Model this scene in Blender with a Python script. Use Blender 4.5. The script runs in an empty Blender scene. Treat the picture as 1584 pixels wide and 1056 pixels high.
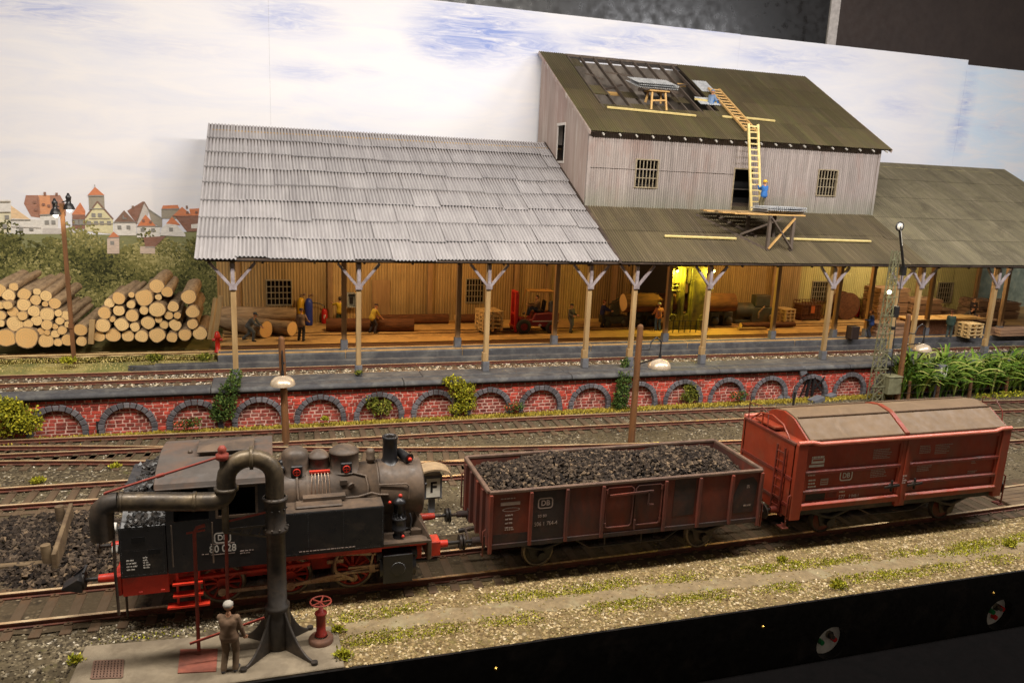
import bpy, math, random
import numpy as np
from mathutils import Vector, Matrix, Quaternion
random.seed(7); RNG = np.random.default_rng(7)
S = bpy.context.scene; COL = S.collection
# ---------------------------------------------------------------- camera, light, exposure
cam_d = bpy.data.cameras.new('camera'); cam = bpy.data.objects.new('camera', cam_d); COL.objects.link(cam)
cam_d.sensor_fit = 'HORIZONTAL'; cam_d.sensor_width = 36; cam_d.lens = 1200/1584*36
cam_d.clip_start = .1; cam_d.clip_end = 500
cam.matrix_world = Matrix([[0.95413, 0.0219, -0.29859, 0.0], [-0.29622, 0.21382, -0.93088, -20.67524], [0.04346, 0.97663, 0.2105, 11.31395], [0.0, 0.0, 0.0, 1.0]])
cam_d.dof.use_dof = True; cam_d.dof.focus_distance = 27.0; cam_d.dof.aperture_fstop = 0.95
S.camera = cam
W = bpy.data.worlds.new('World'); S.world = W; W.use_nodes = True
W.node_tree.nodes['Background'].inputs[0].default_value = (1.0, .86, .70, 1)
W.node_tree.nodes['Background'].inputs[1].default_value = .14
def area(name, loc, target, sx, sy, power, col=(1, .935, .85), spread=180):
    d = bpy.data.lights.new(name, 'AREA'); d.shape = 'RECTANGLE'; d.size = sx; d.size_y = sy
    d.energy = power; d.color = col; d.spread = math.radians(spread)
    o = bpy.data.objects.new(name, d); COL.objects.link(o); o.location = loc
    o.rotation_euler = (Vector(target)-Vector(loc)).to_track_quat('-Z', 'Y').to_euler(); return o
area('layout_strip_light', (-7, -3.5, 27), (-5, 12, 3), 18, 1.6, 9900)
area('layout_strip_light.001', (17, -3.5, 27), (18, 12, 3), 22, 1.6, 10500)
area('layout_strip_light.002', (43, -3.5, 27), (43, 12, 3), 18, 1.6, 8600, (.95, .94, .96))
S.view_settings.view_transform = 'Standard'; S.view_settings.look = 'None'
S.view_settings.exposure = .12; S.view_settings.gamma = 1
S.render.engine = 'CYCLES'; S.cycles.use_denoising = True; S.cycles.max_bounces = 6
# ---------------------------------------------------------------- helpers
def lin(*c):
    return tuple(((x/255)/12.92 if x/255 <= .04045 else ((x/255+.055)/1.055)**2.4) for x in c)
class G:
    """collects shapes into one mesh"""
    def __init__(s): s.v = []; s.f = []; s.m = []; s.s = []; s.t = []
    def add(s, vs, fs, m=0, smooth=False, t=.5):
        n = len(s.v); s.v.extend([tuple(p) for p in vs])
        for f in fs: s.f.append(tuple(i+n for i in f)); s.m.append(m); s.s.append(smooth); s.t.append(t)
        return s
    def box(s, a, b, m=0, t=.5):
        x0, x1 = sorted((a[0], b[0])); y0, y1 = sorted((a[1], b[1])); z0, z1 = sorted((a[2], b[2]))
        v = [(x0,y0,z0),(x1,y0,z0),(x1,y1,z0),(x0,y1,z0),(x0,y0,z1),(x1,y0,z1),(x1,y1,z1),(x0,y1,z1)]
        return s.add(v, [(0,3,2,1),(4,5,6,7),(0,1,5,4),(1,2,6,5),(2,3,7,6),(3,0,4,7)], m, False, t)
    def cbox(s, c, d, m=0, rz=0, rx=0, ry=0, t=.5):
        R = Matrix.Rotation(rz,3,'Z') @ Matrix.Rotation(ry,3,'Y') @ Matrix.Rotation(rx,3,'X')
        v = [Vector(c)+R @ Vector((sx*d[0]/2, sy*d[1]/2, sz*d[2]/2)) for sz in (-1,1) for sx,sy in ((-1,-1),(1,-1),(1,1),(-1,1))]
        return s.add(v, [(0,3,2,1),(4,5,6,7),(0,1,5,4),(1,2,6,5),(2,3,7,6),(3,0,4,7)], m, False, t)
    def bar(s, p, q, w, h, m=0, up=(0,0,1), t=.5):
        p, q = Vector(p), Vector(q); d = (q-p).normalized(); u = Vector(up)
        if abs(d.dot(u)) > .98: u = Vector((0,1,0))
        r = d.cross(u).normalized(); u = r.cross(d)
        v = [e+r*(a*w/2)+u*(b*h/2) for e in (p,q) for a,b in ((-1,-1),(1,-1),(1,1),(-1,1))]
        return s.add(v, [(0,3,2,1),(4,5,6,7),(0,1,5,4),(1,2,6,5),(2,3,7,6),(3,0,4,7)], m, False, t)
    def cyl(s, p, q, r0, r1=None, n=14, m=0, mc=None, smooth=True, cap=True, t=.5):
        r1 = r0 if r1 is None else r1; mc = m if mc is None else mc
        p, q = Vector(p), Vector(q); d = (q-p).normalized(); a = d.orthogonal().normalized(); b = d.cross(a)
        v = []
        for e, r in ((p,r0),(q,r1)):
            for i in range(n):
                k = 2*math.pi*i/n; v.append(e+a*(r*math.cos(k))+b*(r*math.sin(k)))
        s.add(v, [(i,(i+1)%n,n+(i+1)%n,n+i) for i in range(n)], m, smooth, t)
        if cap: s.add(v, [tuple(range(n))[::-1], tuple(range(n,2*n))], mc, False, t)
        return s
    def tube(s, pts, r, n=8, m=0, t=.5, cap=True):
        P = [Vector(p) for p in pts]; R = r if isinstance(r,(list,tuple)) else [r]*len(P)
        v = []; ref = None
        for i, p in enumerate(P):
            d = (P[min(i+1,len(P)-1)]-P[max(i-1,0)]).normalized()
            a = d.orthogonal().normalized() if ref is None else (ref-d*ref.dot(d)).normalized()
            ref = a; b = d.cross(a)
            for k in range(n):
                an = 2*math.pi*k/n; v.append(p+a*(R[i]*math.cos(an))+b*(R[i]*math.sin(an)))
        f = [(i*n+k, i*n+(k+1)%n, (i+1)*n+(k+1)%n, (i+1)*n+k) for i in range(len(P)-1) for k in range(n)]
        s.add(v, f, m, True, t)
        if cap: s.add(v, [tuple(range(n))[::-1], tuple(range((len(P)-1)*n, len(P)*n))], m, False, t)
        return s
    def lathe(s, c, prof, n=20, m=0, axis=(0,0,1), t=.5, smooth=True):
        c = Vector(c); ax = Vector(axis).normalized(); a = ax.orthogonal().normalized(); b = ax.cross(a)
        v = []
        for r, h in prof:
            for k in range(n):
                an = 2*math.pi*k/n; v.append(c+ax*h+a*(r*math.cos(an))+b*(r*math.sin(an)))
        f = [(i*n+k, i*n+(k+1)%n, (i+1)*n+(k+1)%n, (i+1)*n+k) for i in range(len(prof)-1) for k in range(n)]
        s.add(v, f, m, smooth, t)
        return s
    def prism(s, poly, d0, d1, ax='y', m=0, t=.5):
        """2-D outline in the plane across ax, from d0 to d1"""
        def P(u, w, d): return {'y':(u,d,w), 'x':(d,u,w), 'z':(u,w,d)}[ax]
        n = len(poly); v = [P(u,w,d0) for u,w in poly]+[P(u,w,d1) for u,w in poly]
        return s.add(v, [tuple(range(n)), tuple(range(n,2*n))[::-1]]+[(i,n+i,n+(i+1)%n,(i+1)%n) for i in range(n)], m, False, t)
    def ball(s, c, r, m=0, n=10, sc=(1,1,1), t=.5):
        prof = [(max(1e-4,math.sin(math.pi*i/n)), -math.cos(math.pi*i/n)) for i in range(n+1)]
        v = []; k2 = n*2-4 if n > 6 else n
        for pr, h in prof:
            for k in range(k2):
                an = 2*math.pi*k/k2; v.append((c[0]+r*sc[0]*pr*math.cos(an), c[1]+r*sc[1]*pr*math.sin(an), c[2]+r*sc[2]*h))
        return s.add(v, [(i*k2+k, i*k2+(k+1)%k2, (i+1)*k2+(k+1)%k2, (i+1)*k2+k) for i in range(n) for k in range(k2)], m, True, t)
    def quad(s, a, b, c, d, m=0, t=.5): return s.add([a,b,c,d], [(0,1,2,3)], m, False, t)
def link(name, me, mats, parent=None, org=None, bevel=0):
    for x in (mats if isinstance(mats,(list,tuple)) else [mats]): me.materials.append(x)
    o = bpy.data.objects.new(name, me); COL.objects.link(o)
    if parent is not None: o.parent = parent
    if bevel:
        b = o.modifiers.new('bevel','BEVEL'); b.width = bevel; b.segments = 1; b.limit_method = 'ANGLE'; b.angle_limit = .7
    return o
def worldpos(o):
    p = Vector((0,0,0)); 
    while o is not None: p = p+o.location; o = o.parent
    return p
def build(g, name, mats, parent=None, bevel=0, org=None, fix=True):
    """link a G as one mesh; vertices are given in world coordinates (parents are unrotated while building)"""
    off = worldpos(parent) if parent is not None else Vector(org or (0,0,0))
    me = bpy.data.meshes.new(name)
    V = np.array(g.v, float).reshape(-1,3)-np.array(off)
    me.from_pydata(V.tolist(), [], g.f)
    me.polygons.foreach_set('material_index', g.m); me.polygons.foreach_set('use_smooth', g.s)
    at = me.attributes.new('tint','FLOAT','FACE'); at.data.foreach_set('value', g.t)
    me.update()
    o = link(name, me, mats, parent, None, bevel)
    if parent is None: o.location = off
    return o
def tag(o, label=None, cat=None, group=None, kind=None):
    if label: o['label'] = label
    if cat: o['category'] = cat
    if group: o['group'] = group
    if kind: o['kind'] = kind
    return o
def empty(name, loc, label, cat, group=None):
    o = bpy.data.objects.new(name, None); COL.objects.link(o); o.location = loc; o.empty_display_size = .2
    return tag(o, label, cat, group)
def dup(root, loc=None, rz=None, label=None, group=None):
    r = root.copy(); COL.objects.link(r)
    if loc is not None: r.location = loc
    if rz is not None: r.rotation_euler = (0,0,rz)
    if label: r['label'] = label
    if group: r['group'] = group
    def kids(a, b):
        for ch in list(a.children):
            c = ch.copy(); COL.objects.link(c); c.parent = b; kids(ch, c)
    kids(root, r); return r
def mesh_np(name, V, F, mats, tint=None, parent=None, smooth=False, mi=None):
    """fast mesh from arrays, F is (n,3) or (n,4)"""
    me = bpy.data.meshes.new(name); V = np.asarray(V, np.float32); F = np.asarray(F, np.int32)
    if parent is not None: V = V-np.array(worldpos(parent), np.float32)
    n, k = F.shape
    me.vertices.add(len(V)); me.vertices.foreach_set('co', V.ravel())
    me.loops.add(n*k); me.loops.foreach_set('vertex_index', F.ravel())
    me.polygons.add(n); me.polygons.foreach_set('loop_start', np.arange(0,n*k,k,dtype=np.int32))
    me.polygons.foreach_set('use_smooth', np.full(n, smooth))
    if mi is not None: me.polygons.foreach_set('material_index', np.asarray(mi,np.int32))
    if tint is not None:
        at = me.attributes.new('tint','FLOAT','FACE'); at.data.foreach_set('value', np.asarray(tint,np.float32))
    me.update(calc_edges=True); me.validate()
    return link(name, me, mats, parent)
def stones(P, size, flat=.75):
    """irregular little stones: P (n,3), size (n,) -> V, F, per-face id"""
    n = len(P); base = np.array([(1,0,0),(-1,0,0),(0,1,0),(0,-1,0),(0,0,1),(0,0,-1)], float)
    fc = np.array([(0,2,4),(2,1,4),(1,3,4),(3,0,4),(2,0,5),(1,2,5),(3,1,5),(0,3,5)])
    V = base[None]*(1+RNG.uniform(-.35,.35,(n,6,1)))+RNG.uniform(-.25,.25,(n,6,3))
    q = RNG.normal(size=(n,4)); q /= np.linalg.norm(q,axis=1,keepdims=True); w,x,y,z = q.T
    R = np.stack([1-2*(y*y+z*z),2*(x*y-z*w),2*(x*z+y*w),2*(x*y+z*w),1-2*(x*x+z*z),2*(y*z-x*w),2*(x*z-y*w),2*(y*z+x*w),1-2*(x*x+y*y)],1).reshape(n,3,3)
    V = np.einsum('nij,nkj->nki', R, V)*size[:,None,None]; V[:,:,2] *= flat; V += P[:,None]
    return V.reshape(-1,3), (fc[None]+6*np.arange(n)[:,None,None]).reshape(-1,3), np.repeat(RNG.random(n),8)
def leaves(P, size, up=.3, asp=.55):
    """leaf quads with random directions around points"""
    n = len(P); d = RNG.normal(size=(n,3)); d[:,2] += up; d /= np.linalg.norm(d,axis=1,keepdims=True)
    e = np.cross(d, RNG.normal(size=(n,3))); e /= np.linalg.norm(e,axis=1,keepdims=True)
    s = np.asarray(size)[:,None]*np.ones((n,1))
    V = np.stack([P, P+d*s*.5+e*s*asp*.5, P+d*s, P+d*s*.5-e*s*asp*.5], 1)
    return V.reshape(-1,3), np.arange(4*n).reshape(n,4)
# ---------------------------------------------------------------- materials
class NT:
    def __init__(s, name):
        s.mat = bpy.data.materials.new(name); s.mat.use_nodes = True; s.t = s.mat.node_tree
        s.b = s.t.nodes['Principled BSDF']
    def n(s, typ, ins=None, **kw):
        x = s.t.nodes.new(typ)
        for k, v in kw.items(): setattr(x, k, v)
        for k, v in (ins or {}).items(): s.set(x.inputs[k], v)
        return x
    def set(s, sock, v):
        if isinstance(v, bpy.types.NodeSocket): s.t.links.new(v, sock)
        elif isinstance(v, tuple) and len(v) == 3 and sock.type == 'RGBA': sock.default_value = (*v, 1)
        else: sock.default_value = v
    def mix(s, f, a, b, mode='MIX'):
        x = s.n('ShaderNodeMix', data_type='RGBA', blend_type=mode)
        s.set(x.inputs[0], f); s.set(x.inputs[6], a); s.set(x.inputs[7], b); return x.outputs[2]
    def math(s, op, a, b=0.0, c=None, clamp=False):
        x = s.n('ShaderNodeMath', operation=op, use_clamp=clamp); s.set(x.inputs[0], a); s.set(x.inputs[1], b)
        if c is not None: s.set(x.inputs[2], c)
        return x.outputs[0]
    def co(s, scale=(1,1,1), rot=(0,0,0), out='Object'):
        c = s.n('ShaderNodeTexCoord').outputs[out]
        if scale == (1,1,1) and rot == (0,0,0): return c
        return s.n('ShaderNodeMapping', {'Vector':c,'Scale':scale,'Rotation':rot}).outputs[0]
    def noise(s, scale, detail=4, rough=.55, vec=None, dist=0.0):
        x = s.n('ShaderNodeTexNoise', {'Scale':scale,'Detail':detail,'Roughness':rough,'Distortion':dist})
        s.set(x.inputs['Vector'], vec if vec is not None else s.co()); return x.outputs[0]
    def ramp(s, f, stops, interp='LINEAR'):
        x = s.n('ShaderNodeValToRGB', {'Fac':f}); e = x.color_ramp.elements; x.color_ramp.interpolation = interp
        while len(e) > 1: e.remove(e[-1])
        e[0].position = stops[0][0]; e[0].color = (*stops[0][1],1) if isinstance(stops[0][1],tuple) else (stops[0][1],)*3+(1,)
        for p, c in stops[1:]:
            k = e.new(p); k.color = (*c,1) if isinstance(c,tuple) else (c,c,c,1)
        return x.outputs[0]
    def rng(s, v, a, b, c=0.0, d=1.0):
        return s.n('ShaderNodeMapRange', {'Value':v,'From Min':a,'From Max':b,'To Min':c,'To Max':d}).outputs[0]
    def attr(s, name='tint'): return s.n('ShaderNodeAttribute', attribute_name=name).outputs['Fac']
    def done(s, col, rough=.6, metal=0.0, bump=None, bstr=.4, bdist=.02, spec=.4):
        s.set(s.b.inputs['Base Color'], col); s.set(s.b.inputs['Roughness'], rough); s.set(s.b.inputs['Metallic'], metal)
        s.b.inputs['Specular IOR Level'].default_value = spec
        if bump is not None:
            k = s.n('ShaderNodeBump', {'Height':bump,'Strength':bstr,'Distance':bdist}); s.set(s.b.inputs['Normal'], k.outputs[0])
        return s.mat
def mat(name, c, c2=None, scale=4, rough=.6, metal=0.0, dirt=None, damt=.4, dscale=1.2, stretch=(1,1,1), tint=0.0, bump=.0, bscale=20, spec=.4, rot=(0,0,0)):
    """worn procedural surface: two tones by noise, patches of dirt, per-face tint"""
    k = NT(name); v = k.co(stretch, rot)
    c2 = c2 or tuple(x*.72 for x in c)
    col = k.mix(k.rng(k.noise(scale,5,.6,v),.35,.65), c, c2)
    if dirt: col = k.mix(k.rng(k.noise(dscale,6,.65,v,.4), .62-damt*.4, .74-damt*.2, 0, .85), col, dirt)
    col = k.mix(k.rng(k.noise(scale*9,3,.6,v),.3,.7,0,.28), col, tuple(x*.6 for x in c))
    if tint: col = k.mix(1.0, col, k.n('ShaderNodeCombineColor', {0:k.rng(k.attr(),0,1,1-tint,1+tint),1:k.rng(k.attr(),0,1,1-tint,1+tint),2:k.rng(k.attr(),0,1,1-tint,1+tint)}).outputs[0], 'MULTIPLY')
    r = k.rng(k.noise(scale*3,3,.5,v),.3,.7,max(.05,rough-.12),min(1,rough+.12))
    return k.done(col, r, metal, k.noise(bscale,4,.6,v) if bump else None, bump, .02, spec)
def flat(name, c, rough=.5, metal=0.0, emit=0.0):
    k = NT(name); col = k.mix(k.rng(k.noise(30,2),.3,.7,0,.25), c, tuple(x*.75 for x in c))
    m = k.done(col, rough, metal)
    if emit: k.set(k.b.inputs['Emission Color'], c); k.b.inputs['Emission Strength'].default_value = emit
    return m
def text(body, size, name, m, parent, M, align='CENTER', ext=.002, bold=0.0):
    """lettering as a thin mesh; M places the xy plane of the text in the world"""
    cu = bpy.data.curves.new(name,'FONT'); cu.body = body; cu.size = size; cu.align_x = align; cu.align_y = 'CENTER'; cu.extrude = ext; cu.offset = bold
    cu.resolution_u = 3
    t = bpy.data.objects.new('tmp', cu); COL.objects.link(t); dg = bpy.context.evaluated_depsgraph_get()
    me = bpy.data.meshes.new_from_object(t.evaluated_get(dg)); bpy.data.objects.remove(t); bpy.data.curves.remove(cu)
    me.name = name; me.materials.clear()
    me.transform(Matrix.Translation(-worldpos(parent)) @ M); return link(name, me, m, parent)
def face_front(x, y, z, sc=1.0):
    """text frame on a surface that looks towards -y"""
    return Matrix.Translation((x,y,z)) @ Matrix.Rotation(math.pi/2,4,'X') @ Matrix.Scale(sc,4,(1,0,0))
def ordinal(i):
    return ['first','second','third','fourth','fifth','sixth','seventh','eighth','ninth','tenth','eleventh','twelfth','thirteenth','fourteenth','fifteenth','sixteenth','seventeenth','eighteenth','nineteenth','twentieth'][i]

# ---------------------------------------------------------------- ground materials
def gravel(name, cell, stops, mossc=None, mossamt=.5, fine=None, fineamt=.5, grime_shade=None, bump=.9):
    """loose stones: random tone per Voronoi cell, moss and dirt in patches"""
    k = NT(name); v = k.co()
    vo = k.n('ShaderNodeTexVoronoi', {'Vector':v,'Scale':cell}); r = k.n('ShaderNodeSeparateColor', {0:vo.outputs['Color']}).outputs[0]
    col = k.ramp(r, stops, 'CONSTANT')
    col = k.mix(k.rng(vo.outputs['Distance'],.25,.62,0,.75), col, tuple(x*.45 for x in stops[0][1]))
    if fine: col = k.mix(k.rng(k.noise(.55,6,.65,v,.5),.50-.2*fineamt,.62-.2*fineamt,0,.85), col, k.mix(k.noise(14,4,.7,v), fine, tuple(x*.55 for x in fine)))
    if grime_shade: col = k.mix(k.rng(k.noise(.35,5,.6,v,1.0),.42,.62,0,.75), col, grime_shade)
    if mossc: col = k.mix(k.rng(k.noise(.9,7,.68,v,.8),.64-.12*mossamt,.74-.12*mossamt,0,.8), col, k.mix(k.noise(25,3,.6,v), mossc, tuple(x*.5 for x in mossc)))
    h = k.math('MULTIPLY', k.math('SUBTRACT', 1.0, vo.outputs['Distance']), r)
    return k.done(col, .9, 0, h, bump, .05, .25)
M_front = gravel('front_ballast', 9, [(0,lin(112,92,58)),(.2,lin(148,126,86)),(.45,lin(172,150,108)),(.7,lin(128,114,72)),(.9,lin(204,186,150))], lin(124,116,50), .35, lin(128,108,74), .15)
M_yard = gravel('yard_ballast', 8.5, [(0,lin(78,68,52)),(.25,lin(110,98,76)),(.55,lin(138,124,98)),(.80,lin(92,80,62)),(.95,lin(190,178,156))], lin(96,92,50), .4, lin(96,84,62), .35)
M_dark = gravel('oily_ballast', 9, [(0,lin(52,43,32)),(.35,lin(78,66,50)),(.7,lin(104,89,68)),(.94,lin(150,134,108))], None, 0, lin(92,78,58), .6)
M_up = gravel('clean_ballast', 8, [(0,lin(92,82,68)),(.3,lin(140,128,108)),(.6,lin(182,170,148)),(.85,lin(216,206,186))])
def sheet(name, pts, m, kind='structure', nx=1):
    g = G(); g.add(pts, [tuple(range(len(pts)))]); o = build(g, name, m); return tag(o, kind=kind)
sheet('ground', [(-60,-4.2,-.215),(90,-4.2,-.215),(90,14.3,-.215),(-60,14.3,-.215)], M_yard)
# strips of different ballast lie on the yard as thin ragged sheets
def ragged(name, top, bot, z, m, n=90, amp=.12, x0=-14, x1=50):
    """a ground strip whose two long edges wander; top / bot give y at x"""
    V, F = [], []
    for i in range(n+1):
        x = x0+(x1-x0)*i/n
        V += [(x, bot(x)+random.uniform(-amp,amp), z), (x, top(x)+random.uniform(-amp,amp), z)]
        if i: F.append((2*i-2, 2*i, 2*i+1, 2*i-1))
    g = G(); g.add(V, F); return tag(build(g, name, m), kind='structure')
ragged('oily_track_bed', lambda x: 2.0, lambda x: -1.02, -.172, M_dark, amp=.08)
ragged('front_ballast', lambda x: -.93 if x > 2 else -1.12, lambda x: -4.18, -.199, M_front, amp=.07, x0=.2, x1=55)
def pathy(x): return -2.72+.10*math.sin(x*.25)-.012*(x-10)
M_path = mat('path_earth', lin(142,122,90), lin(112,96,70), 5, .95, bump=.5, bscale=45, dirt=lin(150,140,108), damt=.3)
ragged('footpath', lambda x: pathy(x)+.33, lambda x: pathy(x)-.33, -.191, M_path, n=200, amp=.11, x0=1.7, x1=40)
# upper level
M_grass = mat('sandy_grass', lin(206,184,124), lin(164,150,84), 1.1, .95, dirt=lin(88,100,50), damt=.75, dscale=.5, bump=.6, bscale=40)
M_floor = mat('sawdust_floor', lin(205,165,105), lin(176,138,84), .8, .85, dirt=lin(120,92,58), damt=.35, dscale=.7, bump=.25, bscale=30)
M_kerb = mat('dark_grey_kerb', lin(78,77,78), lin(62,61,64), 3, .75, dirt=lin(104,102,98), damt=.35, bump=.35, bscale=60)
sheet('upper_ballast', [(-60,14.4,1.40),(90,14.4,1.40),(90,18.2,1.40),(-60,18.2,1.40)], M_up)
sheet('grassy_ground', [(-60,17.95,1.42),(-2.45,17.95,1.42),(-2.45,18.8,1.9),(-2.45,28.6,2.1),(-60,28.6,2.1),(-60,18.8,1.75)], M_grass)
ragged('sandy_path', lambda x: 20.35, lambda x: 19.55, 1.955, mat('pale_sand', lin(222,198,146), lin(196,168,116), 2, .95, bump=.4, bscale=40), n=40, amp=.15, x0=-16, x1=-2.5)
g = G(); g.box((-2.4,18.4,1.2),(90,28.6,2.2)); tag(build(g,'shed_floor',M_floor), kind='structure')
g = G()
x = -2.4
while x < 60:
    w = random.choice([6.1,7.4,8.2]); g.prism([(18.36,1.1),(18.36,2.06),(18.44,2.21),(18.96,2.215),(18.98,1.1)], x, x+w-.02, 'x', t=random.random()); x += w
tag(build(g,'platform_edge',M_kerb,bevel=.03), kind='structure')
g = G(); g.box((-5.2,17.98,1.2),(60,18.44,1.80)); g.prism([(-5.2,17.98),(-5.2,18.44),(-6.4,18.44)],1.2,1.74,'z'); tag(build(g,'platform_step',M_kerb,bevel=.02), kind='structure')
g = G(); x = -2.45
while x < 60:
    w = random.choice([7.2,9.4]); g.box((x,14.62,1.2),(x+w-.02,15.72,1.74)); x += w
tag(build(g,'walkway',M_kerb,bevel=.02), kind='structure')
# ---------------------------------------------------------------- brick retaining wall with blind arches
wall = empty('brick_retaining_wall', (18,14.2,-.3), 'long red brick retaining wall with blind stone arches and grey coping', 'wall')
M_brick = mat('painted_brick', lin(180,68,50), lin(150,54,42), 7, .8, tint=.5, dirt=lin(104,48,40), damt=.4, bump=.4, bscale=40)
M_brick2 = mat('recess_brick', lin(168,70,56), lin(134,56,46), 7, .85, tint=.5, dirt=lin(96,60,52), damt=.45, bump=.4, bscale=40)  # slightly darker, duller brick for the arch recesses
M_mort = mat('mortar', lin(216,180,164), lin(180,136,122), 6, .9)
M_arch = mat('arch_stone', lin(104,100,102), lin(84,80,84), 5, .8, tint=.3, dirt=lin(70,66,68), bump=.4, bscale=40)
ACX = [(-8.49,14.20,0.38)[0]+2.665*i for i in range(17)]
AR, AI, AZ = 1.16, .92, .02
def inarch(x, z, r):
    return any((x-c)**2+max(0,z-AZ)**2 < r*r for c in ACX)
XW0, XW1 = -14.5, (35.22,14.20,0.10)[0]+14
g = G(); gm = G(); grec = G(); grm = G()
rh, bw = .165, .36
def brick(g, x0, x1, z0, z1, y, dep):
    j = lambda: random.uniform(-.011,.011)
    yy = y+random.uniform(-.012,.012); e = .012
    f = [(x0+j(),z0+j()),(x1+j(),z0+j()),(x1+j(),z1+j()),(x0+j(),z1+j())]
    cx, cz = (x0+x1)/2, (z0+z1)/2
    v = [(a+(e if a<cx else -e), yy, b+(e if b<cz else -e)) for a,b in f]+[(a, yy+dep, b) for a,b in f]
    g.add(v, [(0,1,2,3),(4,5,1,0),(5,6,2,1),(6,7,3,2),(7,4,0,3)], 0, False, random.random())
row = 0; z = -.28
while z < 1.42:
    x = XW0-(bw/2 if row%2 else 0)-random.random()*.1
    while x < XW1:
        w = bw*random.uniform(.72,1.2)
        cx, cz = x+w/2, z+rh/2
        seg = [(x, x+w-.026)]
        for c in ACX:       # cut the brick back to the ring of stones
            d2 = (AR-.10)**2-max(0,cz-AZ)**2
            if d2 <= 0: continue
            h_ = math.sqrt(d2); seg = [q for a,b in seg for q in ((a,min(b,c-h_)),(max(a,c+h_),b)) if q[1]-q[0] > .05]
        for a,b in seg: brick(g, a, b, z, z+rh-.024, 14.2, .06)
        if inarch(cx,cz,AI+.2):
            brick(grec, x, x+w-.032, z, z+rh-.028, 14.36, .05)
        x += w
    z += rh; row += 1
build(g, 'brickwork', M_brick, wall)
# mortar face cut out at the arches: fan strips around each opening
def mortar_face():
    V, F = [], []
    def q(*p):
        n = len(V); V.extend(p); F.append(tuple(range(n,n+len(p))))
    prev = XW0; y = 14.225; zt, zb = 1.5, -.3
    for c in ACX:
        if c-AR > XW1: break
        q((prev,y,zb),(c-AR,y,zb),(c-AR,y,zt),(prev,y,zt)); prev = c+AR; N = 16
        for i in range(N):
            a0, a1 = math.pi-math.pi*i/N, math.pi-math.pi*(i+1)/N
            xa, xb = c+AR*math.cos(a0), c+AR*math.cos(a1)
            q((xa,y,AZ+AR*math.sin(a0)),(xb,y,AZ+AR*math.sin(a1)),(xb,y,zt),(xa,y,zt))
    q((prev,y,zb),(XW1,y,zb),(XW1,y,zt),(prev,y,zt)); return V, F
gm.add(*mortar_face()); build(gm, 'mortar_face', M_mort, wall)
build(grec, 'recessed_brickwork', M_brick2, wall)
g = G(); g.box((XW0,14.375,-.3),(XW1,14.6,1.5)); build(g, 'backing', M_mort, wall)
for c in ACX:
    if c > XW1: break
    g = G(); N = 13
    for i in range(N):
        a0, a1 = math.pi*i/N+.012, math.pi*(i+1)/N-.012
        ro = AR+random.uniform(-.02,.03); y0 = 14.13+random.uniform(-.015,.015)
        p = [(c+r*math.cos(a), AZ+r*math.sin(a)) for r,a in ((AI,a0),(ro,a0),(ro,a1),(AI,a1))]
        g.prism(p, y0, 14.46, 'y', t=random.random())
    for sx in (-1,1): g.box((c+sx*AI,14.14,-.3),(c+sx*AR,14.46,AZ-.01), t=random.random())
    build(g, 'stone_arch', M_arch, wall, bevel=.02)
g = G(); x = -14.5; cuts = []
while x < XW1+3:
    w = 12.05 if x == -14.5 else 8.4
    g.prism([(13.97,1.46),(13.93,1.52),(13.95,1.60),(14.04,1.69),(14.62,1.705),(14.62,1.46)], x, min(x+w-.03,XW1+8), 'x', t=random.random()); x += w
build(g, 'coping', M_kerb, wall, bevel=.02)
g = G(); g.box((XW0,14.06,1.38),(XW1,14.24,1.458)); build(g, 'coping_shade', flat('painted_shade', lin(34,32,34), .8), wall)  # dark strip painted as the shade under the coping
# ---------------------------------------------------------------- front fascia with controls
M_black = mat('black_painted_board', lin(20,17,16), lin(15,13,12), 2, .45, dirt=lin(44,38,34), damt=.25, spec=.3)
fas = empty('fascia_board', (13,-4.3,-2), 'black painted board along the front edge of the layout', 'fascia board')
holes = [(15.45,-1.62,.52),(21.85,-1.60,.52)]
def fascia_front():
    V, F = [], []; y = -4.26; zb, zt = -2.6, -.17
    def q(*p):
        n = len(V); V.extend(p); F.append(tuple(range(n,n+len(p))))
    prev = -20.0
    for cx, cz, r in holes:
        q((prev,y,zb),(cx-r,y,zb),(cx-r,y,zt),(prev,y,zt)); prev = cx+r; N = 20
        for i in range(N):
            a0, a1 = math.pi-math.pi*i/N, math.pi-math.pi*(i+1)/N
            x0, x1, h0, h1 = cx+r*math.cos(a0), cx+r*math.cos(a1), r*math.sin(a0), r*math.sin(a1)
            q((x0,y,cz+h0),(x1,y,cz+h1),(x1,y,zt),(x0,y,zt)); q((x0,y,zb),(x1,y,zb),(x1,y,cz-h1),(x0,y,cz-h0))
            q((x0,y,cz+h0),(x0,y+.4,cz+h0),(x1,y+.4,cz+h1),(x1,y,cz+h1)); q((x0,y,cz-h0),(x1,y,cz-h1),(x1,y+.4,cz-h1),(x0,y+.4,cz-h0))
    q((prev,y,zb),(60,y,zb),(60,y,zt),(prev,y,zt)); q((-20,y,zt),(60,y,zt),(60,-4.19,zt),(-20,-4.19,zt)); q((-20,-4.19,zt),(60,-4.19,zt),(60,-4.19,-.6),(-20,-4.19,-.6))
    return V, F
g = G(); g.add(*fascia_front()); build(g, 'board', M_black, fas)
M_brass = mat('brass', lin(200,160,80), rough=.3, metal=1)
for x, z in [((5.22,-4.26,-0.75)[0],-.76),(13.0,-.74),(21.4,-.8)]: g = G(); g.cyl((x,-4.262,z),(x,-4.30,z),.06,.04,10); build(g, 'brass_screw', M_brass, fas)
g = G(); g.box((-20,-9,-2.6),(60,-4.262,-2.13)); tag(build(g,'front_ledge',mat('black_ledge', lin(14,12,12), lin(11,10,10), 2, .95, spec=.03), bevel=.03), kind='structure')
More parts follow.
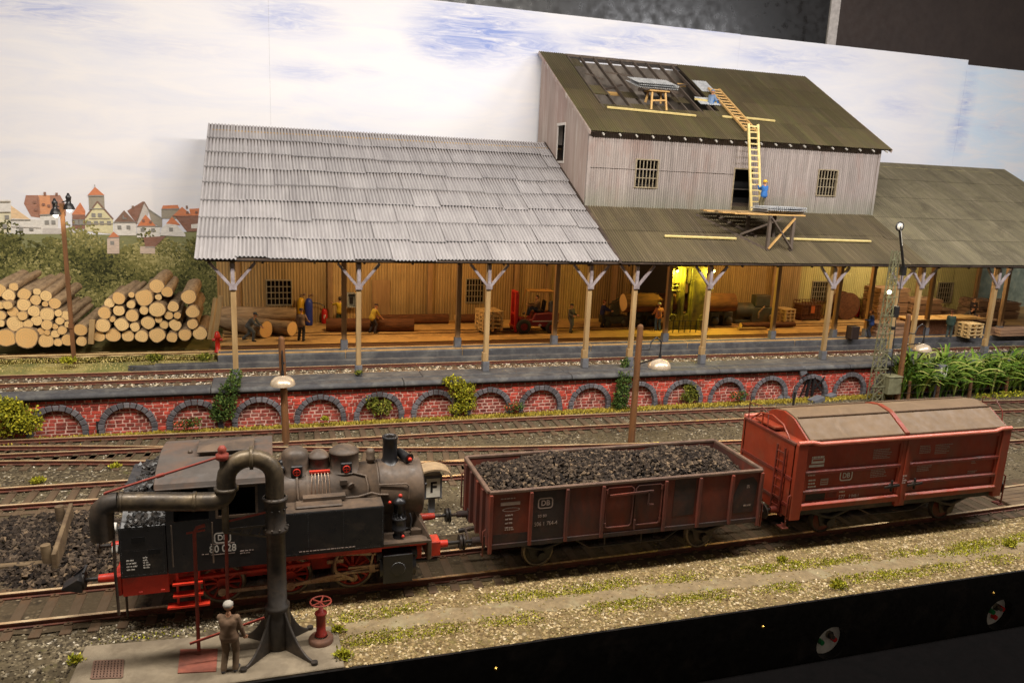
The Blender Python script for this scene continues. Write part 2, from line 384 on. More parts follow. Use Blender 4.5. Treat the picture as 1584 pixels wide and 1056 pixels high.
M_wp = mat('white_panel', lin(225,220,212), lin(200,195,188), 3, .5)
for k,(cx,cz,r) in enumerate(holes):
    p = empty('control_panel', (cx,-3.9,cz), ['white round control panel with one red and one green button below the spoil wagon','white round control panel nearer the right edge with two red buttons and a green one'][k], 'control panel', 'control panels in the fascia')
    g = G(); g.cyl((cx,-3.99,cz),(cx,-3.93,cz),r-.01,n=32); build(g,'plate',M_wp,p)
    g = G(); g.cyl((cx+.1,-3.99,cz+.12),(cx+.1,-4.07,cz+.12),.12,n=8); g.cyl((cx+.1,-4.07,cz+.12),(cx+.08,-4.22,cz+.14),.05,.06,10); build(g,'switch',mat('nickel',lin(150,140,125),rough=.3,metal=1),p)
    M_r = flat('red_button', lin(200,32,24), .35); M_g = flat('green_button', lin(20,120,64), .35)
    for (dx,dz,m_) in ([(.24,-.02,M_r),(-.2,-.06,M_g)] if k == 0 else [(.28,.06,M_r),(-.1,.0,M_g),(.04,-.2,M_r)]):
        g = G(); g.cyl((cx+dx,-3.99,cz+dz),(cx+dx,-4.13,cz+dz),.085,.075,12); build(g,'push_button',m_,p)
# ---------------------------------------------------------------- backdrop: painted sky boards and the printed town
bd = empty('backdrop', (20,28.6,1.5), 'tall white backdrop painted with pale clouds and a printed hill town', 'backdrop')
k = NT('painted_sky'); v = k.co(); 
nz = k.noise(.5,7,.62,k.co((.35,1,1.6)),.6); base = k.mix(k.rng(nz,.40,.72,0,.5), lin(226,224,227), lin(198,205,226))
sx = k.n('ShaderNodeSeparateXYZ', {0:k.n('ShaderNodeNewGeometry').outputs['Position']}); X, Z = sx.outputs[0], sx.outputs[2]
streak = k.noise(1.6,8,.72,k.co((.22,1,1.5)),1.2)
blue = lin(140,156,208)
for (bx,bz),rx,rz,st in [((12.94,19.79),4.2,1.9,1.5),((10.72,19.03),2.2,1.3,1.1),((16.78,19.29),2.0,.9,1.0),((20.98,19.74),3.4,.7,.9),((24.18,20.42),4.2,.9,.7),((1.24,19.60),3.2,1.1,.95),((2.28,16.60),2.2,.6,.6),((-11.22,18.80),4.6,1.0,.8),((28.92,21.46),3.6,.5,.8),((33.16,20.16),3.0,.8,.6),((35.85,19.95),3.6,1.0,.5),((51.75,18.17),.8,3.4,.9),((51.31,15.73),1.0,1.6,.8),((45.37,17.51),2.4,.9,.45),((5.65,16.94),1.3,.35,.4),((55.07,16.43),2.8,1.0,.45),((-5.99,17.39),5.0,.7,.3),((39.63,20.48),2.5,.8,.4)]:
    dx = k.math('DIVIDE', k.math('SUBTRACT', X, bx), rx); dz = k.math('DIVIDE', k.math('SUBTRACT', Z, bz), rz)
    d = k.math('SQRT', k.math('ADD', k.math('MULTIPLY',dx,dx), k.math('MULTIPLY',dz,dz)))
    f = k.math('MULTIPLY', k.rng(d,1.3,.0,0,1), k.rng(streak,.34,.70,0,1)); f = k.math('MULTIPLY', f, st*1.2, clamp=True)
    base = k.mix(f, base, blue)
base = k.mix(k.math('MULTIPLY', k.rng(X,48,53,0,1), k.rng(nz,.4,.6,.15,.6)), base, lin(196,220,238))
M_sky = k.done(base, .8, 0, None, spec=.1)
joints = [-40, (0.37,16.88)[0], (31.24,21.05)[0], (51.29,21.21)[0], 90]
for i in range(4):
    g = G(); g.box((joints[i]+.003, 28.60-(.02 if i == 3 else 0), .5),(joints[i+1]-.003, 28.72, [21.35,21.33,21.30,20.95][i])); build(g,'sky_board',M_sky,bd)
def inkmats(cols): return [mat('printed_ink', lin(*c), lin(*[min(255,x*.86) for x in c]), 5, .8, spec=.15, dirt=lin(*[min(255,x*.8+30) for x in c]), damt=.5, dscale=2.5, stretch=(1,1,2.2)) for c in cols]
INK = inkmats([(236,226,194),(240,206,164),(236,230,222),(176,128,108),(226,160,118),(140,112,96),(166,156,140),(230,220,176),(220,138,98),(150,110,94),(212,204,198),(142,142,98),(150,146,140),(220,198,180)])
g = G(); py = [28.596]
def zp(X, Y): return 'x'
HOUSES = [
(11,[(-15.21,6.89),(-15.31,5.69),(-3.70,5.82),(-3.65,7.23),(-8.20,6.95)]),
(0,[(-13.84,8.67),(-13.31,8.68),(-13.45,6.96),(-14.91,6.86),(-14.75,8.64)]),(2,[(-14.44,8.72),(-13.31,8.75),(-13.36,8.09),(-14.50,8.06)]),
(1,[(-13.33,8.44),(-12.43,7.69),(-13.40,7.67)]),(2,[(-13.36,7.74),(-11.92,7.70),(-11.98,6.92),(-13.43,6.89)]),
(3,[(-12.57,9.02),(-10.90,9.08),(-10.65,8.52),(-10.69,7.95),(-11.98,7.81),(-12.41,7.87),(-12.70,8.56)]),(4,[(-11.98,9.04),(-11.41,9.06),(-11.39,8.00),(-11.97,7.95)]),
(2,[(-11.97,7.95),(-11.07,8.04),(-11.15,6.97),(-12.04,6.95)]),(10,[(-11.89,7.24),(-10.35,7.27),(-10.37,6.95),(-11.92,6.92)]),
(8,[(-9.93,8.72),(-9.70,8.26),(-9.72,8.04),(-10.40,8.03)]),(9,[(-10.37,8.03),(-9.72,8.04),(-9.77,7.25),(-10.42,7.24)]),
(6,[(-9.49,9.13),(-8.70,9.15),(-8.71,8.40),(-9.50,8.37)]),(8,[(-9.13,9.60),(-8.67,9.15),(-9.54,9.11)]),
(7,[(-9.05,8.76),(-8.32,7.86),(-8.37,6.99),(-9.78,7.14),(-9.73,7.90)]),
(5,[(-9.08,8.82),(-9.02,8.82),(-8.28,7.86),(-8.35,7.79),(-9.06,8.71),(-9.70,7.83),(-9.76,7.90)]),
(9,[(-6.69,8.89),(-7.56,8.32),(-7.16,7.67),(-6.70,8.67)]),(10,[(-6.65,8.86),(-6.41,8.39),(-6.68,7.65),(-7.13,7.60)]),
(5,[(-7.72,8.35),(-7.16,7.67),(-8.30,7.65)]),(2,[(-8.26,7.65),(-7.12,7.67),(-7.16,6.93),(-8.31,6.91)]),
(6,[(-6.47,8.46),(-5.75,7.93),(-5.77,7.41),(-6.31,7.66)]),
(8,[(-6.62,8.13),(-6.08,7.48),(-7.10,7.45)]),(2,[(-7.10,7.45),(-5.87,7.48),(-5.90,6.85),(-7.13,6.82)]),
(8,[(-5.68,8.67),(-4.88,8.73),(-4.79,8.51),(-5.76,8.45)]),(6,[(-5.76,8.45),(-4.82,8.51),(-4.85,7.95),(-5.78,7.93)]),
(8,[(-4.65,8.63),(-4.18,8.19),(-4.25,8.08),(-5.19,8.09)]),(8,[(-4.27,8.52),(-3.60,8.58),(-3.62,8.13),(-4.21,8.12)]),
(9,[(-5.08,8.09),(-3.61,8.17),(-3.65,7.23),(-4.46,7.21)]),(2,[(-5.27,7.90),(-4.54,7.06),(-4.54,6.91),(-5.90,6.96),(-5.81,7.37)]),(8,[(-5.22,8.05),(-4.79,7.58),(-5.55,7.64)]),
(2,[(-4.20,7.63),(-3.81,7.68),(-3.82,7.41),(-4.21,7.40)]),
(8,[(-8.33,7.13),(-8.01,6.81),(-8.65,6.76)]),(13,[(-8.68,6.76),(-8.05,6.77),(-8.10,5.88),(-8.73,5.87)]),
(9,[(-6.79,6.83),(-5.59,6.93),(-6.20,6.28),(-6.72,6.27)]),(13,[(-6.99,6.31),(-6.20,6.32),(-6.22,5.90),(-7.01,5.90)])]
for mi, poly in HOUSES:
    py[0] -= .002; g.add([(x,py[0],z) for x,z in poly], [tuple(range(len(poly)))], mi)
def pane(px, pz_, w, h, mi=12):
    py[0] -= .0005; g.add([(px,py[0],pz_),(px+w,py[0],pz_),(px+w,py[0],pz_+h),(px,py[0],pz_+h)],[(0,1,2,3)],mi)
for (x,z) in [(-9.65,7.58),(-9.29,7.59),(-8.99,7.59),(-8.63,7.60),(-9.39,8.02),(-9.07,8.03),(-13.80,7.30),(-13.66,7.80),(-8.11,7.36),(-7.64,7.37),(-6.91,7.24),(-6.36,7.25),(-13.03,7.18),(-12.53,7.19),(-11.74,7.56),(-11.42,7.57),(-8.53,6.47),(-5.40,7.30),(-7.81,7.95),(-10.27,7.60),(-10.04,7.60)]: pane(x,z-.1,.2,.22)
def stroke(a, b, w, mi):
    py[0] -= .0004; dx, dz = b[0]-a[0], b[1]-a[1]; L_ = math.hypot(dx,dz); nx, nz = -dz/L_*w/2, dx/L_*w/2
    g.add([(a[0]-nx,py[0],a[1]-nz),(b[0]-nx,py[0],b[1]-nz),(b[0]+nx,py[0],b[1]+nz),(a[0]+nx,py[0],a[1]+nz)],[(0,1,2,3)],mi)
for a,b,w_,mi in (((-11.97,7.95),(-11.07,8.04),.07,12),((-8.30,7.65),(-7.12,7.67),.06,12),((-7.10,7.45),(-5.87,7.48),.06,12),((-9.75,7.54),(-8.33,7.57),.05,6),((-9.54,7.83),(-8.48,7.86),.05,6),((-5.76,8.45),(-4.79,8.51),.06,12),((-9.49,9.09),(-8.70,9.12),.08,12),((-9.50,8.37),(-8.71,8.40),.05,12),((-10.39,7.74),(-9.74,7.76),.05,12),((-10.40,7.49),(-9.75,7.50),.05,12),((-13.40,7.67),(-12.43,7.69),.05,12),((-13.39,7.31),(-11.95,7.27),.05,10),((-6.65,8.86),(-6.41,8.39),.06,5),((-6.65,8.86),(-7.13,7.60),.05,5),((-6.47,8.46),(-5.75,7.93),.07,12),((-8.68,6.76),(-8.01,6.81),.05,12),((-6.72,6.27),(-6.20,6.28),.05,12),((-5.19,8.09),(-4.25,8.08),.06,9),((-11.95,8.97),(-11.97,7.95),.05,3),((-13.84,8.63),(-13.32,8.65),.06,6),((-13.89,8.07),(-13.36,8.09),.05,6),((-9.13,9.60),(-9.12,9.74),.03,12),((-11.63,9.05),(-11.62,9.23),.12,9),((-11.06,9.07),(-11.05,9.21),.12,9),((-7.25,8.48),(-7.24,8.62),.12,5),((-4.40,8.56),(-4.40,8.71),.1,5)): stroke(a,b,w_,mi)
for (x,z) in [(-12.23,8.68),(-11.80,8.56),(-11.55,8.49),(-11.16,8.57),(-11.05,8.29),(-12.20,8.26),(-7.74,8.02),(-7.30,8.18),(-6.81,7.79),(-6.44,7.73),(-4.45,8.33),(-3.96,8.35),(-3.87,7.86),(-4.75,7.84)]: pane(x,z-.08,.14,.14,9)
build(g, 'printed_townscape', INK, bd)
# printed tree belt: thousands of flat flecks of ink
n = 26000
cx = []; pts = []; tn = []
def clump(x, z, r, tone, n):
    a = RNG.uniform(0,2*np.pi,n); q = np.sqrt(RNG.random(n))*r
    P = np.stack([x+q*np.cos(a)*1.1, z+q*np.sin(a)*.85],1); pts.append(P)
    tn.append(np.clip(tone+.22*(P[:,1]-z)/r+RNG.normal(0,.13,n),0,1))
xl, zt_ = (-14.59,7.01); xr, zb_ = (-2.68,0.91)
for zz in np.arange(zt_-.15, zb_-.8, -.42):
    for xx in np.arange(xl-1, xr+1, .62):
        u = (zt_-zz)/(zt_-zb_)
        edge = .5*math.sin(xx*1.7)+.35*math.sin(xx*3.1+1)
        if zz > zt_-.6+edge*.8: continue
        clump(xx+RNG.normal(0,.2), zz+RNG.normal(0,.15), RNG.uniform(.45,.95), .5+.36*math.sin(xx*.9+zz*.7)*math.cos(xx*.31-zz*1.3)+RNG.normal(0,.12)-.1*u, 95)
P2 = np.concatenate(pts); T2 = np.concatenate(tn); n = len(P2)
ang = RNG.uniform(0,np.pi,n); s1 = RNG.uniform(.03,.085,n); s2 = s1*RNG.uniform(.4,.9,n)
ca, sa = np.cos(ang), np.sin(ang); Y2 = 28.545+RNG.uniform(0,.022,n)
cor = [(-1,-1),(1,-1),(1,1),(-1,1)]
V = np.stack([np.stack([P2[:,0]+a*s1*ca-b*s2*sa, Y2, P2[:,1]+a*s1*sa+b*s2*ca],1) for a,b in cor],1).reshape(-1,3)
k = NT('printed_foliage'); col = k.ramp(k.attr(), [(0,lin(52,54,34)),(.3,lin(90,90,52)),(.6,lin(124,120,72)),(.85,lin(154,146,94)),(1,lin(174,164,112))])
M_fol = k.done(col, .8, spec=.1)
mesh_np('printed_trees', V, np.arange(4*n).reshape(n,4), M_fol, T2, bd)
g = G(); z0 = (-14.05,6.06)[1]; g.add([(-40,28.575,.5),((-2.70,5.64)[0],28.575,.5),((-2.70,5.64)[0],28.575,z0),(-40,28.575,z0)],[(0,1,2,3)]); build(g,'printed_shade',flat('printed_dark_green', lin(60,64,40), .8),bd)
# hazy printed hill at the right end
k = NT('printed_hill'); v = k.co()
hc = k.ramp(k.noise(.9,7,.65,v,.6), [(.3,lin(96,106,92)),(.5,lin(132,142,128)),(.68,lin(164,166,138))]); M_hill = k.done(hc, .85, spec=.1)
g = G(); xa = (53.53,5.14)[0]
prof = [(xa+i*1.6, 8.6+1.2*math.sin(i*.5)) for i in range(26)]
g.add([(x,28.57,1) for x,z in prof]+[(x,28.57,z) for x,z in prof], [(i,i+1,i+27,i+26) for i in range(25)]); build(g,'printed_hill',M_hill,bd)
# dark hall behind the layout
g = G(); g.box((-60,31.0,-3),(40.05,31.1,60)); tag(build(g,'hall_wall',mat('black_gloss_panel',lin(24,22,22),lin(18,17,17),.6,.35,dirt=lin(30,30,32),damt=.2)), kind='structure')
g = G(); g.box((41.0,31.0,-3),(120,31.1,60)); tag(build(g,'hall_wall',mat('dark_hall_panel',lin(58,48,44),lin(52,43,40),.6,.8)), kind='structure')
g = G(); g.box((40.12,30.9,-3),(40.93,31.05,60)); tag(build(g,'upright_post',mat('pale_post',lin(190,182,176),rough=.6),bevel=.03), 'pale upright post between the dark hall panels above the backdrop', 'post')

# ---------------------------------------------------------------- corrugated sheets
def corr(g, O, U, V, w, l, pitch, amp, m=0, t=.5, seg=4, grime_shade=.34, rows=1):
    O, U, V = Vector(O), Vector(U).normalized(), Vector(V).normalized(); N = U.cross(V)
    n = max(2, int(round(w/pitch*seg))); vs = []
    for j in range(rows+1):
        for i in range(n+1):
            u = w*i/n; vs.append(O+U*u+V*(l*j/rows)+N*(amp*math.sin(2*math.pi*u/pitch)))
    n0 = len(g.f); g.add(vs, [(j*(n+1)+i, j*(n+1)+i+1, (j+1)*(n+1)+i+1, (j+1)*(n+1)+i) for j in range(rows) for i in range(n)], m, True, t)
    for q in range(n0, len(g.f)):   # valleys darkened in the tint: painted shade that makes the corrugation show
        i = (q-n0)%n; g.t[q] = .5+(t-.5)*.4+grime_shade*math.sin(2*math.pi*(w*(i+.5)/n)/pitch)
SD = Vector((0,1,.5)).normalized(); SN = Vector((0,-.5,1)).normalized()
def rp(x, y, up=0.0): return Vector((x,y,7.25+.5*(y-14.6)))+SN*up
M_galv = None
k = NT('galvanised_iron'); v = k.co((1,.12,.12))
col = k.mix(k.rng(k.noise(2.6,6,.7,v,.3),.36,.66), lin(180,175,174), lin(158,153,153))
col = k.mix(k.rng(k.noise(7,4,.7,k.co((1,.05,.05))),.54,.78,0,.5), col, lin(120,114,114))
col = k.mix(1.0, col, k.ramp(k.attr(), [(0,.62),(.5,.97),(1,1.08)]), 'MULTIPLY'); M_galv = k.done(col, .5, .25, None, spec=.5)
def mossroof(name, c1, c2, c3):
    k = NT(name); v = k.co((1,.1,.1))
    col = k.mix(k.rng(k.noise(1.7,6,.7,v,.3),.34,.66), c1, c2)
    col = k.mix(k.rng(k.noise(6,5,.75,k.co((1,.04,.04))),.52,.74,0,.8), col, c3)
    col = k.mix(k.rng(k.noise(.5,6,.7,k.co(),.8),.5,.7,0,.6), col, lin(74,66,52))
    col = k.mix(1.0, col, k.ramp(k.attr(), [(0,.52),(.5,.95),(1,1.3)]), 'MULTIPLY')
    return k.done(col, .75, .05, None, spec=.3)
M_moss = mossroof('mossy_roof', lin(92,82,58), lin(78,67,50), lin(118,104,82))
M_moss2 = mossroof('brown_mossy_roof', lin(112,104,80), lin(98,90,72), lin(142,130,108))
M_mossu = mossroof('green_mossy_roof', lin(86,80,50), lin(82,69,50), lin(104,90,68))
shed = empty('goods_shed', (18,20,2.2), 'long timber goods shed with a silver and moss brown corrugated roof over an open platform', 'goods shed')
# silver half: eight overlapping rows of loose sheets
g = G(); L = (26.6-14.6)*math.sqrt(1.25); x0, x1 = -2.95, 16.75; nrow = 8; rl = L/nrow
for r in range(nrow):
    x = x0-random.random()*.1
    while x < x1-.1:
        w = min(.17*random.choice([8,10,12,14]), x1-x)
        if x1-x-w < .5: w = x1-x
        dj = random.uniform(-.22,.10) if random.random() < .6 else 0
        y = 14.6+(r*rl+dj)/math.sqrt(1.25); lift = .008+random.uniform(0,.03)
        O = rp(max(x,x0), max(y,14.5), lift+.035); e = rp(x, 14.6+((r+1)*rl+.12)/math.sqrt(1.25), .0)
        corr(g, O, (1,0,0), e-Vector((e.x,O.y,O.z)), w-.012, rl+.16-dj, .17, .045, 0, random.random())
        x += w
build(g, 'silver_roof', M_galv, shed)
# mossy half, in front of and beside the storehouse
g = G(); x = 16.86
while x < 54.4:
    w = min(random.choice([1.05,1.2,.9,1.35]), 54.4-x)
    rows = 3 if x+w < 35.9 else 6
    top = (20.0 if x+w < 35.9 else 26.6); y = 14.6; n = 2 if top == 20.0 else 5
    step = (top-y)/n
    for r in range(n):
        O = rp(x, y+r*step-.02*(random.random()), .05+.012*random.random()); e = rp(x, y+(r+1)*step+.1, .03)
        corr(g, O, (1,0,0), e-O, w, (step+.1)*math.sqrt(1.25), .15, .028, 1 if x > 35.6 else 0, random.random())
    x += w
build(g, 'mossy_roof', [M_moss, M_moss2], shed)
M_dkwood = mat('dark_timber', lin(70,56,46), lin(50,40,34), 5, .8, dirt=lin(96,80,66), damt=.3, stretch=(1,1,.15))
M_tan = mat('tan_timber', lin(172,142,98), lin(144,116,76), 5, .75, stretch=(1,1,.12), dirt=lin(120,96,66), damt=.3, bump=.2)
M_tan2 = mat('mid_brown_timber', lin(164,128,86), lin(134,102,68), 5, .75, stretch=(1,1,.12), dirt=lin(90,70,50), damt=.35, bump=.2)  # mid-brown timber of the inner posts, wall studs and door
M_lav = mat('grey_painted_timber', lin(158,148,150), lin(128,116,118), 4, .75, dirt=lin(96,80,78), damt=.4)
M_conc = mat('grey_footing', lin(104,104,108), lin(86,86,90), 4, .85, bump=.3, bscale=40)
g = G()
g.prism([(14.62,7.17),(14.62,7.22),(26.65,13.26),(26.65,13.16)], -2.93, 16.78, 'x'); g.prism([(14.62,7.17),(14.62,7.22),(26.65,13.24),(26.65,13.14)], 16.84, 54.38, 'x')
build(g, 'roof_boarding', M_dkwood, shed)
g = G(); g.prism([(14.55,7.22),(14.55,7.32),(26.65,13.37),(26.65,13.28)], 16.72, 16.88, 'x'); build(g,'verge_strip',M_dkwood,shed)
g = G(); g.box((-2.6,15.1,7.06),(54.2,15.3,7.32)); build(g,'eave_beam',M_dkwood,shed)
g = G()
for i in range(26):
    xx = -2.4+i*2.2
    g.bar((xx,14.75,7.1),(xx,25.9,12.68),.1,.16)
build(g,'rafters',M_dkwood,shed)
# front posts stand on the walkway, inner posts on the platform edge
NP = [((-1.46,16.81,1.74)[0],5.55),((3.98,15.59,1.74)[0],5.9),((10.18,15.39,1.74)[0],5.9),((15.48,15.09,1.74)[0],5.9),((18.02,15.74,1.74)[0],5.8),((22.33,15.05,1.74)[0],5.8),((30.18,15.12,1.74)[0],5.7),((34.81,15.04,1.74)[0],5.7),((36.40,15.01,1.74)[0],5.7),((42.16,15.18,1.74)[0],5.7),(46.8,5.7),(50.6,5.7),(53.6,5.7)]
def post(x, y, z0, zt, m, w, brace, jog):
    h = zt-z0; p = G(); p.box((x-w/2,y-w/2,z0+.5),(x+w/2,y+w/2,zt))
    if jog: p.box((x-w/2-.07,y-w/2-.02,z0+.5),(x+w/2-.09,y+w/2,z0+.95))
    o = build(p,'post',m,shed,bevel=.015)
    b = G(); b.box((x-w/2-.05,y-w/2-.05,z0),(x+w/2+.05,y+w/2+.05,z0+.5)); build(b,'footing',M_conc,o,bevel=.02)
    if brace:
        b = G(); zb = zt-1.15
        for s in (-1,1): b.bar((x+s*.05,y-w/2-.02,zb+.05),(x+s*.95,y-.12,zt-.02),.15,.12)
        b.bar((x,y-w/2-.05,zb-.05),(x,y-w/2-.05,zt-.05),.16,.1); b.box((x-.16,y-w/2-.09,zb-.08),(x+.16,y-w/2-.005,zb+.16))
        build(b,'brace',M_lav,o,bevel=.01)
    return o
for i,(x,zb) in enumerate(NP): post(x, 15.2, 1.74, 7.06, M_tan, .23, True, i in (2,3,4,5,9))
for px in ((3.65,18.57,2.20)[0],(9.59,18.68,2.20)[0],(15.08,18.57,2.20)[0],(21.95,18.88,2.20)[0],(29.25,18.51,2.20)[0],(33.75,18.63,2.20)[0],(36.24,18.59,2.20)[0],(41.00,18.12,2.20)[0],(46.24,18.03,2.20)[0],47.3,51.2):
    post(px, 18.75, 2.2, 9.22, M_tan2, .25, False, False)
# rear wall
WX0, WX1 = (-2.76,26.00,4.09)[0], (52.97,26.00,2.41)[0]
k = NT('board_wall'); v = k.co((1,1,.1))
col = k.mix(k.rng(k.noise(3,5,.65,v),.35,.65), lin(176,146,98), lin(144,116,74)); col = k.mix(k.rng(k.noise(.5,5,.6),.5,.7,0,.6), col, lin(136,112,76))
sx_ = k.n('ShaderNodeSeparateXYZ', {0:k.n('ShaderNodeNewGeometry').outputs['Position']}).outputs[0]
col = k.mix(k.rng(sx_,36.4,36.6), col, k.mix(k.noise(1.2,5), lin(196,184,122), lin(170,158,100)))
col = k.mix(1.0, col, k.ramp(k.attr(), [(0,.6),(.5,.95),(1,1.12)]), 'MULTIPLY'); M_wallb = k.done(col, .8)
WINS = [((-0.05,26.00,4.69)[0],(1.28,26.00,4.69)[0],(0.53,26.00,3.29)[2],(0.56,26.00,4.69)[2]),((11.83,26.00,4.79)[0],(12.92,26.00,4.79)[0],(12.42,26.00,3.36)[2],(12.37,26.00,4.79)[2]),((37.62,26.00,4.65)[0],(38.86,26.00,4.66)[0],(38.40,26.00,3.23)[2],(38.18,26.00,4.65)[2]),((49.18,26.00,4.57)[0],(50.51,26.00,4.57)[0],(50.17,26.00,3.10)[2],(49.87,26.00,4.57)[2])]
def holed(g, x0, x1, z0, z1, y, wins, pitch, amp, m=0):
    """corrugated wall facing -y with openings"""
    xs = sorted([x0,x1]+[w for q in wins for w in q[:2] if x0 < w < x1])
    for a, b in zip(xs[:-1], xs[1:]):
        hit = [q for q in wins if q[0]-1e-6 <= a and b <= q[1]+1e-6]
        segs = [(z0,z1)]
        for q in hit: segs = [(z0,q[2]),(q[3],z1)]
        for s0, s1 in segs:
            x = a
            while x < b-1e-6:
                w = min(2.4,b-x)
                if b-x-w < .4: w = b-x
                corr(g, (x,y,s0), (1,0,0), (0,0,1), w, s1-s0, pitch, amp, m, random.random()); x += w
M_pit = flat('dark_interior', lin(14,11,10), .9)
M_bar = mat('grey_window_bars', lin(150,136,110), lin(120,106,84), 6, .6)
def window(q, y, parent, nx, nz, bars):
    x0,x1,z0,z1 = q
    g = G(); t = .07
    for a,b in (((x0-t,z0-t),(x1+t,z0)),((x0-t,z1),(x1+t,z1+t)),((x0-t,z0),(x0,z1)),((x1,z0),(x1+t,z1))): g.box((a[0],y-.08,a[1]),(b[0],y+.10,b[1]))
    w = build(g,'window',bars,parent)
    g = G()
    for i in range(1,nx): g.box((x0+(x1-x0)*i/nx-.022,y-.03,z0),(x0+(x1-x0)*i/nx+.022,y+.02,z1))
    for i in range(1,nz): g.box((x0,y-.026,z0+(z1-z0)*i/nz-.022),(x1,y+.018,z0+(z1-z0)*i/nz+.022))
    build(g,'glazing_bars',bars,w); return w
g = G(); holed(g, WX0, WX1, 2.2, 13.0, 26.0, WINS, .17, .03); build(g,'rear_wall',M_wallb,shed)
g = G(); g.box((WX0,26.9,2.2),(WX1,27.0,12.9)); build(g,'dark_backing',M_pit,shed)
for q in WINS: window(q, 26.0, shed, 6, 4, M_bar)
g = G()
for px,w in ((368,.24),(510,.3),(664,.26),(796,.30),(846,.28),(946,.26),(1196,.26),(1286,.3),(1417,.3)):
    pass
for x in ((-1.65,26.00,4.09)[0],(3.49,26.00,4.08)[0],(9.48,26.00,4.06)[0],(15.04,26.00,4.05)[0],(17.19,26.00,4.04)[0],(21.84,26.00,4.03)[0],(34.15,26.00,4.00)[0],(39.36,26.00,3.99)[0],(47.06,26.00,3.97)[0],WX1-.2):
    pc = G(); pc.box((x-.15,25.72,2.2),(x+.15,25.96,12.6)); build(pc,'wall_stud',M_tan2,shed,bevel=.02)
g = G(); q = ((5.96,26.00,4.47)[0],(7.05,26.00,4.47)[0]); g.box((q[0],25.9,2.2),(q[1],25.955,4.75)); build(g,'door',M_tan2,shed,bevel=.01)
g = G(); g.box(((23.21,25.90,4.04)[0],25.88,2.2),((26.51,25.90,4.04)[0],25.95,8.2)); build(g,'unlit_opening_panel',flat('unlit_opening_panel',lin(30,22,16),.9),shed)  # near-black panel painted as the unlit opening behind the saw
# red figures seen through the left window
# ---------------------------------------------------------------- storehouse standing over the shed
st = empty('storehouse', (26.5,20,9.6), 'tall weathered storehouse of corrugated iron with a holed mossy lean-to roof', 'storehouse')
k = NT('weathered_cladding'); v = k.co((1,1,.12))
col = k.mix(k.rng(k.noise(2.2,6,.7,v,.3),.34,.66), lin(150,138,132), lin(124,114,108)); col = k.mix(k.rng(k.noise(.8,6,.7,k.co((1,1,.4)),.6),.52,.68,0,.55), col, lin(134,108,98))
col = k.mix(k.rng(k.noise(5,5,.75,k.co((1,1,.05))),.5,.72,0,.6), col, lin(176,164,156))
zz = k.n('ShaderNodeSeparateXYZ', {0:k.n('ShaderNodeNewGeometry').outputs['Position']}).outputs[2]
col = k.mix(k.math('MULTIPLY', k.rng(k.math('ADD', zz, k.math('MULTIPLY',k.noise(1.5,6,.7),1.6)),11.9,10.2), .6), col, lin(104,110,86))
col = k.mix(1.0, col, k.ramp(k.attr(), [(0,.62),(.5,.95),(1,1.15)]), 'MULTIPLY'); M_clad = k.done(col, .65, .1)
SW = [((19.73,19.60,12.40)[0],(21.04,19.60,12.46)[0],(20.46,19.60,10.94)[2],(20.33,19.60,12.39)[2]),((31.87,19.60,12.32)[0],(33.18,19.60,12.38)[0],(32.75,19.60,10.89)[2],(32.52,19.60,12.35)[2])]
SDR = ((26.05,19.60,10.74)[0],(27.27,19.60,10.78)[0],9.55,(26.44,19.60,12.16)[2])
X0, X1 = 16.8, 36.15
g = G(); holed(g, X0, X1, 9.5, 11.9, 19.6, SW+[SDR], .14, .028)
g2 = [q for q in SW+[SDR]]
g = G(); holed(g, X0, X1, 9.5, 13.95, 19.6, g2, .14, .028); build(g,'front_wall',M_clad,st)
g = G(); g.box((X0-.05,19.52,9.4),(X0+.12,19.66,13.9)); build(g,'corner_trim',M_clad,st); g = G(); g.box((X1-.1,19.52,9.4),(X1+.06,19.66,13.9)); build(g,'corner_trim',M_clad,st)
g = G(); g.box((X0+.12,19.545,11.87),(SDR[0]-.07,19.575,11.90)); build(g,'sheet_lap',M_clad,st)
# left gable wall of upright boards with a narrow opening
def side(x, m, name, win=None):
    g = G(); y = 19.62
    while y < 28.1:
        w = min(random.uniform(.5,.8), 28.15-y); z0, z1 = 9.3+.5*(y-19.6)-.6, 13.78+.563*(y-19.2)
        z1b = 13.78+.563*(y+w-19.2); t = random.random(); z0b = z0+.5*w
        def pan(a,b,za,zb,zc,zd): g.add([(x,b,zb),(x,a,za),(x,a,zc),(x,b,zd)],[(0,1,2,3)],0,False,t)
        if win and y < win[1] and y+w > win[0]:
            a, b = max(y,win[0]), min(y+w,win[1])
            if a > y: pan(y,a,z0,z0,z1,z1+(a-y)*.563)
            if b < y+w: pan(b,y+w,z0,z0b,z1+(b-y)*.563,z1b)
            pan(a,b,z0,z0,win[2],win[2]); pan(a,b,win[3],win[3],z1+(a-y)*.563,z1+(b-y)*.563)
        else: pan(y,y+w,z0,z0b,z1,z1b)
        y += w
    return build(g,name,m,st)
k = NT('weathered_boards'); v = k.co((1,1,.1))
col = k.mix(k.rng(k.noise(1.6,6,.7,v,.3),.34,.66), lin(176,160,150), lin(150,130,120)); col = k.mix(k.rng(k.noise(.6,5,.6,k.co((1,1,.3)),.6),.5,.68,0,.6), col, lin(150,112,104))
col = k.mix(k.rng(k.noise(3.2,5,.7,k.co((1,1,.05))),.54,.68,0,.8), col, lin(196,186,176))
col = k.mix(1.0, col, k.ramp(k.attr(), [(0,.94),(1,1.05)]), 'MULTIPLY'); M_side = k.done(col, .7)
SWIN = (23.35,24.5,12.2,14.25)
side(X0, M_side, 'gable_wall', SWIN); side(X1, M_clad, 'gable_wall')
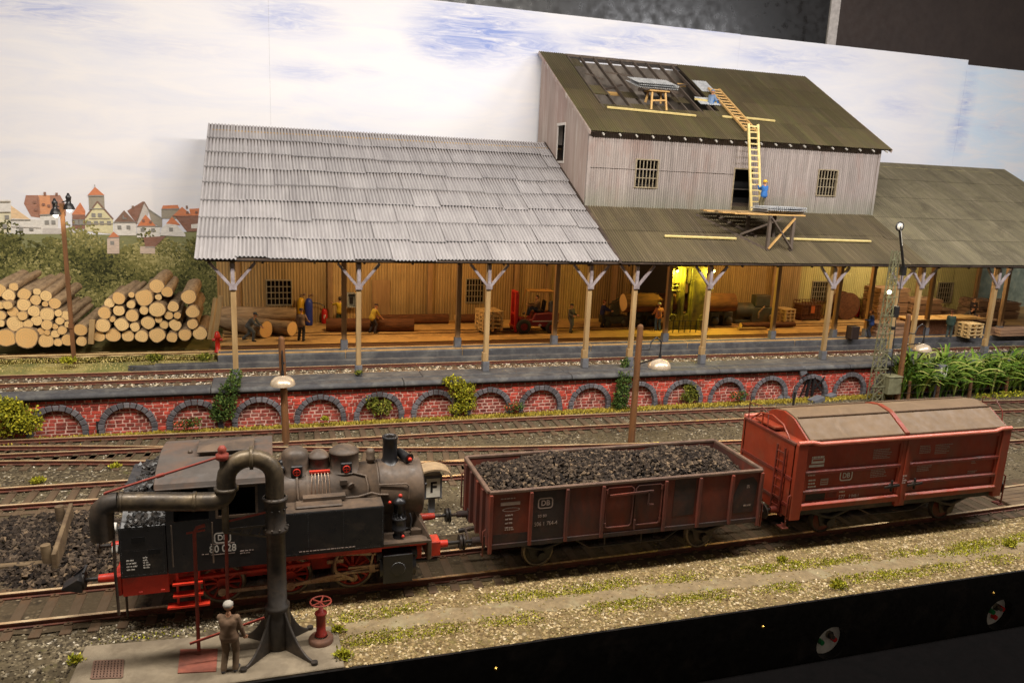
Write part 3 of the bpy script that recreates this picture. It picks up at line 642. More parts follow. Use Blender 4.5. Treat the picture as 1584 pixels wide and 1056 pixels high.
g = G(); g.box((X0-.05,23.25,12.08),(X0+.03,24.6,12.2)); g.box((X0-.05,23.25,14.25),(X0+.03,24.6,14.4)); g.box((X0-.02,23.27,12.2),(X0+.03,23.34,14.25)); g.box((X0-.02,24.51,12.2),(X0+.03,24.58,14.25))
w = build(g,'narrow_window',flat('white_sill',lin(205,198,190),.6),st)
g = G(); g.box((X0+.5,22.9,11.8),(X0+.55,25,14.7)); build(g,'dark_window_backing',M_pit,w)  # near-black sheet paints the dark inside behind the narrow window
g = G(); g.box((X0+.05,28.12,9.3),(X1-.05,28.2,18.5)); build(g,'rear_wall',mat('grey_inner_wall',lin(122,112,102),lin(100,92,84),1.2,.9,dirt=lin(86,76,68)),st)
g = G(); g.box((X0+.05,19.9,11.0),(X1-.05,28.1,11.05)); build(g,'loft_floor',mat('loft_floor',lin(64,56,48),scale=2,rough=.9),st)
g = G(); g.box((X0+.1,20.6,9.5),(X1-.1,20.66,12.9)); build(g,'dark_inside_sheet',M_pit,st)  # near-black sheet paints the dark inside behind the front openings
for q in SW: window(q, 19.6, st, 6, 3, M_bar)
g = G()
for a,b in (((SDR[0]-.07,9.6),(SDR[0],SDR[3])),((SDR[1],9.6),(SDR[1]+.07,SDR[3])),((SDR[0]-.07,SDR[3]),(SDR[1]+.07,SDR[3]+.08))): g.box((a[0],19.55,a[1]),(b[0],19.72,b[1]))
build(g,'doorway',M_bar,st)
UD = Vector((0,1,.563)).normalized(); UN = Vector((0,-.563,1)).normalized(); UL = math.sqrt(1+.563**2)
def tp(x, y, up=0.0): return Vector((x,y,13.78+.563*(y-19.2)))+UN*up
HX0, HX1, HY0 = 18.35, 26.3, (18.52,22.27,15.51)[1]
g = G(); x = X0-.25
for xx in [X0-.1]:
    pass
x = X0-.15
while x < X1+.45:
    w = min(random.choice([1.0,1.15,1.3]), X1+.46-x)
    if x < HX0 < x+w: w = HX0-x
    if x < HX1 < x+w: w = HX1-x
    inh = HX0-1e-6 <= x and x+w <= HX1+1e-6
    n = 4; ys = [19.1+(28.25-19.1)*i/n for i in range(n+1)]
    for a,b in zip(ys[:-1],ys[1:]):
        if inh:
            if a >= HY0-.01: continue
            lim = HY0+random.uniform(-.25,.15)
            b = min(b, lim)
            if b-a < .15: continue
        corr(g, tp(x,a-.03*random.random(),.06+.012*random.random()), (1,0,0), tp(x,b+.1,.05)-tp(x,a,.06), w, (b-a)*UL+(.1 if not inh else .02), .14, .026, 0, random.random())
    x += w
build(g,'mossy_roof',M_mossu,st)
g = G()
for (a,b,c,d) in ((X0-.13,HX0,19.15,28.2),(HX1,X1+.43,19.15,28.2),(HX0,HX1,19.15,HY0-.3)):
    g.add([tp(a,c),tp(b,c),tp(b,d),tp(a,d),tp(a,c,-.06),tp(b,c,-.06),tp(b,d,-.06),tp(a,d,-.06)],[(0,1,2,3),(7,6,5,4),(0,4,5,1),(1,5,6,2),(2,6,7,3),(3,7,4,0)])
build(g,'roof_boarding',M_dkwood,st)
M_raf = mat('grey_rafter', lin(98,84,72), lin(76,66,58), 4, .8, stretch=(1,.2,.2))
M_new = mat('new_timber', lin(204,164,102), lin(182,140,84), 5, .7, stretch=(.2,1,1), bump=.1)
for i in range(9):
    xx = HX0+.1+i*.93; g = G(); g.bar(tp(xx,HY0-.6,-.02),tp(xx,28.1,-.02),.085,.18,up=UN); build(g,'rafter',M_raf,st)
g = G(); g.bar(tp(HX0,28.18,.02),tp(HX1,28.18,.02),.16,.16); build(g,'ridge_purlin',M_raf,st)
for (y,a,b,m) in ((25.9,HX1-3.3,HX1-.4,M_new),(24.0,HX0+.15,HX0+2.6,M_new),(24.8,HX1-4.2,HX1-1.2,M_raf)):
    g = G(); g.bar(tp(a,y,-.22),tp(b,y,-.22),.22,.14,up=UN); build(g,'purlin',m,st)
for i,(x_,y_,l_,r_) in enumerate(((20.2,24.4,1.6,.5),(22.9,24.9,2.1,-.35),(24.3,23.6,1.3,.9),(21.3,26.2,1.8,-.15),(25.2,25.4,1.4,.3),(19.4,25.6,1.2,-.6))):
    g = G(); c0 = tp(x_,y_,.0); g.bar(c0-Vector((math.cos(r_),math.sin(r_),.563*math.sin(r_)))*l_/2,c0+Vector((math.cos(r_),math.sin(r_),.563*math.sin(r_)))*l_/2,.2,.035,up=UN); build(g,'broken_board',M_raf if i%2 else M_dkwood,st)
for x_,y_,w_,l_ in ((18.4,23.2,1.1,1.5),(20.3,23.0,.9,.8),(23.6,22.9,1.0,.9),(18.4,26.6,.7,1.4)):
    g = G(); corr(g, tp(x_,y_,.09),(1,.05*random.uniform(-1,1),0),UD+UN*random.uniform(-.08,.05),w_,l_,.14,.026,0,random.random()); build(g,'loose_sheet',M_mossu,st)
g = G()
for i in range(20):
    xx = X0+.6+i*.99; g.cyl((xx,19.02,13.60),(xx,19.6,13.90),.05,n=8)
build(g,'rafter_ends',mat('white_rafter_end',lin(196,190,180)),st)
g = G(); g.bar(tp(X0-.16,19.1,-.05),tp(X0-.16,28.3,-.05),.06,.2); build(g,'barge_board',M_side,st); g = G(); g.bar(tp(X1+.47,19.1,-.05),tp(X1+.47,28.3,-.05),.06,.2); build(g,'barge_board',M_side,st)
# new bright sheet laid at the hole, with the roofer
M_steel = mat('new_galvanised_sheet', lin(208,208,208), lin(160,162,166), 3, .35, .0)
g = G(); corr(g, tp(26.3,24.6,.12),(1,0,0),UD,1.0,1.6,.12,.025); corr(g, tp(25.3,22.9,.12),(1,0,0),UD,1.5,1.0,.12,.025); build(g,'new_roof_sheet',M_steel,st)
# ---------------------------------------------------------------- battens, trestles and ladders on the roofs
M_bat = mat('pale_batten', lin(226,204,140), lin(206,182,116), 4, .7)
BT = [((18.56,21.56,15.11),(24.13,21.33,14.98),'u','long pale batten under the sheet trestle on the upper roof'),((25.12,23.39,16.14),(26.60,23.21,16.04),'u','short pale batten on the upper roof left of the roof ladder head'),((26.00,21.49,15.07),(27.10,21.40,15.02),'u','short pale batten ending against the left rail of the roof ladder'),((27.53,21.52,15.09),(29.60,21.40,15.02),'u','pale batten at the head of the standing ladder'),
 ((20.26,16.71,8.30),(24.57,16.59,8.25),'l','pale batten on the lower mossy roof left of the scaffold'),((27.81,16.69,8.29),(33.63,16.59,8.25),'l','pale batten on the lower mossy roof right of the scaffold')]
for a,b,w,l in BT:
    N_ = UN if w == 'u' else SN; a, b = Vector(a)+N_*.16, Vector(b)+N_*.16
    g = G(); g.bar(a,b,.12,.08,up=N_); tag(build(g,'batten',M_bat,org=tuple((a+b)/2)), l, 'batten', 'battens on the mossy roofs')
# sheet trestle on the upper roof
c = tp(22.0,22.3,.05)
t = empty('sawhorse', c, 'pale wooden sawhorse carrying roofing sheets on the upper roof', 'sawhorse')
g = G(); zt = c.z+.8
tops = [(-.5,-.5),(.5,-.5),(.5,.5),(-.5,.5)]
for sx,sy in tops:
    lg = G(); ff = tp(c.x+sx*1.0, c.y+sy*.8, .05); lg.bar(ff,(c.x+sx*.85,c.y+sy*.5,zt),.10,.10); build(lg,'leg',M_new,t)
g.box((c.x-.65,c.y-.4,zt),(c.x+.65,c.y+.4,zt+.08)); g.bar((c.x-.45,c.y-.35,c.z+.28),(c.x+.45,c.y-.35,c.z+.34),.08,.1); build(g,'top_boards',M_new,t,bevel=.01)
def sheetpile(name, org, w, l, n, label, jit=.12, tl=0.0):
    g = G(); z = org[2]
    for i in range(n):
        corr(g,(org[0]-w/2+random.uniform(-jit,jit),org[1]-l/2+random.uniform(-jit,jit),z+.03-.0*l),(1,random.uniform(-.06,.06),0),(0,1,tl),w,l,.13,.03,0,random.random()); z += .055
    return tag(build(g,name,M_steel,org=org), label, 'roofing sheets')
sheetpile('sheet_stack',(c.x-.2,c.y+.1,zt+.12),2.5,1.5,5,'stack of bright roofing sheets lying on the sawhorse by the roof hole',.2,.3)
# scaffold trestle on the lower roof
pz_ = 9.72
t = empty('scaffold_trestle', (26.5,16.6,8.2), 'brown timber scaffold with a plank deck standing on the lower mossy roof', 'scaffold')
SX = ((26.03,15.70,7.83)[0], (27.54,15.70,7.78)[0])
legs = [(SX[0],15.7),(SX[1],15.7),(SX[0]-.5,17.0),(SX[1]-.3,17.0)]
for x,y in legs:
    g = G(); g.bar((x,y,7.3+.5*(y-14.6)),(x,y,pz_),.16,.16); build(g,'leg',M_raf,t)
for a,b in ((0,1),(1,0)):
    g = G(); x0_, x1_ = legs[a][0], legs[b][0]; g.bar((x0_,15.6-.03*a,7.95),(x1_,15.6-.03*a,pz_-.1),.13,.07); build(g,'diagonal_brace',M_new if a == 0 else M_raf,t)
g = G(); g.bar((SX[0]-2.6,19.0,9.5),(SX[0],15.75,7.9),.13,.13); g.bar((SX[0]-1.5,18.6,9.5),(SX[0]+.1,16.9,8.5),.12,.12); g.bar((SX[0]-.9,17.0,8.6),(SX[0]+.9,15.8,9.6),.12,.1); build(g,'raking_strut',M_raf,t)
for i,(x0_,x1_,y) in enumerate(((SX[0]-2.1,SX[1]+.75,16.0),(SX[0]-1.5,SX[1]+1.15,16.5),(SX[0]-2.3,SX[1]+.3,17.05),(SX[0]-2.2,SX[1]+.5,17.6),(SX[0]-2.5,SX[1]+.1,18.2),(SX[0]-2.4,SX[0]+.6,18.8))):
    g = G(); g.cbox(((x0_+x1_)/2,y,pz_+.05+.03*(i%2)),(x1_-x0_,.42,.07),rz=random.uniform(-.05,.05)); build(g,'deck_plank',M_new if i%2 == 0 else M_tan,t,bevel=.008)
sheetpile('sheet_stack',((27.17,16.60,10.01)[0],16.6,pz_+.15),2.4,1.5,6,'stack of bright roofing sheets lying on the scaffold deck')
def ladder(name, a, b, wid, n, wv, label, m):
    a, b, wv = Vector(a), Vector(b), Vector(wv).normalized(); t = empty(name, a, label, 'ladder', 'wooden ladders')
    for s in (-1,1):
        g = G(); g.bar(a+wv*s*wid/2, b+wv*s*wid/2, .09,.13,up=wv); build(g,'rail',m,t)
    for i in range(n):
        p = a+(b-a)*((i+.6)/n); g = G(); g.bar(p-wv*wid/2, p+wv*wid/2, .07,.07); build(g,'rung',m,t)
    return t
LB = Vector(((27.07,18.60,10.15)[0],18.6,9.85)); LT = Vector(((26.55,19.00,14.69)[0],19.0,(26.55,19.00,14.69)[2]))
ladder('ladder', LB, LT, .62, 15, (1,0,0), 'pale wooden ladder standing upright from the scaffold deck to the eave', M_bat)
a, b = Vector((26.96,19.83,14.13))+UN*.25, Vector((27.20,24.80,16.93))+UN*.25
ladder('ladder', a, b, .72, 14, (1,-.12,-.05), 'wooden ladder lying up the slope of the upper mossy roof', M_new)
# ---------------------------------------------------------------- unseen lamps added under the shed roof for the orange floor glow
def unseen_lamp(x, y, z, power, col, label):
    t = empty('unseen_lamp', (x,y,z), label, 'hanging lamp', 'unseen lamps under the shed roof')
    g = G(); g.lathe((x,y,z),[(.03,.35),(.06,.2),(.22,.05),(.26,0),(.24,.01),(.05,.17)],14); g.cyl((x,y,z+.34),(x,y,7.2+.5*(y-14.6)),.015); build(g,'shade',M_dkwood,t)
    g = G(); g.ball((x,y,z+.04),.07); build(g,'bulb',flat('lit_bulb',(1,.75,.3),.4,0,6),t)
    d = bpy.data.lights.new('bulb_light','POINT'); d.energy = power; d.color = col; d.shadow_soft_size = .09
    o = bpy.data.objects.new('bulb_light',d); COL.objects.link(o); o.parent = t; o.location = (0,0,-.12)
OR = (1,.55,.19)
for i,(x,y,p) in enumerate(((4.4,20.6,800),(9.6,20.8,560),(16.2,21.5,240),(28.6,21.0,430),(33.5,21.0,380),(41.5,20.6,1150))):
    unseen_lamp(x, y, 7.9, p, OR if 0 < i < 5 else ((1,.70,.36) if i == 0 else (1,.80,.50)), 'small unseen lamp under the roof, '+['nearest the logs','above the forklift pallets','above the walking workman','above the cut logs','above the crate','added over the plank stacks'][i])  # the rightmost is added in place of strip light on that end

# ---------------------------------------------------------------- railway tracks
M_railtop = mat('polished_rail_glint', lin(228,202,160), lin(190,154,112), 2, .26, .35)  # polished heads, paler so the colour carries the lamp highlights
M_railside = mat('rusty_rail_side', lin(112,64,46), lin(88,50,38), 6, .8, dirt=lin(70,46,36))
M_sleep = mat('brown_sleeper', lin(92,68,48), lin(70,52,38), 5, .85, tint=.2, dirt=lin(104,88,66), damt=.35, stretch=(1,.2,1), bump=.3)
M_sleepd = mat('oily_sleeper', lin(100,72,48), lin(76,56,38), 3, .85, tint=.2, dirt=lin(86,72,54), damt=.7, stretch=(1,.4,1), bump=.3)
def interp(pts, x):
    for (a,ya),(b,yb) in zip(pts[:-1],pts[1:]):
        if x <= b: break
    u = max(0,min(1,(x-a)/(b-a))) if b != a else 0
    return ya+(yb-ya)*u
def smooth_line(pts, x0, x1, n):
    xs = np.linspace(x0,x1,n); ys = np.array([interp(pts,x) for x in xs]); kk = max(3,n//8)|1
    yp = np.pad(ys,kk//2,mode='reflect',reflect_type='odd'); ys = np.convolve(yp,np.ones(kk)/kk,'valid'); return xs, ys
PROF = [(-.085,-.155),(.085,-.155),(.085,-.13),(.025,-.11),(.025,-.06),(.05,-.045),(.05,0),(-.05,0),(-.05,-.045),(-.025,-.06),(-.025,-.11),(-.085,-.13)]
def track(label, pts, x0, x1, z, gauge, group='tracks on the layout', sx=None, sm=None):
    xs, ys = smooth_line(pts, x0, x1, 60)
    t = empty('railway_track', (xs[0],ys[0],z-.3), label, 'railway track', group)
    dx, dy = np.gradient(xs), np.gradient(ys); ln = np.hypot(dx,dy); nx, ny = -dy/ln, dx/ln
    for s in (-1,1):
        g = G(); V = []; nP = len(PROF)
        for i in range(len(xs)):
            for u,w in PROF:
                o = s*gauge/2+u; V.append((xs[i]+nx[i]*o, ys[i]+ny[i]*o, z+w))
        n0 = len(xs)
        for k_ in range(nP):
            f = [(i*nP+k_, (i+1)*nP+k_, (i+1)*nP+(k_+1)%nP, i*nP+(k_+1)%nP) for i in range(n0-1)]
            g.add(V, f, 1 if k_ == 6 else 0) if k_ == 0 else (g.f.extend(f), g.m.extend([1 if k_ == 6 else 0]*len(f)), g.s.extend([False]*len(f)), g.t.extend([.5]*len(f)))
        build(g,'rail',[M_railside,M_railtop],t)
    # sleepers share one mesh, each is its own part
    first = None; L = np.concatenate([[0],np.cumsum(np.hypot(np.diff(xs),np.diff(ys)))]); d = .2; cnt = 0
    lo, hi = sx or (x0,x1)
    while d < L[-1] and cnt < 98:
        x = np.interp(d,L,xs); y = np.interp(d,L,ys); a = math.atan2(np.interp(d,L,dy),np.interp(d,L,dx)); d += .655
        if not lo <= x <= hi: continue
        cnt += 1
        if first is None:
            g = G(); h = gauge/2+.53; g.box((-.13,-h,-.27),(.13,h,-.157))
            for s in (-1,1):
                for q in (-1,1):
                    g.box((-.10,s*gauge/2+q*.12-.05,-.157),(.10,s*gauge/2+q*.12+.05,-.115)); g.cyl((0,s*gauge/2+q*.13,-.12),(0,s*gauge/2+q*.13,-.08),.028,n=6)
            first = build(g,'sleeper',sm or M_sleep,None,bevel=.012); o = first
        else: o = first.copy(); COL.objects.link(o)
        o.parent = t; o.location = Vector((x,y,z))-t.location; o.rotation_euler = (0,0,a+random.uniform(-.02,.02))
    return t
FT = [(-20,.10),(-6.5,.07),(-2.6,-.02),(2.3,-.14),(8.5,-.10),(14,.01),(20,.08),(27,.27),(34,.6),(45,1.2)]
track('front track under the steam engine and the two goods wagons', FT, -13, 40, 0, 1.5, sx=(-11,34), sm=M_sleepd)
track('rusty yard track running closest to the brick arches', [(-14,12.95),(-10,12.7),(-.5,12.22),(7.9,12.2),(24,11.72),(40,10.5),(52,9.5)], -14, 50, 0, 1.66)
track('yard track crossing away from the arches behind the engine', [(-14,12.4),(-10,12.08),(-.5,10.15),(7.2,8.62),(20,7.2),(36,6.3),(52,5.4)], -14, 48, 0, 1.62)
track('track beside the coal bunker, ending behind the engine', [(-16,7.55),(-9,7.58),(0,7.42),(5.6,7.25),(9,7.2)], -14, 7.6, 0, 1.55)
track('upper track on the embankment beside the goods shed platform', [(-16,17.1),(-2,16.98),(20,16.95),(60,16.6)], -14, 52, 1.6, 1.5)
# narrow rails let into the shed floor
g = G()
M_fl = mat('floor_rail', lin(104,74,50), rough=.4, metal=.5)
tf = empty('floor_tramway', (-2,19.3,2.2), 'narrow rails let into the sawdust floor of the shed', 'tramway')
for y in (19.25,19.95,22.2,22.95):
    g = G(); g.box((-2.3,y-.04,2.17),(52,y+.04,2.235)); build(g,'floor_rail',M_fl,tf)
for y in (19.72,20.22): g = G(); g.box((-14,y-.03,1.9),(-2.42,y+.03,1.99)); build(g,'bank_rail',M_fl,tf)
g = G(); g.box((-2.3,19.30,2.203),(52,19.90,2.206)); build(g,'oily_strip',mat('oily_strip',lin(104,70,44),rough=.6),tf)
# ---------------------------------------------------------------- shared rolling stock materials
M_loco = mat('sooty_black_paint', lin(34,32,33), lin(26,25,27), 2, .38, dirt=lin(70,60,52), damt=.14, dscale=1.4, spec=.5)
M_locod = mat('dusty_black_paint', lin(78,66,56), lin(58,50,44), 2, .55, dirt=lin(112,92,74), damt=.5, dscale=1.2)
M_red = mat('bright_red_paint', lin(205,52,28), lin(180,42,24), 3, .5, dirt=lin(110,50,36), damt=.3)
M_redd = mat('dirty_red_paint', lin(206,56,34), lin(176,48,32), 3, .6, dirt=lin(90,48,38), damt=.4)
M_iron = mat('oily_iron', lin(48,42,38), lin(34,30,28), 4, .55, .2, dirt=lin(84,66,52), damt=.35)
M_steelrod = mat('worn_steel_rod', lin(176,150,126), lin(132,104,84), 3, .32, .45, dirt=lin(90,48,36), damt=.4)
M_tyre = mat('wheel_tyre', lin(130,114,96), rough=.35, metal=.5)
M_let = mat('white_lettering', lin(214,208,198), rough=.6)
M_letd = mat('faded_lettering', lin(170,150,140), rough=.7)
k = NT('coal'); c_ = k.mix(k.attr(), lin(26,25,25), lin(64,58,53)); M_coal = k.done(c_, .42, 0, None, spec=.6)
k = NT('dusty_coal'); c_ = k.ramp(k.attr(), [(0,lin(30,26,24)),(.5,lin(58,49,42)),(.9,lin(90,77,64)),(1,lin(126,106,84))]); M_coald = k.done(c_, .85, 0, None, spec=.12)
def coal_heap(name, x0, x1, y0, y1, zf, n, s0, s1, m, parent=None, layers=1):
    P = np.stack([RNG.uniform(x0,x1,n), RNG.uniform(y0,y1,n), np.zeros(n)],1)
    P[:,2] = [zf(x,y) for x,y in P[:,:2]]; P[:,2] += RNG.uniform(-.05,.03,n)
    V,F,T = stones(P, RNG.uniform(s0,s1,n), .85); return mesh_np(name, V, F, m, T, parent)
def lines(parent, x, y, z, rows, w, h=.035, gap=.065, m=None, name='lettering', seed=1):
    """rows of small unreadable print as short strokes"""
    rr = random.Random(seed); g = G()
    for i in range(rows):
        a = x
        while a < x+w*rr.uniform(.7,1):
            s = rr.uniform(.03,.10); g.box((a,y,z-i*gap),(a+s,y+.006,z-i*gap-h)); a += s+.02
    return build(g,name,m or M_letd,parent)
def emblem(parent, x, y, z, w, m):
    """rounded frame with the two letters of the railway"""
    g = G(); h = w*.72; n = 6
    def rr(w_,h_,r):
        P = []
        for cx,cz,a0 in ((w_/2-r,h_/2-r,0),(-w_/2+r,h_/2-r,1),(-w_/2+r,-h_/2+r,2),(w_/2-r,-h_/2+r,3)):
            for i in range(n+1): a = math.pi/2*(a0+i/n); P.append((x+cx+r*math.cos(a), z+cz+r*math.sin(a)))
        return P
    A, B = rr(w,h,w*.2), rr(w*.84,h*.78,w*.14); N = len(A)
    g.add([(u,y,v) for u,v in A]+[(u,y,v) for u,v in B],[(i,(i+1)%N,N+(i+1)%N,N+i) for i in range(N)]); o = build(g,'emblem_frame',m,parent)
    text('DB', w*.5, 'emblem_letters', m, parent, face_front(x,y-.002,z,.9), bold=.004)
def wheelset(parent, x, r, m, mt, spokes=0, y=.76, cy=0.0):
    o = None
    for s in (-1,1):
        w = empty_part('wheel', (x,cy+s*y,r), parent)
        g = G(); g.lathe((x,cy+s*y-.06,r),[(r*.86,0),(r+.03,0),(r+.03,.03),(r,.05),(r,.13),(r*.86,.13),(r*.86,0)],28,0,(0,1,0)) if s > 0 else g.lathe((x,cy-y+.06,r),[(r*.86,0),(r+.03,0),(r+.03,.03),(r,.05),(r,.13),(r*.86,.13),(r*.86,0)],28,0,(0,-1,0))
        build(g,'tyre',mt,w)
        g = G(); c = (x,cy+s*y,r)
        if spokes:
            for i in range(spokes):
                a = 2*math.pi*i/spokes; g.bar((c[0]+.1*math.cos(a),c[1],c[2]+.1*math.sin(a)),(c[0]+r*.87*math.cos(a),c[1],c[2]+r*.87*math.sin(a)),.07,.05)
            g.cyl((c[0],c[1]-.08,c[2]),(c[0],c[1]+.08,c[2]),.15); g.lathe((x,c[1]-.03,r),[(r*.78,0),(r*.87,0),(r*.87,.07),(r*.78,.07)],24,0,(0,1,0))
        else: g.cyl((c[0],c[1]-.035,c[2]),(c[0],c[1]+.035,c[2]),r*.87,n=24); g.cyl((c[0],c[1]-.06,c[2]),(c[0],c[1]+.06,c[2]),.12)
        build(g,'wheel_centre',m,w)
    g = G(); g.cyl((x,cy-y,r),(x,cy+y,r),.07); build(g,'axle',M_iron,parent)
def empty_part(name, loc, parent):
    o = bpy.data.objects.new(name, None); COL.objects.link(o); o.parent = parent; o.location = Vector(loc)-worldpos(parent); o.empty_display_size = .1; return o
def buffer(parent, x, y, z, d, m, mh, plate=.21):
    g = G(); g.cyl((x,y,z),(x+d*.34,y,z),.115,.10,14); g.box((x-.02*d,y-.19,z-.19),(x+.03*d,y+.19,z+.19)); o = build(g,'buffer',m,parent)
    g = G(); g.cyl((x+d*.34,y,z),(x+d*.56,y,z),.055,n=10); g.cyl((x+d*.56,y,z),(x+d*.60,y,z),plate,plate,20); build(g,'buffer_head',mh,o)
# ---------------------------------------------------------------- steam locomotive
LY = -.08
lo = empty('steam_locomotive', (.3,LY,0), 'small black tank engine with red frames, three domes and a tall chimney', 'locomotive')
def Y(v): return LY+v
g = G(); g.box((-3.5,Y(-.62),.55),(4.0,Y(-.56),1.35)); g.box((-3.5,Y(.56),.55),(4.0,Y(.62),1.35)); g.box((-3.45,Y(-1.28),1.30),(4.0,Y(1.28),1.40))
g.box((-2.4,Y(-1.40),1.28),(2.75,Y(-1.30),1.42)); build(g,'frame',M_redd,lo,bevel=.01)
g = G(); g.box((-3.72,Y(-1.42),.82),(-3.56,Y(1.42),1.36)); build(g,'buffer_beam',M_red,lo,bevel=.02)
g = G(); g.box((-3.55,Y(-1.43),.80),(-2.5,Y(-1.36),1.31)); g.box((-3.2,Y(-1.45),.84),(-3.1,Y(-1.43),.9)); g.box((-2.7,Y(-1.45),.84),(-2.6,Y(-1.43),.9)); build(g,'bunker_skirt',M_red,lo,bevel=.02)
g = G(); g.box((4.02,Y(-1.3),.85),(4.14,Y(1.3),1.44)); build(g,'buffer_beam',M_locod,lo,bevel=.02)
for s in (-1,1):
    buffer(lo, -3.72, Y(s*.9), 1.08, -1.3, M_red, M_iron); buffer(lo, 4.14, Y(s*.9), 1.08, 1.55, M_red, M_iron)
    g = G(); g.box((4.15,Y(s*.9)-.24,.85),(4.42,Y(s*.9)+.24,1.28)) if s < 0 else g.box((4.15,Y(s*.9)-.2,.9),(4.25,Y(s*.9)+.2,1.26)); build(g,'buffer_box',M_red,lo,bevel=.02)
# driving wheels, rods, cylinders
for x in (-1.3,.40,2.05): wheelset(lo, x, .56, M_redd, M_tyre, 12, .78, LY)
ry = Y(-.98)
g = G(); g.bar((-1.3,ry,.40),(2.05,ry,.40),.05,.11); 
for x in (-1.3,.4,2.05): g.cyl((x,ry-.05,.40),(x,ry+.09,.40),.11,n=14)
build(g,'coupling_rod',M_steelrod,lo,bevel=.01)
g = G(); g.bar((.4,ry-.08,.40),(2.55,ry-.08,.68),.05,.10); g.cyl((.4,ry-.13,.4),(.4,ry-.02,.4),.12,n=14); g.bar((1.9,ry-.1,.75),(2.85,ry-.1,.75),.08,.06); g.bar((1.9,ry-.1,.6),(2.85,ry-.1,.6),.08,.06); g.box((2.45,ry-.16,.56),(2.62,ry-.02,.8)); g.cyl((2.3,ry-.07,.68),(2.85,ry-.07,.68),.035); build(g,'connecting_rod',M_steelrod,lo,bevel=.008)
g = G(); g.bar((1.5,ry-.04,1.16),(2.9,ry-.04,1.02),.05,.07); g.tube([(1.62,ry-.06,.55),(1.55,ry-.06,.75),(1.55,ry-.06,.95),(1.65,ry-.06,1.15)],.05); g.bar((2.05,ry-.12,.40),(1.62,ry-.08,.62),.05,.08); g.bar((2.5,ry-.12,.72),(2.56,ry-.12,1.1),.05,.07); g.box((1.35,ry-.07,.9),(1.78,ry+.02,1.0)); build(g,'valve_gear',M_steelrod,lo)
g = G(); g.bar((-2.3,Y(-1.2),.98),(.9,Y(-1.2),1.05),.09,.09); g.bar((-2.35,Y(-1.35),1.05),(.1,Y(-1.35),1.12),.07,.05); g.cyl((-2.3,Y(-1.18),1.2),(-.35,Y(-1.18),1.28),.075); build(g,'red_pipework',M_red,lo)
for s in (-1,1):
    g = G(); y0, y1 = Y(s*.72), Y(s*1.4)
    g.box((2.80,y0,.32),(3.60,y1,1.14)); g.cyl((2.72,Y(s*1.05),.70),(3.70,Y(s*1.05),.70),.34,n=20); g.cyl((2.66,Y(s*1.05),1.0),(3.76,Y(s*1.05),1.0),.17,n=16); g.cyl((3.7,Y(s*1.05),.72),(4.35,Y(s*1.05),.72),.06,n=10)
    g.lathe((3.2,y1,.72),[(.2,0),(.2,.01*1),(.17,.012),(.0,.012)],20,0,(0,s,0)); build(g,'cylinder',M_loco,lo,bevel=.04)
# steps and rear ladder
for s in (-1,1):
    g = G(); a_, b_ = -2.42, -1.72; yq = Y(s*1.36)
    for x in (a_+.1,b_-.1): g.box((x-.03,yq-.02,.35),(x+.03,yq+.02,1.3))
    for z in (.36,.66,.98):
        e = .14 if z < .5 else 0; g.box((a_-e,min(yq-s*.08,yq+s*.16),z),(b_+e,max(yq-s*.08,yq+s*.16),z+.05))
    build(g,'cab_step',M_red,lo)
# side tanks with rivet rows
for s in (-1,1):
    g = G(); yo = Y(s*1.47); g.box((-.1,Y(s*.62),1.44),(2.80,yo,2.62)); rv = []
    for i in range(58): rv += [(-.05+i*.049,2.58),(-.05+i*.049,1.49)]
    for i in range(22): rv += [(2.76,1.5+i*.05),(1.75,1.5+i*.05),(.85,1.5+i*.05)]
    for x,z in rv: g.cyl((x,yo-s*.002,z),(x,yo+s*.009,z),.011,.006,5)
    o = build(g,'side_tank',M_loco,lo,bevel=.02)
    g = G(); g.box((-.08,Y(s*.64),2.622),(2.78,yo-s*.02,2.632)); build(g,'tank_top',M_locod,o)
    g = G(); g.box((.55,Y(s*.85),2.63),(1.75,Y(s*1.28),2.70)); build(g,'filler_lid',M_locod,o,bevel=.03)
# boiler, smokebox, domes
BZ = 2.52
g = G(); g.lathe((-.2,LY,BZ),[(.78,0),(.78,2.95),(.80,2.95),(.80,2.98),(.78,2.98),(.78,3.02)],36,0,(1,0,0)); g.lathe((-.2,LY,BZ),[(.79,1.05),(.795,1.06),(.795,1.12),(.79,1.13)],36,0,(1,0,0)); bo = build(g,'boiler',M_locod,lo)
g = G(); g.lathe((2.8,LY,BZ),[(.80,0),(.82,.02),(.82,1.15),(.80,1.2),(.74,1.22),(.0,1.26)],36,0,(1,0,0)); g.box((2.9,Y(-.62),1.4),(3.9,Y(.62),2.2)); sm = build(g,'smokebox',M_locod,lo)
g = G(); g.lathe((4.0,LY,BZ),[(.62,0),(.60,.06),(.3,.12),(.0,.14)],28,0,(1,0,0)); g.cyl((4.1,LY,BZ),(4.22,LY,BZ),.05); build(g,'smokebox_door',M_loco,sm)
g = G(); g.lathe((3.16,LY,3.26),[(.34,0),(.25,.06),(.205,.16),(.205,.70),(.225,.72),(.225,.78),(.19,.79),(.17,.72),(.17,.05)],24); build(g,'chimney',M_loco,sm)
g = G(); g.lathe((2.62,LY,3.25),[(.10,0),(.09,.1),(.13,.12),(.13,.2),(.11,.22),(.13,.36),(.09,.44),(.0,.46)],16); build(g,'bell',M_locod,bo)
g = G(); g.cyl((3.55,Y(-.1),3.28),(3.55,Y(-.1),3.42),.1,n=12); g.cyl((3.45,Y(.12),3.5),(3.66,Y(-.28),3.44),.13,.15,14); gen = build(g,'turbo_generator',M_loco,sm)
g = G(); g.ball((3.67,Y(-.32),3.43),.06); build(g,'red_knob',M_red,gen)
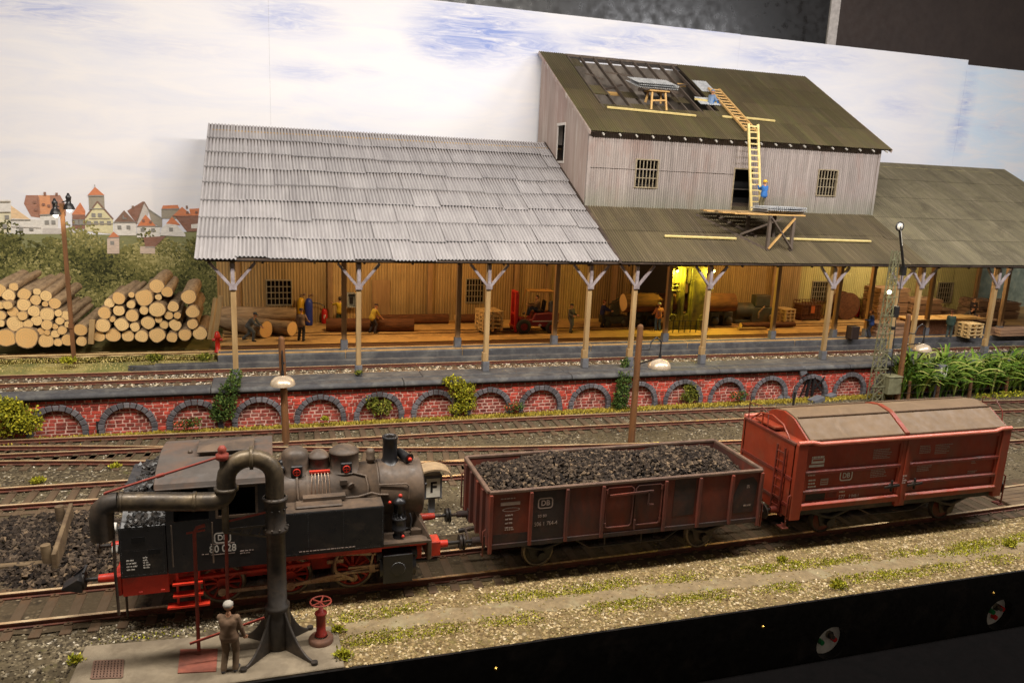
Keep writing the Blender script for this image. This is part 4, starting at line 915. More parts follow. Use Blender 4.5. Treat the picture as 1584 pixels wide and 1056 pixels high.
for (x,prof,m) in ((.60,[(.46,-.05),(.37,.06),(.36,.40),(.32,.53),(.2,.62),(.0,.65)],M_locod),(1.22,[(.30,0),(.28,.05),(.28,.32),(.30,.33),(.30,.37),(.26,.40),(.16,.50),(.0,.54)],M_locod),(1.90,[(.50,-.05),(.40,.06),(.39,.42),(.41,.43),(.41,.47),(.34,.52),(.2,.60),(.0,.63)],M_locod)):
    g = G(); g.lathe((x,LY,3.24),prof,28,0); d = build(g,'dome',m,bo)
    if x != 1.22:
        g = G(); yv = Y(-.42); g.lathe((x+.02,yv-.08,3.34),[(.085,0),(.1,.0),(.1,.03),(.085,.03),(.085,0)],16,0,(0,1,0)); g.bar((x-.07,yv-.065,3.34),(x+.11,yv-.065,3.34),.02,.02); g.bar((x+.02,yv-.065,3.25),(x+.02,yv-.065,3.43),.02,.02); build(g,'handwheel',M_red,d)
        g = G(); g.box((x-.13,yv-.04,3.2),(x+.17,yv+.1,3.5)); build(g,'valve_box',M_loco,d,bevel=.02)
    else:
        g = G()
        for i in range(6):
            xx = x-.2+i*.08; g.tube([(xx,Y(-.33),3.28),(xx+.01*i-.02,Y(-.55),3.12),(xx+.015*(i-2.5),Y(-.73),2.85),(xx+.02*(i-2.5),Y(-.77),2.7)],.011,5)
        build(g,'sand_pipes',M_steelrod,d)
        g = G(); g.box((x-.27,Y(-.40),3.24),(x+.27,Y(-.30),3.30)); build(g,'red_valve_row',M_redd,d)
g = G(); g.box((.75,Y(-.98),2.68),(1.85,Y(-.74),2.80)); g.tube([(.62,Y(-.46),3.2),(.62,Y(-.72),2.95),(.62,Y(-.80),2.72),(.7,Y(-.81),2.64),(2.2,Y(-.82),2.66),(2.55,Y(-.84),2.75),(2.75,Y(-.84),2.68),(3.0,Y(-.84),2.66)],.035); g.tube([(2.1,Y(-.45),3.2),(2.42,Y(-.55),3.14),(2.46,Y(-.74),2.9),(2.46,Y(-.8),2.7),(2.35,Y(-.82),2.62),(1.6,Y(-.83),2.6)],.03); g.box((1.72,Y(-.72),2.98),(1.92,Y(-.62),3.12)); g.tube([(2.75,Y(-.76),2.93),(3.5,Y(-.80),2.92),(3.56,Y(-.82),2.86),(3.56,Y(-.84),2.5)],.025); g.cyl((2.0,Y(-.70),2.96),(2.02,Y(-.735),2.94),.10,n=14); build(g,'boiler_fittings',M_locod,bo,bevel=.01)
g = G()
for (x,y,z) in ((-.02,-.3,3.42),(-.1,.1,3.4),(.12,.25,3.38)): g.cyl((x,Y(y),3.2),(x,Y(y),z),.035); g.cyl((x,Y(y),z),(x,Y(y),z+.03),.09)
g.ball((.25,Y(-.05),3.45),.12); g.ball((.22,Y(-.3),3.4),.11); build(g,'safety_valves',M_loco,bo)
g = G(); g.lathe((-.02,Y(-.05),3.5),[(.0,0),(.11,0),(.11,.035),(.0,.035)],14); build(g,'red_handwheel',M_red,bo)
# front deck and air pump
g = G(); g.box((2.82,Y(-1.38),1.40),(4.02,Y(1.38),1.47)); g.box((3.62,Y(-1.0),1.47),(3.9,Y(-.82),1.62)); g.add([(3.7,Y(-.7),1.47),(4.12,Y(-1.3),1.45),(4.12,Y(1.3),1.45),(3.7,Y(.7),1.47),(3.75,Y(-.6),2.0),(3.75,Y(.6),2.0)],[(0,1,2,3),(4,1,0),(4,5,2,1),(5,3,2)],0); build(g,'front_deck',M_locod,lo)
g = G(); px_ = 3.28; pp = Y(-1.0)
g.lathe((px_,pp,1.47),[(.17,0),(.17,.06),(.13,.08),(.13,.2),(.2,.22),(.2,.27),(.185,.28),(.185,.52),(.2,.53),(.2,.58),(.07,.6),(.07,.72),(.15,.74),(.15,.98),(.17,.99),(.17,1.04),(.12,1.1),(.05,1.16),(.0,1.17)],18)
for a in range(6): g.cyl((px_+.16*math.cos(a*1.047),pp+.16*math.sin(a*1.047),2.05),(px_+.16*math.cos(a*1.047),pp+.16*math.sin(a*1.047),2.2),.02,n=6)
g.tube([(px_+.17,pp,1.7),(px_+.32,pp,1.7),(px_+.34,pp,1.95),(px_+.3,pp+.1,2.1)],.03); pu = build(g,'air_pump',M_loco,lo)
g = G(); g.ball((px_+.02,pp-.02,2.68),.055); g.ball((px_-.26,pp,2.5),.045); g.ball((px_+.08,pp-.18,1.56),.045); build(g,'red_cocks',M_red,pu)
# cab
g = G(); zr = 3.62
def wallx(g, y0, y1):
    # openings: doorway (-2.32..-1.52, 2.66..3.5) and window (-1.30..-.42, 2.74..3.46)
    for (a,b,c,d) in ((-2.5,-2.32,1.31,zr),(-1.52,-1.30,1.31,zr),(-.42,-.10,1.31,zr),(-2.32,-1.52,1.31,2.66),(-1.30,-.42,1.31,2.74),(-2.32,-1.52,3.5,zr),(-1.30,-.42,3.46,zr)): g.box((a,y0,c),(b,y1,d))
for s in (-1,1): wallx(g, Y(s*1.47), Y(s*1.42))
g.box((-2.5,Y(-1.415),1.31),(-2.44,Y(1.415),3.66)); g.box((-.18,Y(-1.415),1.31),(-.11,Y(1.415),3.66)); cb = build(g,'cab',M_loco,lo)
g = G()
for a,b in (((-1.36,2.68),(-.36,2.74)),((-1.36,3.46),(-.36,3.52)),((-1.36,2.74),(-1.30,3.46)),((-.42,2.74),(-.36,3.46))): g.box((a[0],Y(-1.51),a[1]),(b[0],Y(-1.45),b[1]))
g.tube([(-1.45,Y(-1.5),1.5),(-1.45,Y(-1.5),2.6)],.018); g.tube([(-2.38,Y(-1.5),1.5),(-2.38,Y(-1.5),2.6)],.018); build(g,'window_frame',M_locod,cb)
g = G(); g.box((-2.40,Y(-1.3),2.0),(-.2,Y(1.3),2.04)); g.box((-.9,Y(-.6),2.1),(-.25,Y(.6),3.2)); build(g,'cab_interior',M_pit,cb)
g = G(); prof = []
for i in range(15):
    a = -1.55+3.1*i/14; z = 3.60+.40*math.cos(a/1.55*1.45)**.9 if abs(a) < 1.54 else 3.58
    prof.append((Y(a),z))
prof = [(Y(-1.56),3.56),(Y(-1.50),3.68),(Y(-1.3),3.80),(Y(-1.1),3.86),(Y(-.5),3.95),(Y(0),3.98),(Y(.5),3.95),(Y(1.1),3.86),(Y(1.3),3.80),(Y(1.50),3.68),(Y(1.56),3.56)]
g.prism(prof, -2.72, .02, 'x'); g.box((-2.70,Y(-1.57),3.53),(0,Y(-1.54),3.58)); rf = build(g,'cab_roof',mat('brown_grey_roof',lin(82,74,68),lin(66,60,56),1.3,.7,dirt=lin(98,74,58),damt=.5),lo,bevel=.015)
g = G(); g.box((-1.75,Y(-.42),3.95),(-.5,Y(.42),4.06)); g.prism([(Y(-.5),4.05),(Y(-.5),4.09),(Y(0),4.13),(Y(.5),4.09),(Y(.5),4.05)],-1.82,-.44,'x'); build(g,'roof_vent',M_locod,rf,bevel=.015)
g = G(); g.ball((-2.0,Y(-.2),3.99),.06); build(g,'roof_knob',M_locod,rf)
# bunker
g = G(); yo = Y(-1.47); g.box((-3.56,Y(-1.47),1.31),(-2.52,Y(1.47),2.62)); g.prism([(Y(-1.47),2.62),(Y(-1.0),2.9),(Y(-1.0),3.32),(Y(1.0),3.32),(Y(1.0),2.9),(Y(1.47),2.62)],-3.5,-2.52,'x')
for i in range(26):
    for z in (1.36,2.57): g.cyl((-3.52+i*.039,yo+.002,z),(-3.52+i*.039,yo-.009,z),.011,.006,5)
for i in range(26):
    for x in (-3.52,-2.58): g.cyl((x,yo+.002,1.38+i*.046),(x,yo-.009,1.38+i*.046),.011,.006,5)
    g.cyl((-3.48+i*.036,yo+.002,2.05-.06*math.sin(i/25*math.pi)),(-3.48+i*.036,yo-.008,2.05-.06*math.sin(i/25*math.pi)),.009,.006,5)
bk = build(g,'bunker',M_loco,lo,bevel=.01)
g = G(); g.box((-3.28,yo-.012,2.22),(-2.98,yo-.002,2.36)); g.box((-2.92,yo-.012,1.88),(-2.66,yo-.002,2.01)); build(g,'inspection_slots',M_pit,bk)
lines(bk,-3.42,yo-.012,1.78,4,.2,.03,.08,M_let,'small_lettering',3); lines(bk,-3.05,yo-.012,1.82,5,.1,.03,.065,M_let,'small_lettering',4)
coal_heap('coal_load',-3.5,-2.55,-1.0+LY,1.0+LY,lambda x,y: 3.30+.22*math.cos(x*2.5)*math.cos(y)+.05,420,.05,.11,M_coal,bk)
coal_heap('coal_load',-3.4,-2.55,-1.42+LY,-.98+LY,lambda x,y: 2.66+.5*(y+1.5)*.8,240,.05,.10,M_coal,bk)
g = G(); g.cyl((-3.5,Y(-1.3),1.2),(-3.5,Y(-1.3),.2),.03); g.tube([(-3.66,Y(-1.44),2.6),(-3.68,Y(-1.46),1.5),(-3.66,Y(-1.46),.35)],.035); build(g,'grab_rail',M_iron,bk)
g = G(); g.cyl((-3.62,Y(-1.2),2.52),(-3.75,Y(-1.2),2.52),.13,.15,14); g.cyl((-3.62,Y(-1.2),1.95),(-3.75,Y(-1.2),1.95),.12,.13,14); build(g,'tail_lamp',M_let,bk)
# number and emblem on the cab side
ys = Y(-1.478)
emblem(cb,-1.22,ys,2.15,.40,M_let)
g = G()
for a,b in (((-1.50,1.70),(-.94,1.72)),((-1.50,1.98),(-.94,2.0))): g.box((a[0],ys,a[1]),(b[0],ys+.006,b[1]))
build(g,'number_plate_rim',M_letd,cb); text('80 028',.27,'running_number',M_let,cb,face_front(-1.22,ys-.002,1.85,.85),bold=.004)
lines(cb,-.82,ys,1.75,2,.3,.025,.06,M_letd,'small_lettering',8); lines(cb,-1.72,ys,1.75,1,.15,.02,.06,M_letd,'small_lettering',9); lines(lo,.62,Y(-1.478),1.56,1,1.7,.022,.06,M_letd,'small_lettering',11)
# uncoupler on the rear buffer side
g = G(); g.prism([(-4.95,.98),(-4.55,.86),(-4.5,.86),(-4.5,1.16),(-4.6,1.2),(-4.95,1.0)],Y(-1.12),Y(-.68),'y'); g.bar((-4.75,Y(-.7),1.12),(-4.45,Y(-.7),1.36),.05,.05); g.bar((-4.45,Y(-1.1),1.36),(-4.45,Y(-.7),1.36),.05,.05); build(g,'coupling_hook',M_loco,lo)
# ---------------------------------------------------------------- open wagon with coal
M_w1 = mat('rusted_wagon_red', lin(126,56,38), lin(98,48,34), 1.6, .7, dirt=lin(58,46,42), damt=.55, dscale=.8, stretch=(1,1,.5))
M_w1d = mat('grimy_wagon_panel', lin(58,46,42), lin(48,40,38), 2, .75, dirt=lin(84,52,42), damt=.4)
M_w1e = mat('dusty_rim', lin(112,88,72), lin(86,66,56), 3, .75)
M_blackin = mat('black_inside', lin(36,31,28), rough=.85)
wy = -.04
w1 = empty('open_wagon', (10.1,wy,0), 'rusty brown open goods wagon heaped with coal', 'goods wagon')
ax, bx, zt1, zb1 = 5.72, 14.52, 2.74, 1.12
RX = [5.76,6.93,8.02,9.14,11.16,12.32,13.44,14.48]
for s in (-1,1):
    y = wy+s*1.40
    g = G(); g.box((ax,y-s*.05,zb1),(bx,y,zt1-.04)); sd = build(g,'side_wall',M_w1,w1)
    g = G(); g.box((ax,y-s*.06,zt1-.10),(bx,y+s*.05,zt1)); build(g,'top_rim',M_w1e,sd,bevel=.02)
    for x in RX:
        g = G(); zl = zb1-.14 if x not in (RX[0],RX[-1]) else zb1-.28
        g.box((x-.045,y+s*.002,zl+.06),(x+.045,y+s*.11,zt1-.1)); g.prism([(y,zl),(y+s*.11,zl+.1),(y,zl+.1)],x-.04,x+.04,'x'); build(g,'side_rib',M_w1,sd,bevel=.008)
    g = G()
    for (a,b) in ((9.24,10.12),(10.2,11.06)):
        zz = (1.3,2.55)
        g.tube([(a+.08,y+s*.02,zz[0]),(b-.08,y+s*.02,zz[0]),(b,y+s*.02,zz[0]+.08),(b,y+s*.02,zz[1]-.08),(b-.08,y+s*.02,zz[1]),(a+.08,y+s*.02,zz[1]),(a,y+s*.02,zz[1]-.08),(a,y+s*.02,zz[0]+.08),(a+.08,y+s*.02,zz[0])],.03,6)
    g.bar((9.35,y+s*.07,2.32),(10.75,y+s*.07,2.36),.05,.06); g.bar((10.6,y+s*.07,2.36),(10.6,y+s*.07,1.95),.05,.05); g.bar((10.6,y+s*.07,1.95),(10.78,y+s*.07,1.92),.05,.05); g.bar((10.2,y+s*.07,1.2),(10.2,y+s*.07,1.5),.05,.05)
    for z in (1.4,2.45):
        for x in (9.25,11.05): g.cyl((x,y+s*.02,z-.07),(x,y+s*.02,z+.07),.05,n=8)
    build(g,'side_door',M_w1,sd)
    g = G(); g.box((ax,y-s*.02,zb1-.12),(bx,y+s*.04,zb1+.02)); build(g,'sole_bar',M_w1d,sd,bevel=.01)
for x,s in ((ax,-1),(bx,1)):
    g = G(); g.box((x,wy-1.34,zb1-.1),(x+s*-.05,wy+1.34,zt1-.04)); e_ = build(g,'end_wall',M_w1,w1)
    g = G(); g.box((x-s*.06,wy-1.34,zt1-.11),(x+s*.06,wy+1.34,zt1+.003)); build(g,'top_rim',M_w1e,e_,bevel=.02)
    for y in (-.95,-.35,.35,.95):
        g = G(); g.box((x+s*.002,wy+y-.07,zb1-.1),(x+s*.10,wy+y+.07,zt1-.11)); build(g,'end_rib',M_w1,e_,bevel=.008)
    for y in (-.9,.9): buffer(w1, x, wy+y, 1.05, s*1.0, M_w1d, M_iron, .23)
    g = G(); g.tube([(x+s*.14,wy-1.25,.8),(x+s*.14,wy-1.38,.8),(x+s*.14,wy-1.38,1.55),(x+s*.06,wy-1.38,1.6)],.025); build(g,'hand_rail',M_w1,w1); g = G(); g.tube([(x+s*.03,wy+1.2,1.1),(x+s*.14,wy+1.2,1.15),(x+s*.14,wy+1.2,2.25),(x+s*.03,wy+1.2,2.3)],.025); build(g,'hand_rail',M_w1,w1); g = G(); g.cyl((x+s*.02,wy,1.0),(x+s*.5,wy,.95),.07); g.bar((x+s*.3,wy-.6,.75),(x+s*.3,wy-.05,.98),.06,.06); build(g,'draw_gear',M_iron,w1)
g = G(); g.box((ax+.06,wy-1.34,zb1-.1),(bx-.06,wy+1.34,zb1+.02)); g.box((ax+.3,wy-.5,.75),(bx-.3,wy-.42,1.05)); g.box((ax+.3,wy+.42,.75),(bx-.3,wy+.5,1.05))
for x in (7.45,12.85):
    for s in (-1,1):
        g.prism([(x-.5,1.05),(x+.5,1.05),(x+.28,.35),(x-.28,.35)],wy+s*1.02,wy+s*1.06,'y'); g.cyl((x,wy+s*1.0,.48),(x,wy+s*1.2,.48),.13,.12,12); g.tube([(x-.75,wy+s*1.1,.92),(x-.3,wy+s*1.1,.75),(x,wy+s*1.1,.68),(x+.3,wy+s*1.1,.75),(x+.75,wy+s*1.1,.92)],.06,6)
g.tube([(8.4,wy-1.2,.95),(8.9,wy-1.2,.62),(11.4,wy-1.2,.62),(11.9,wy-1.2,.95)],.03); g.bar((9.4,wy-1.2,1.0),(9.4,wy-1.2,.6),.04,.04); g.bar((10.6,wy-1.2,1.0),(10.6,wy-1.2,.6),.04,.04)
build(g,'underframe',M_iron,w1)
for x in (7.45,12.85): wheelset(w1, x, .47, M_iron, M_tyre, 0, .78, wy)
yl = wy-1.408
for (a,b,c,d) in ((6.98,7.97,zb1+.03,zt1-.12),(11.48,12.2,1.45,2.62),(5.86,6.88,1.15,1.42)): 
    g = G(); g.box((a,yl+.002,c),(b,yl+.004,d)); build(g,'grimy_panel',M_w1d,w1)
g = G(); g.prism([(13.6,1.35),(14.3,1.35),(14.38,2.3),(14.2,2.5),(13.75,2.45),(13.55,1.9)],yl+.001,yl+.004,'y'); build(g,'grimy_panel',M_w1d,w1)
emblem(w1,7.38,yl-.002,2.25,.46,M_letd); text('50 80',.12,'running_number',M_letd,w1,face_front(7.3,yl-.002,1.86)); text('506 1 764-4',.17,'running_number',M_letd,w1,face_front(7.42,yl-.002,1.62,.85))
lines(w1,6.05,yl-.002,2.5,1,.6,.03,.06,M_letd,'small_lettering',21); g = G(); g.box((6.05,yl-.003,2.28),(6.62,yl,2.38)); build(g,'stencil_block',M_letd,w1); lines(w1,6.2,yl-.002,2.0,3,.25,.04,.12,M_letd,'small_lettering',22); lines(w1,6.2,yl-.002,1.62,2,.26,.035,.06,M_letd,'small_lettering',23)
g = G(); N = 24; A = [(6.36+.26*math.cos(2*math.pi*i/N),2.15+.06*math.sin(2*math.pi*i/N)) for i in range(N)]; B = [(6.36+.23*math.cos(2*math.pi*i/N),2.15+.045*math.sin(2*math.pi*i/N)) for i in range(N)]
g.add([(u,yl-.002,v) for u,v in A]+[(u,yl-.002,v) for u,v in B],[(i,(i+1)%N,N+(i+1)%N,N+i) for i in range(N)]); build(g,'oval_mark',M_letd,w1); lines(w1,14.0,yl-.002,2.25,2,.12,.04,.06,M_letd,'small_lettering',24); lines(w1,13.95,yl-.002,1.6,1,.26,.05,.06,M_letd,'small_lettering',25)
g = G(); g.box((ax+.08,wy-1.33,2.05),(bx-.08,wy+1.33,2.1)); build(g,'inner_floor',M_blackin,w1)
def wz(x, y):
    u = (x-10.1)/4.35; v = (y-wy)/1.33
    return 2.50+.42*max(0,1-abs(u)**4)*max(0,1-v*v)-.22*max(0,abs(u)-.86)*6+.10*math.sin(x*2.1)*math.cos(y*2+x)+.03*math.sin(x*5.3)
cl = coal_heap('coal_load',ax+.16,bx-.16,wy-1.27,wy+1.27,wz,7500,.035,.095,M_coald); tag(cl,'heap of grey black coal filling the open wagon','coal',kind='stuff')
cb2 = G(); n = 22
V = []
for i in range(n+1):
    for j in range(9): x = ax+.1+(bx-ax-.2)*i/n; y = wy-1.3+2.6*j/8; V.append((x,y,wz(x,y)-.09))
cb2.add(V,[(i*9+j,(i+1)*9+j,(i+1)*9+j+1,i*9+j+1) for i in range(n) for j in range(8)]); build(cb2,'coal_bed',M_blackin,w1)
# ---------------------------------------------------------------- red wagon with sliding roof
M_w2 = mat('red_oxide_paint', lin(148,56,31), lin(130,49,28), 1.5, .5, dirt=lin(120,74,54), damt=.35, dscale=.9, stretch=(1,1,.6))
M_w2d = mat('dark_red_oxide', lin(118,42,29), lin(100,38,27), 2, .6, dirt=lin(80,54,42), damt=.45)  # darker red oxide for ribs, ladders, buffers and wheels
M_w2r = mat('tan_grey_roof', lin(116,94,70), lin(104,84,62), 1.2, .65, dirt=lin(124,102,78), damt=.2)
M_w2rim = mat('pink_edge_rail', lin(206,120,100), lin(190,104,86), 2, .4)
vy = .04
w2 = empty('sliding_roof_wagon', (20.1,vy,0), 'red oxide goods wagon with a tan two part sliding roof', 'goods wagon')
ax, bx = 15.72, 24.5; zb, zt = 1.18, 3.42; ms = 20.08
for s in (-1,1):
    y = vy+s*1.47; yi = vy+s*1.40
    for a,b in ((ax+.42,ms-.2),(ms+.2,bx-.40)):
        g = G(); g.box((a,yi-s*.05,zb),(b,yi,zt)); pn = build(g,'side_panel',M_w2,w2)
        for z in (1.80,2.45): 
            q = G(); q.prism([(yi,z-.1),(yi+s*.08,z-.05),(yi+s*.08,z+.03),(yi,z+.09)],a,b,'x'); build(q,'panel_rib',M_w2d,pn)
        q = G(); q.prism([(yi,zb-.02),(yi+s*.12,zb+.03),(yi+s*.14,zb+.2),(yi,zb+.27)],a-.04,b+.04,'x'); build(q,'bottom_rail',M_w2,pn,bevel=.01)
        q = G(); q.box((a,yi+s*.001,zb+.3),(a+.09,yi+s*.05,zt-.08)); q.box((b-.09,yi+s*.001,zb+.3),(b,yi+s*.05,zt-.08)); q.box((a,yi+s*.001,zt-.2),(b,yi+s*.04,zt-.06)); build(q,'panel_frame',M_w2,pn)
    for x,w,zl in ((ax+.2,.40,.88),(bx-.2,.38,.98)):
        g = G(); g.box((x-w/2,yi-s*.1,zl),(x+w/2,y+s*.03,zt+.02)); build(g,'corner_post',M_w2,w2,bevel=.025)
    g = G(); g.box((ms-.2,yi-s*.1,1.0),(ms+.2,y,zt-.06)); g.box((ms-.05,y,1.1),(ms+.05,y+s*.03,zt-.08)); build(g,'centre_post',M_w2,w2,bevel=.02)
    g = G(); g.tube([(ax+.02,y-s*.02,zt+.05),(ax+.55,y-s*.02,zt+.05),(ax+.85,y-s*.0,zt-.01),(bx-.75,y-s*.0,zt-.01),(bx-.45,y-s*.02,zt+.06),(bx-.02,y-s*.02,zt+.06)],.07,10); build(g,'edge_rail',M_w2rim,w2)
for x,s in ((ax,-1),(bx,1)):
    g = G(); g.box((x+s*-.06,vy-1.38,.95),(x,vy+1.38,3.40)); e_ = build(g,'end_wall',M_w2,w2)
    g = G(); g.box((x,vy-1.38,2.2),(x+s*.04,vy+1.38,2.3)); g.box((x,vy-1.38,1.3),(x+s*.04,vy+1.38,1.4)); g.box((x-s*.06,vy-1.40,3.38),(x+s*.05,vy+1.40,3.45)); build(g,'end_rib',M_w2d,e_)
    g = G(); yy = -.85
    for q in (-.2,.2): g.bar((x+s*.12,vy+yy+q,1.05),(x+s*.12,vy+yy+q,3.2),.05,.05)
    for i in range(7): g.bar((x+s*.12,vy+yy-.2,1.2+i*.3),(x+s*.12,vy+yy+.2,1.2+i*.3),.035,.035)
    build(g,'end_ladder',M_w2d,e_)
    for y in (-.9,.9): buffer(w2, x, vy+y, 1.05, s*1.0, M_w2d, M_iron, .23)
    g = G(); g.tube([(x+s*.12,vy-1.3,.75),(x+s*.12,vy-1.46,.75),(x+s*.12,vy-1.46,1.7),(x+s*.04,vy-1.46,1.75)],.025); g.cyl((x,vy,1.0),(x+s*.5,vy,.95),.07)
    build(g,'draw_gear',M_w2d,w2)
    g = G(); g.box((x-.12+s*.12,vy-1.5,.62),(x+.12+s*.12,vy-1.2,.66)); g.bar((x+s*.12,vy-1.46,.66),(x+s*.12,vy-1.46,1.0),.04,.04); build(g,'shunter_step',M_w2d,w2)
    g = G(); xx = x+s*-.06; g.tube([(xx,vy+1.3 if s < 0 else vy-.2,3.4),(xx,vy+1.3 if s < 0 else vy-.2,4.25 if s > 0 else 4.0),(xx,vy+.7 if s < 0 else vy-.7,4.3 if s > 0 else 4.06),(xx,vy+.25 if s < 0 else vy-1.05,3.95),(xx,vy+.2 if s < 0 else vy-1.1,3.45)],.022,6); build(g,'hand_rail',M_w2d,e_)
# roof halves on arched ends
RP = [(-1.34,3.42),(-1.36,3.52),(-1.28,3.56),(-.58,3.98),(-.42,4.03),(0,4.10),(.42,4.03),(.58,3.98),(1.28,3.56),(1.36,3.52),(1.34,3.42)]
for a,b in ((ax+.55,ms-.10),(ms+.10,bx-.12)):
    g = G(); g.prism([(vy+u,v) for u,v in RP], a, b, 'x'); h = build(g,'sliding_roof',M_w2r,w2,bevel=.015)
    q = G(); q.box((a+.05,vy-.60,3.985),(b-.05,vy-.52,4.03)); q.box((a+.05,vy+.52,3.985),(b-.05,vy+.60,4.03)); q.box((a,vy-1.37,3.415),(b,vy-1.345,3.50)); build(q,'roof_seam',mat('dark_seam',lin(100,78,58),rough=.7),h)
g = G(); g.prism([(vy+u*1.01,v+.035) for u,v in RP], ms-.085, ms+.085, 'x'); build(g,'roof_arch',M_w2,w2,bevel=.01)
g = G(); g.prism([(vy+u*.99,v-.03) for u,v in RP], ax+.46, ax+.52, 'x'); build(g,'end_arch',M_w2,w2)
g = G(); g.prism([(vy+u*.99,v-.03) for u,v in RP], bx-.1, bx-.06, 'x'); build(g,'end_arch',M_w2,w2)
g = G(); g.box((ax+.05,vy-.2,3.52),(ax+.42,vy+.9,3.58)); g.box((ax,vy-1.35,3.40),(ax+.46,vy+1.35,3.42)); g.bar((ax+.05,vy+.5,3.45),(ax+.05,vy+.5,3.9),.04,.04); g.tube([(ax+.04,vy-1.0,3.45),(ax+.04,vy-.6,3.82),(ax+.04,vy,3.95),(ax+.04,vy+.6,3.85),(ax+.04,vy+1.1,3.5)],.03,6); build(g,'end_platform',M_w2,w2)
g = G()
for x in (17.6,22.65):
    for s in (-1,1):
        g.prism([(x-.5,1.1),(x+.5,1.1),(x+.28,.35),(x-.28,.35)],vy+s*1.02,vy+s*1.06,'y'); g.cyl((x,vy+s*1.0,.48),(x,vy+s*1.2,.48),.14,.13,12); g.tube([(x-.8,vy+s*1.12,.95),(x-.3,vy+s*1.12,.76),(x,vy+s*1.12,.68),(x+.3,vy+s*1.12,.76),(x+.8,vy+s*1.12,.95)],.07,6)
g.box((ax+.05,vy-1.36,.98),(bx-.05,vy+1.36,1.18)); g.tube([(18.6,vy-1.2,.95),(19.2,vy-1.2,.66),(21,vy-1.2,.66),(21.6,vy-1.2,.95)],.03); build(g,'underframe',M_iron,w2)
for x in (17.6,22.65): wheelset(w2, x, .47, M_w2d, M_iron, 0, .78, vy)
yl = vy-1.408
for x in (19.55,20.5):
    g = G(); g.cyl((x,vy-1.42,1.78),(x,vy-1.56,1.78),.07,n=10); g.bar((x-.3,vy-1.57,1.76),(x+.3,vy-1.57,1.80),.05,.07); g.bar((x,vy-1.55,1.6),(x,vy-1.55,1.98),.05,.06); build(g,'door_latch',M_iron,w2)
emblem(w2,17.78,yl-.002,2.24,.50,M_let)
g = G(); g.box((16.3,yl-.001,1.47),(17.05,yl+.002,1.74)); build(g,'dark_panel',flat('dark_green_panel',lin(40,38,32),.7),w2); g = G(); g.box((17.1,yl-.01,1.52),(17.5,yl+.002,1.76)); build(g,'label_clip',M_w2d,w2,bevel=.01)
text('577',.19,'running_number',M_let,w2,face_front(17.72,yl-.002,1.50,.9)); text('3 848-1',.15,'running_number',M_let,w2,face_front(18.2,yl-.002,1.5,.9)); lines(w2,17.6,yl-.002,1.76,1,.22,.1,.06,M_let,'small_lettering',30)
g = G(); g.box((16.28,yl-.002,2.62),(16.85,yl,2.7)); g.box((16.36,yl-.002,2.74),(16.85,yl,2.9)); build(g,'stencil_block',M_let,w2); g = G(); g.box((16.4,yl-.006,2.82),(16.8,yl-.003,2.88)); build(g,'stencil_gap',M_w2,w2); lines(w2,16.36,yl-.003,2.98,1,.5,.06,.06,M_let,'small_lettering',31)
lines(w2,16.3,yl-.002,2.36,1,.35,.03,.06,M_let,'small_lettering',32); lines(w2,16.34,yl-.002,2.2,3,.25,.05,.11,M_let,'small_lettering',33); g = G(); g.box((16.8,yl-.002,1.98),(17.1,yl,2.2)); build(g,'stencil_block',M_letd,w2); g = G(); g.box((16.83,yl-.005,2.1),(17.07,yl-.003,2.13)); g.box((16.83,yl-.005,2.03),(17.07,yl-.003,2.06)); build(g,'stencil_gap',M_w2,w2)
for x,z,r,w_,sd_ in ((18.75,3.06,6,.7,34),(18.75,2.36,5,.7,35),(20.65,3.06,5,.55,36),(21.3,3.06,6,.65,37),(20.65,2.42,5,.6,38),(23.0,2.36,2,.16,39),(22.9,2.0,2,.45,40)): lines(w2,x,yl-.002,z,r,w_,.028,.06,M_letd,'small_lettering',sd_)
lines(w2,20.02,vy-1.503,2.1,4,.1,.05,.08,M_letd,'small_lettering',41)
# ---------------------------------------------------------------- water crane on its slab
M_slab = mat('grey_concrete_slab', lin(142,128,106), lin(118,106,88), 1.3, .9, dirt=lin(96,84,68), damt=.45, bump=.4, bscale=60)
g = G(); g.prism([(-4.36,-1.92),(-4.45,-4.16),(1.52,-4.16),(1.50,-2.42)], -.36, -.14, 'z'); g2_ = build(g,'water_crane_slab',M_slab,bevel=.02); tag(g2_,kind='structure')
M_pipe = mat('bronze_black_pipe', lin(84,72,56), lin(60,52,43), 2.5, .45, .35, dirt=lin(130,112,84), damt=.35, spec=.5)
M_pipe2 = mat('dark_grey_pipe', lin(66,60,54), lin(50,45,41), 2.5, .5, .3, dirt=lin(96,80,66), damt=.3)
M_rod = mat('brick_red_rod', lin(148,62,46), lin(120,48,38), 4, .6)
cx, cy = .05, -2.95
wc = empty('water_crane', (cx,cy,-.14), 'tall dark water crane with a swan neck pipe, swung over the engine', 'water crane')
g = G(); g.lathe((cx,cy,-.14),[(.30,0),(.30,.75),(.26,.95),(.29,1.02),(.29,1.10),(.225,1.13),(.215,3.0),(.29,3.02),(.29,3.10),(.23,3.14),(.24,3.5),(.25,3.78),(.29,3.80),(.29,3.86),(.24,3.88)],26)
for i in range(10):
    a = 2*math.pi*i/10
    for r_,z_ in ((.275,2.98),(.245,3.44),(.25,3.72)): g.ball((cx+r_*math.cos(a),cy+r_*math.sin(a),z_),.03,n=6)
col_ = build(g,'column',M_pipe2,wc)
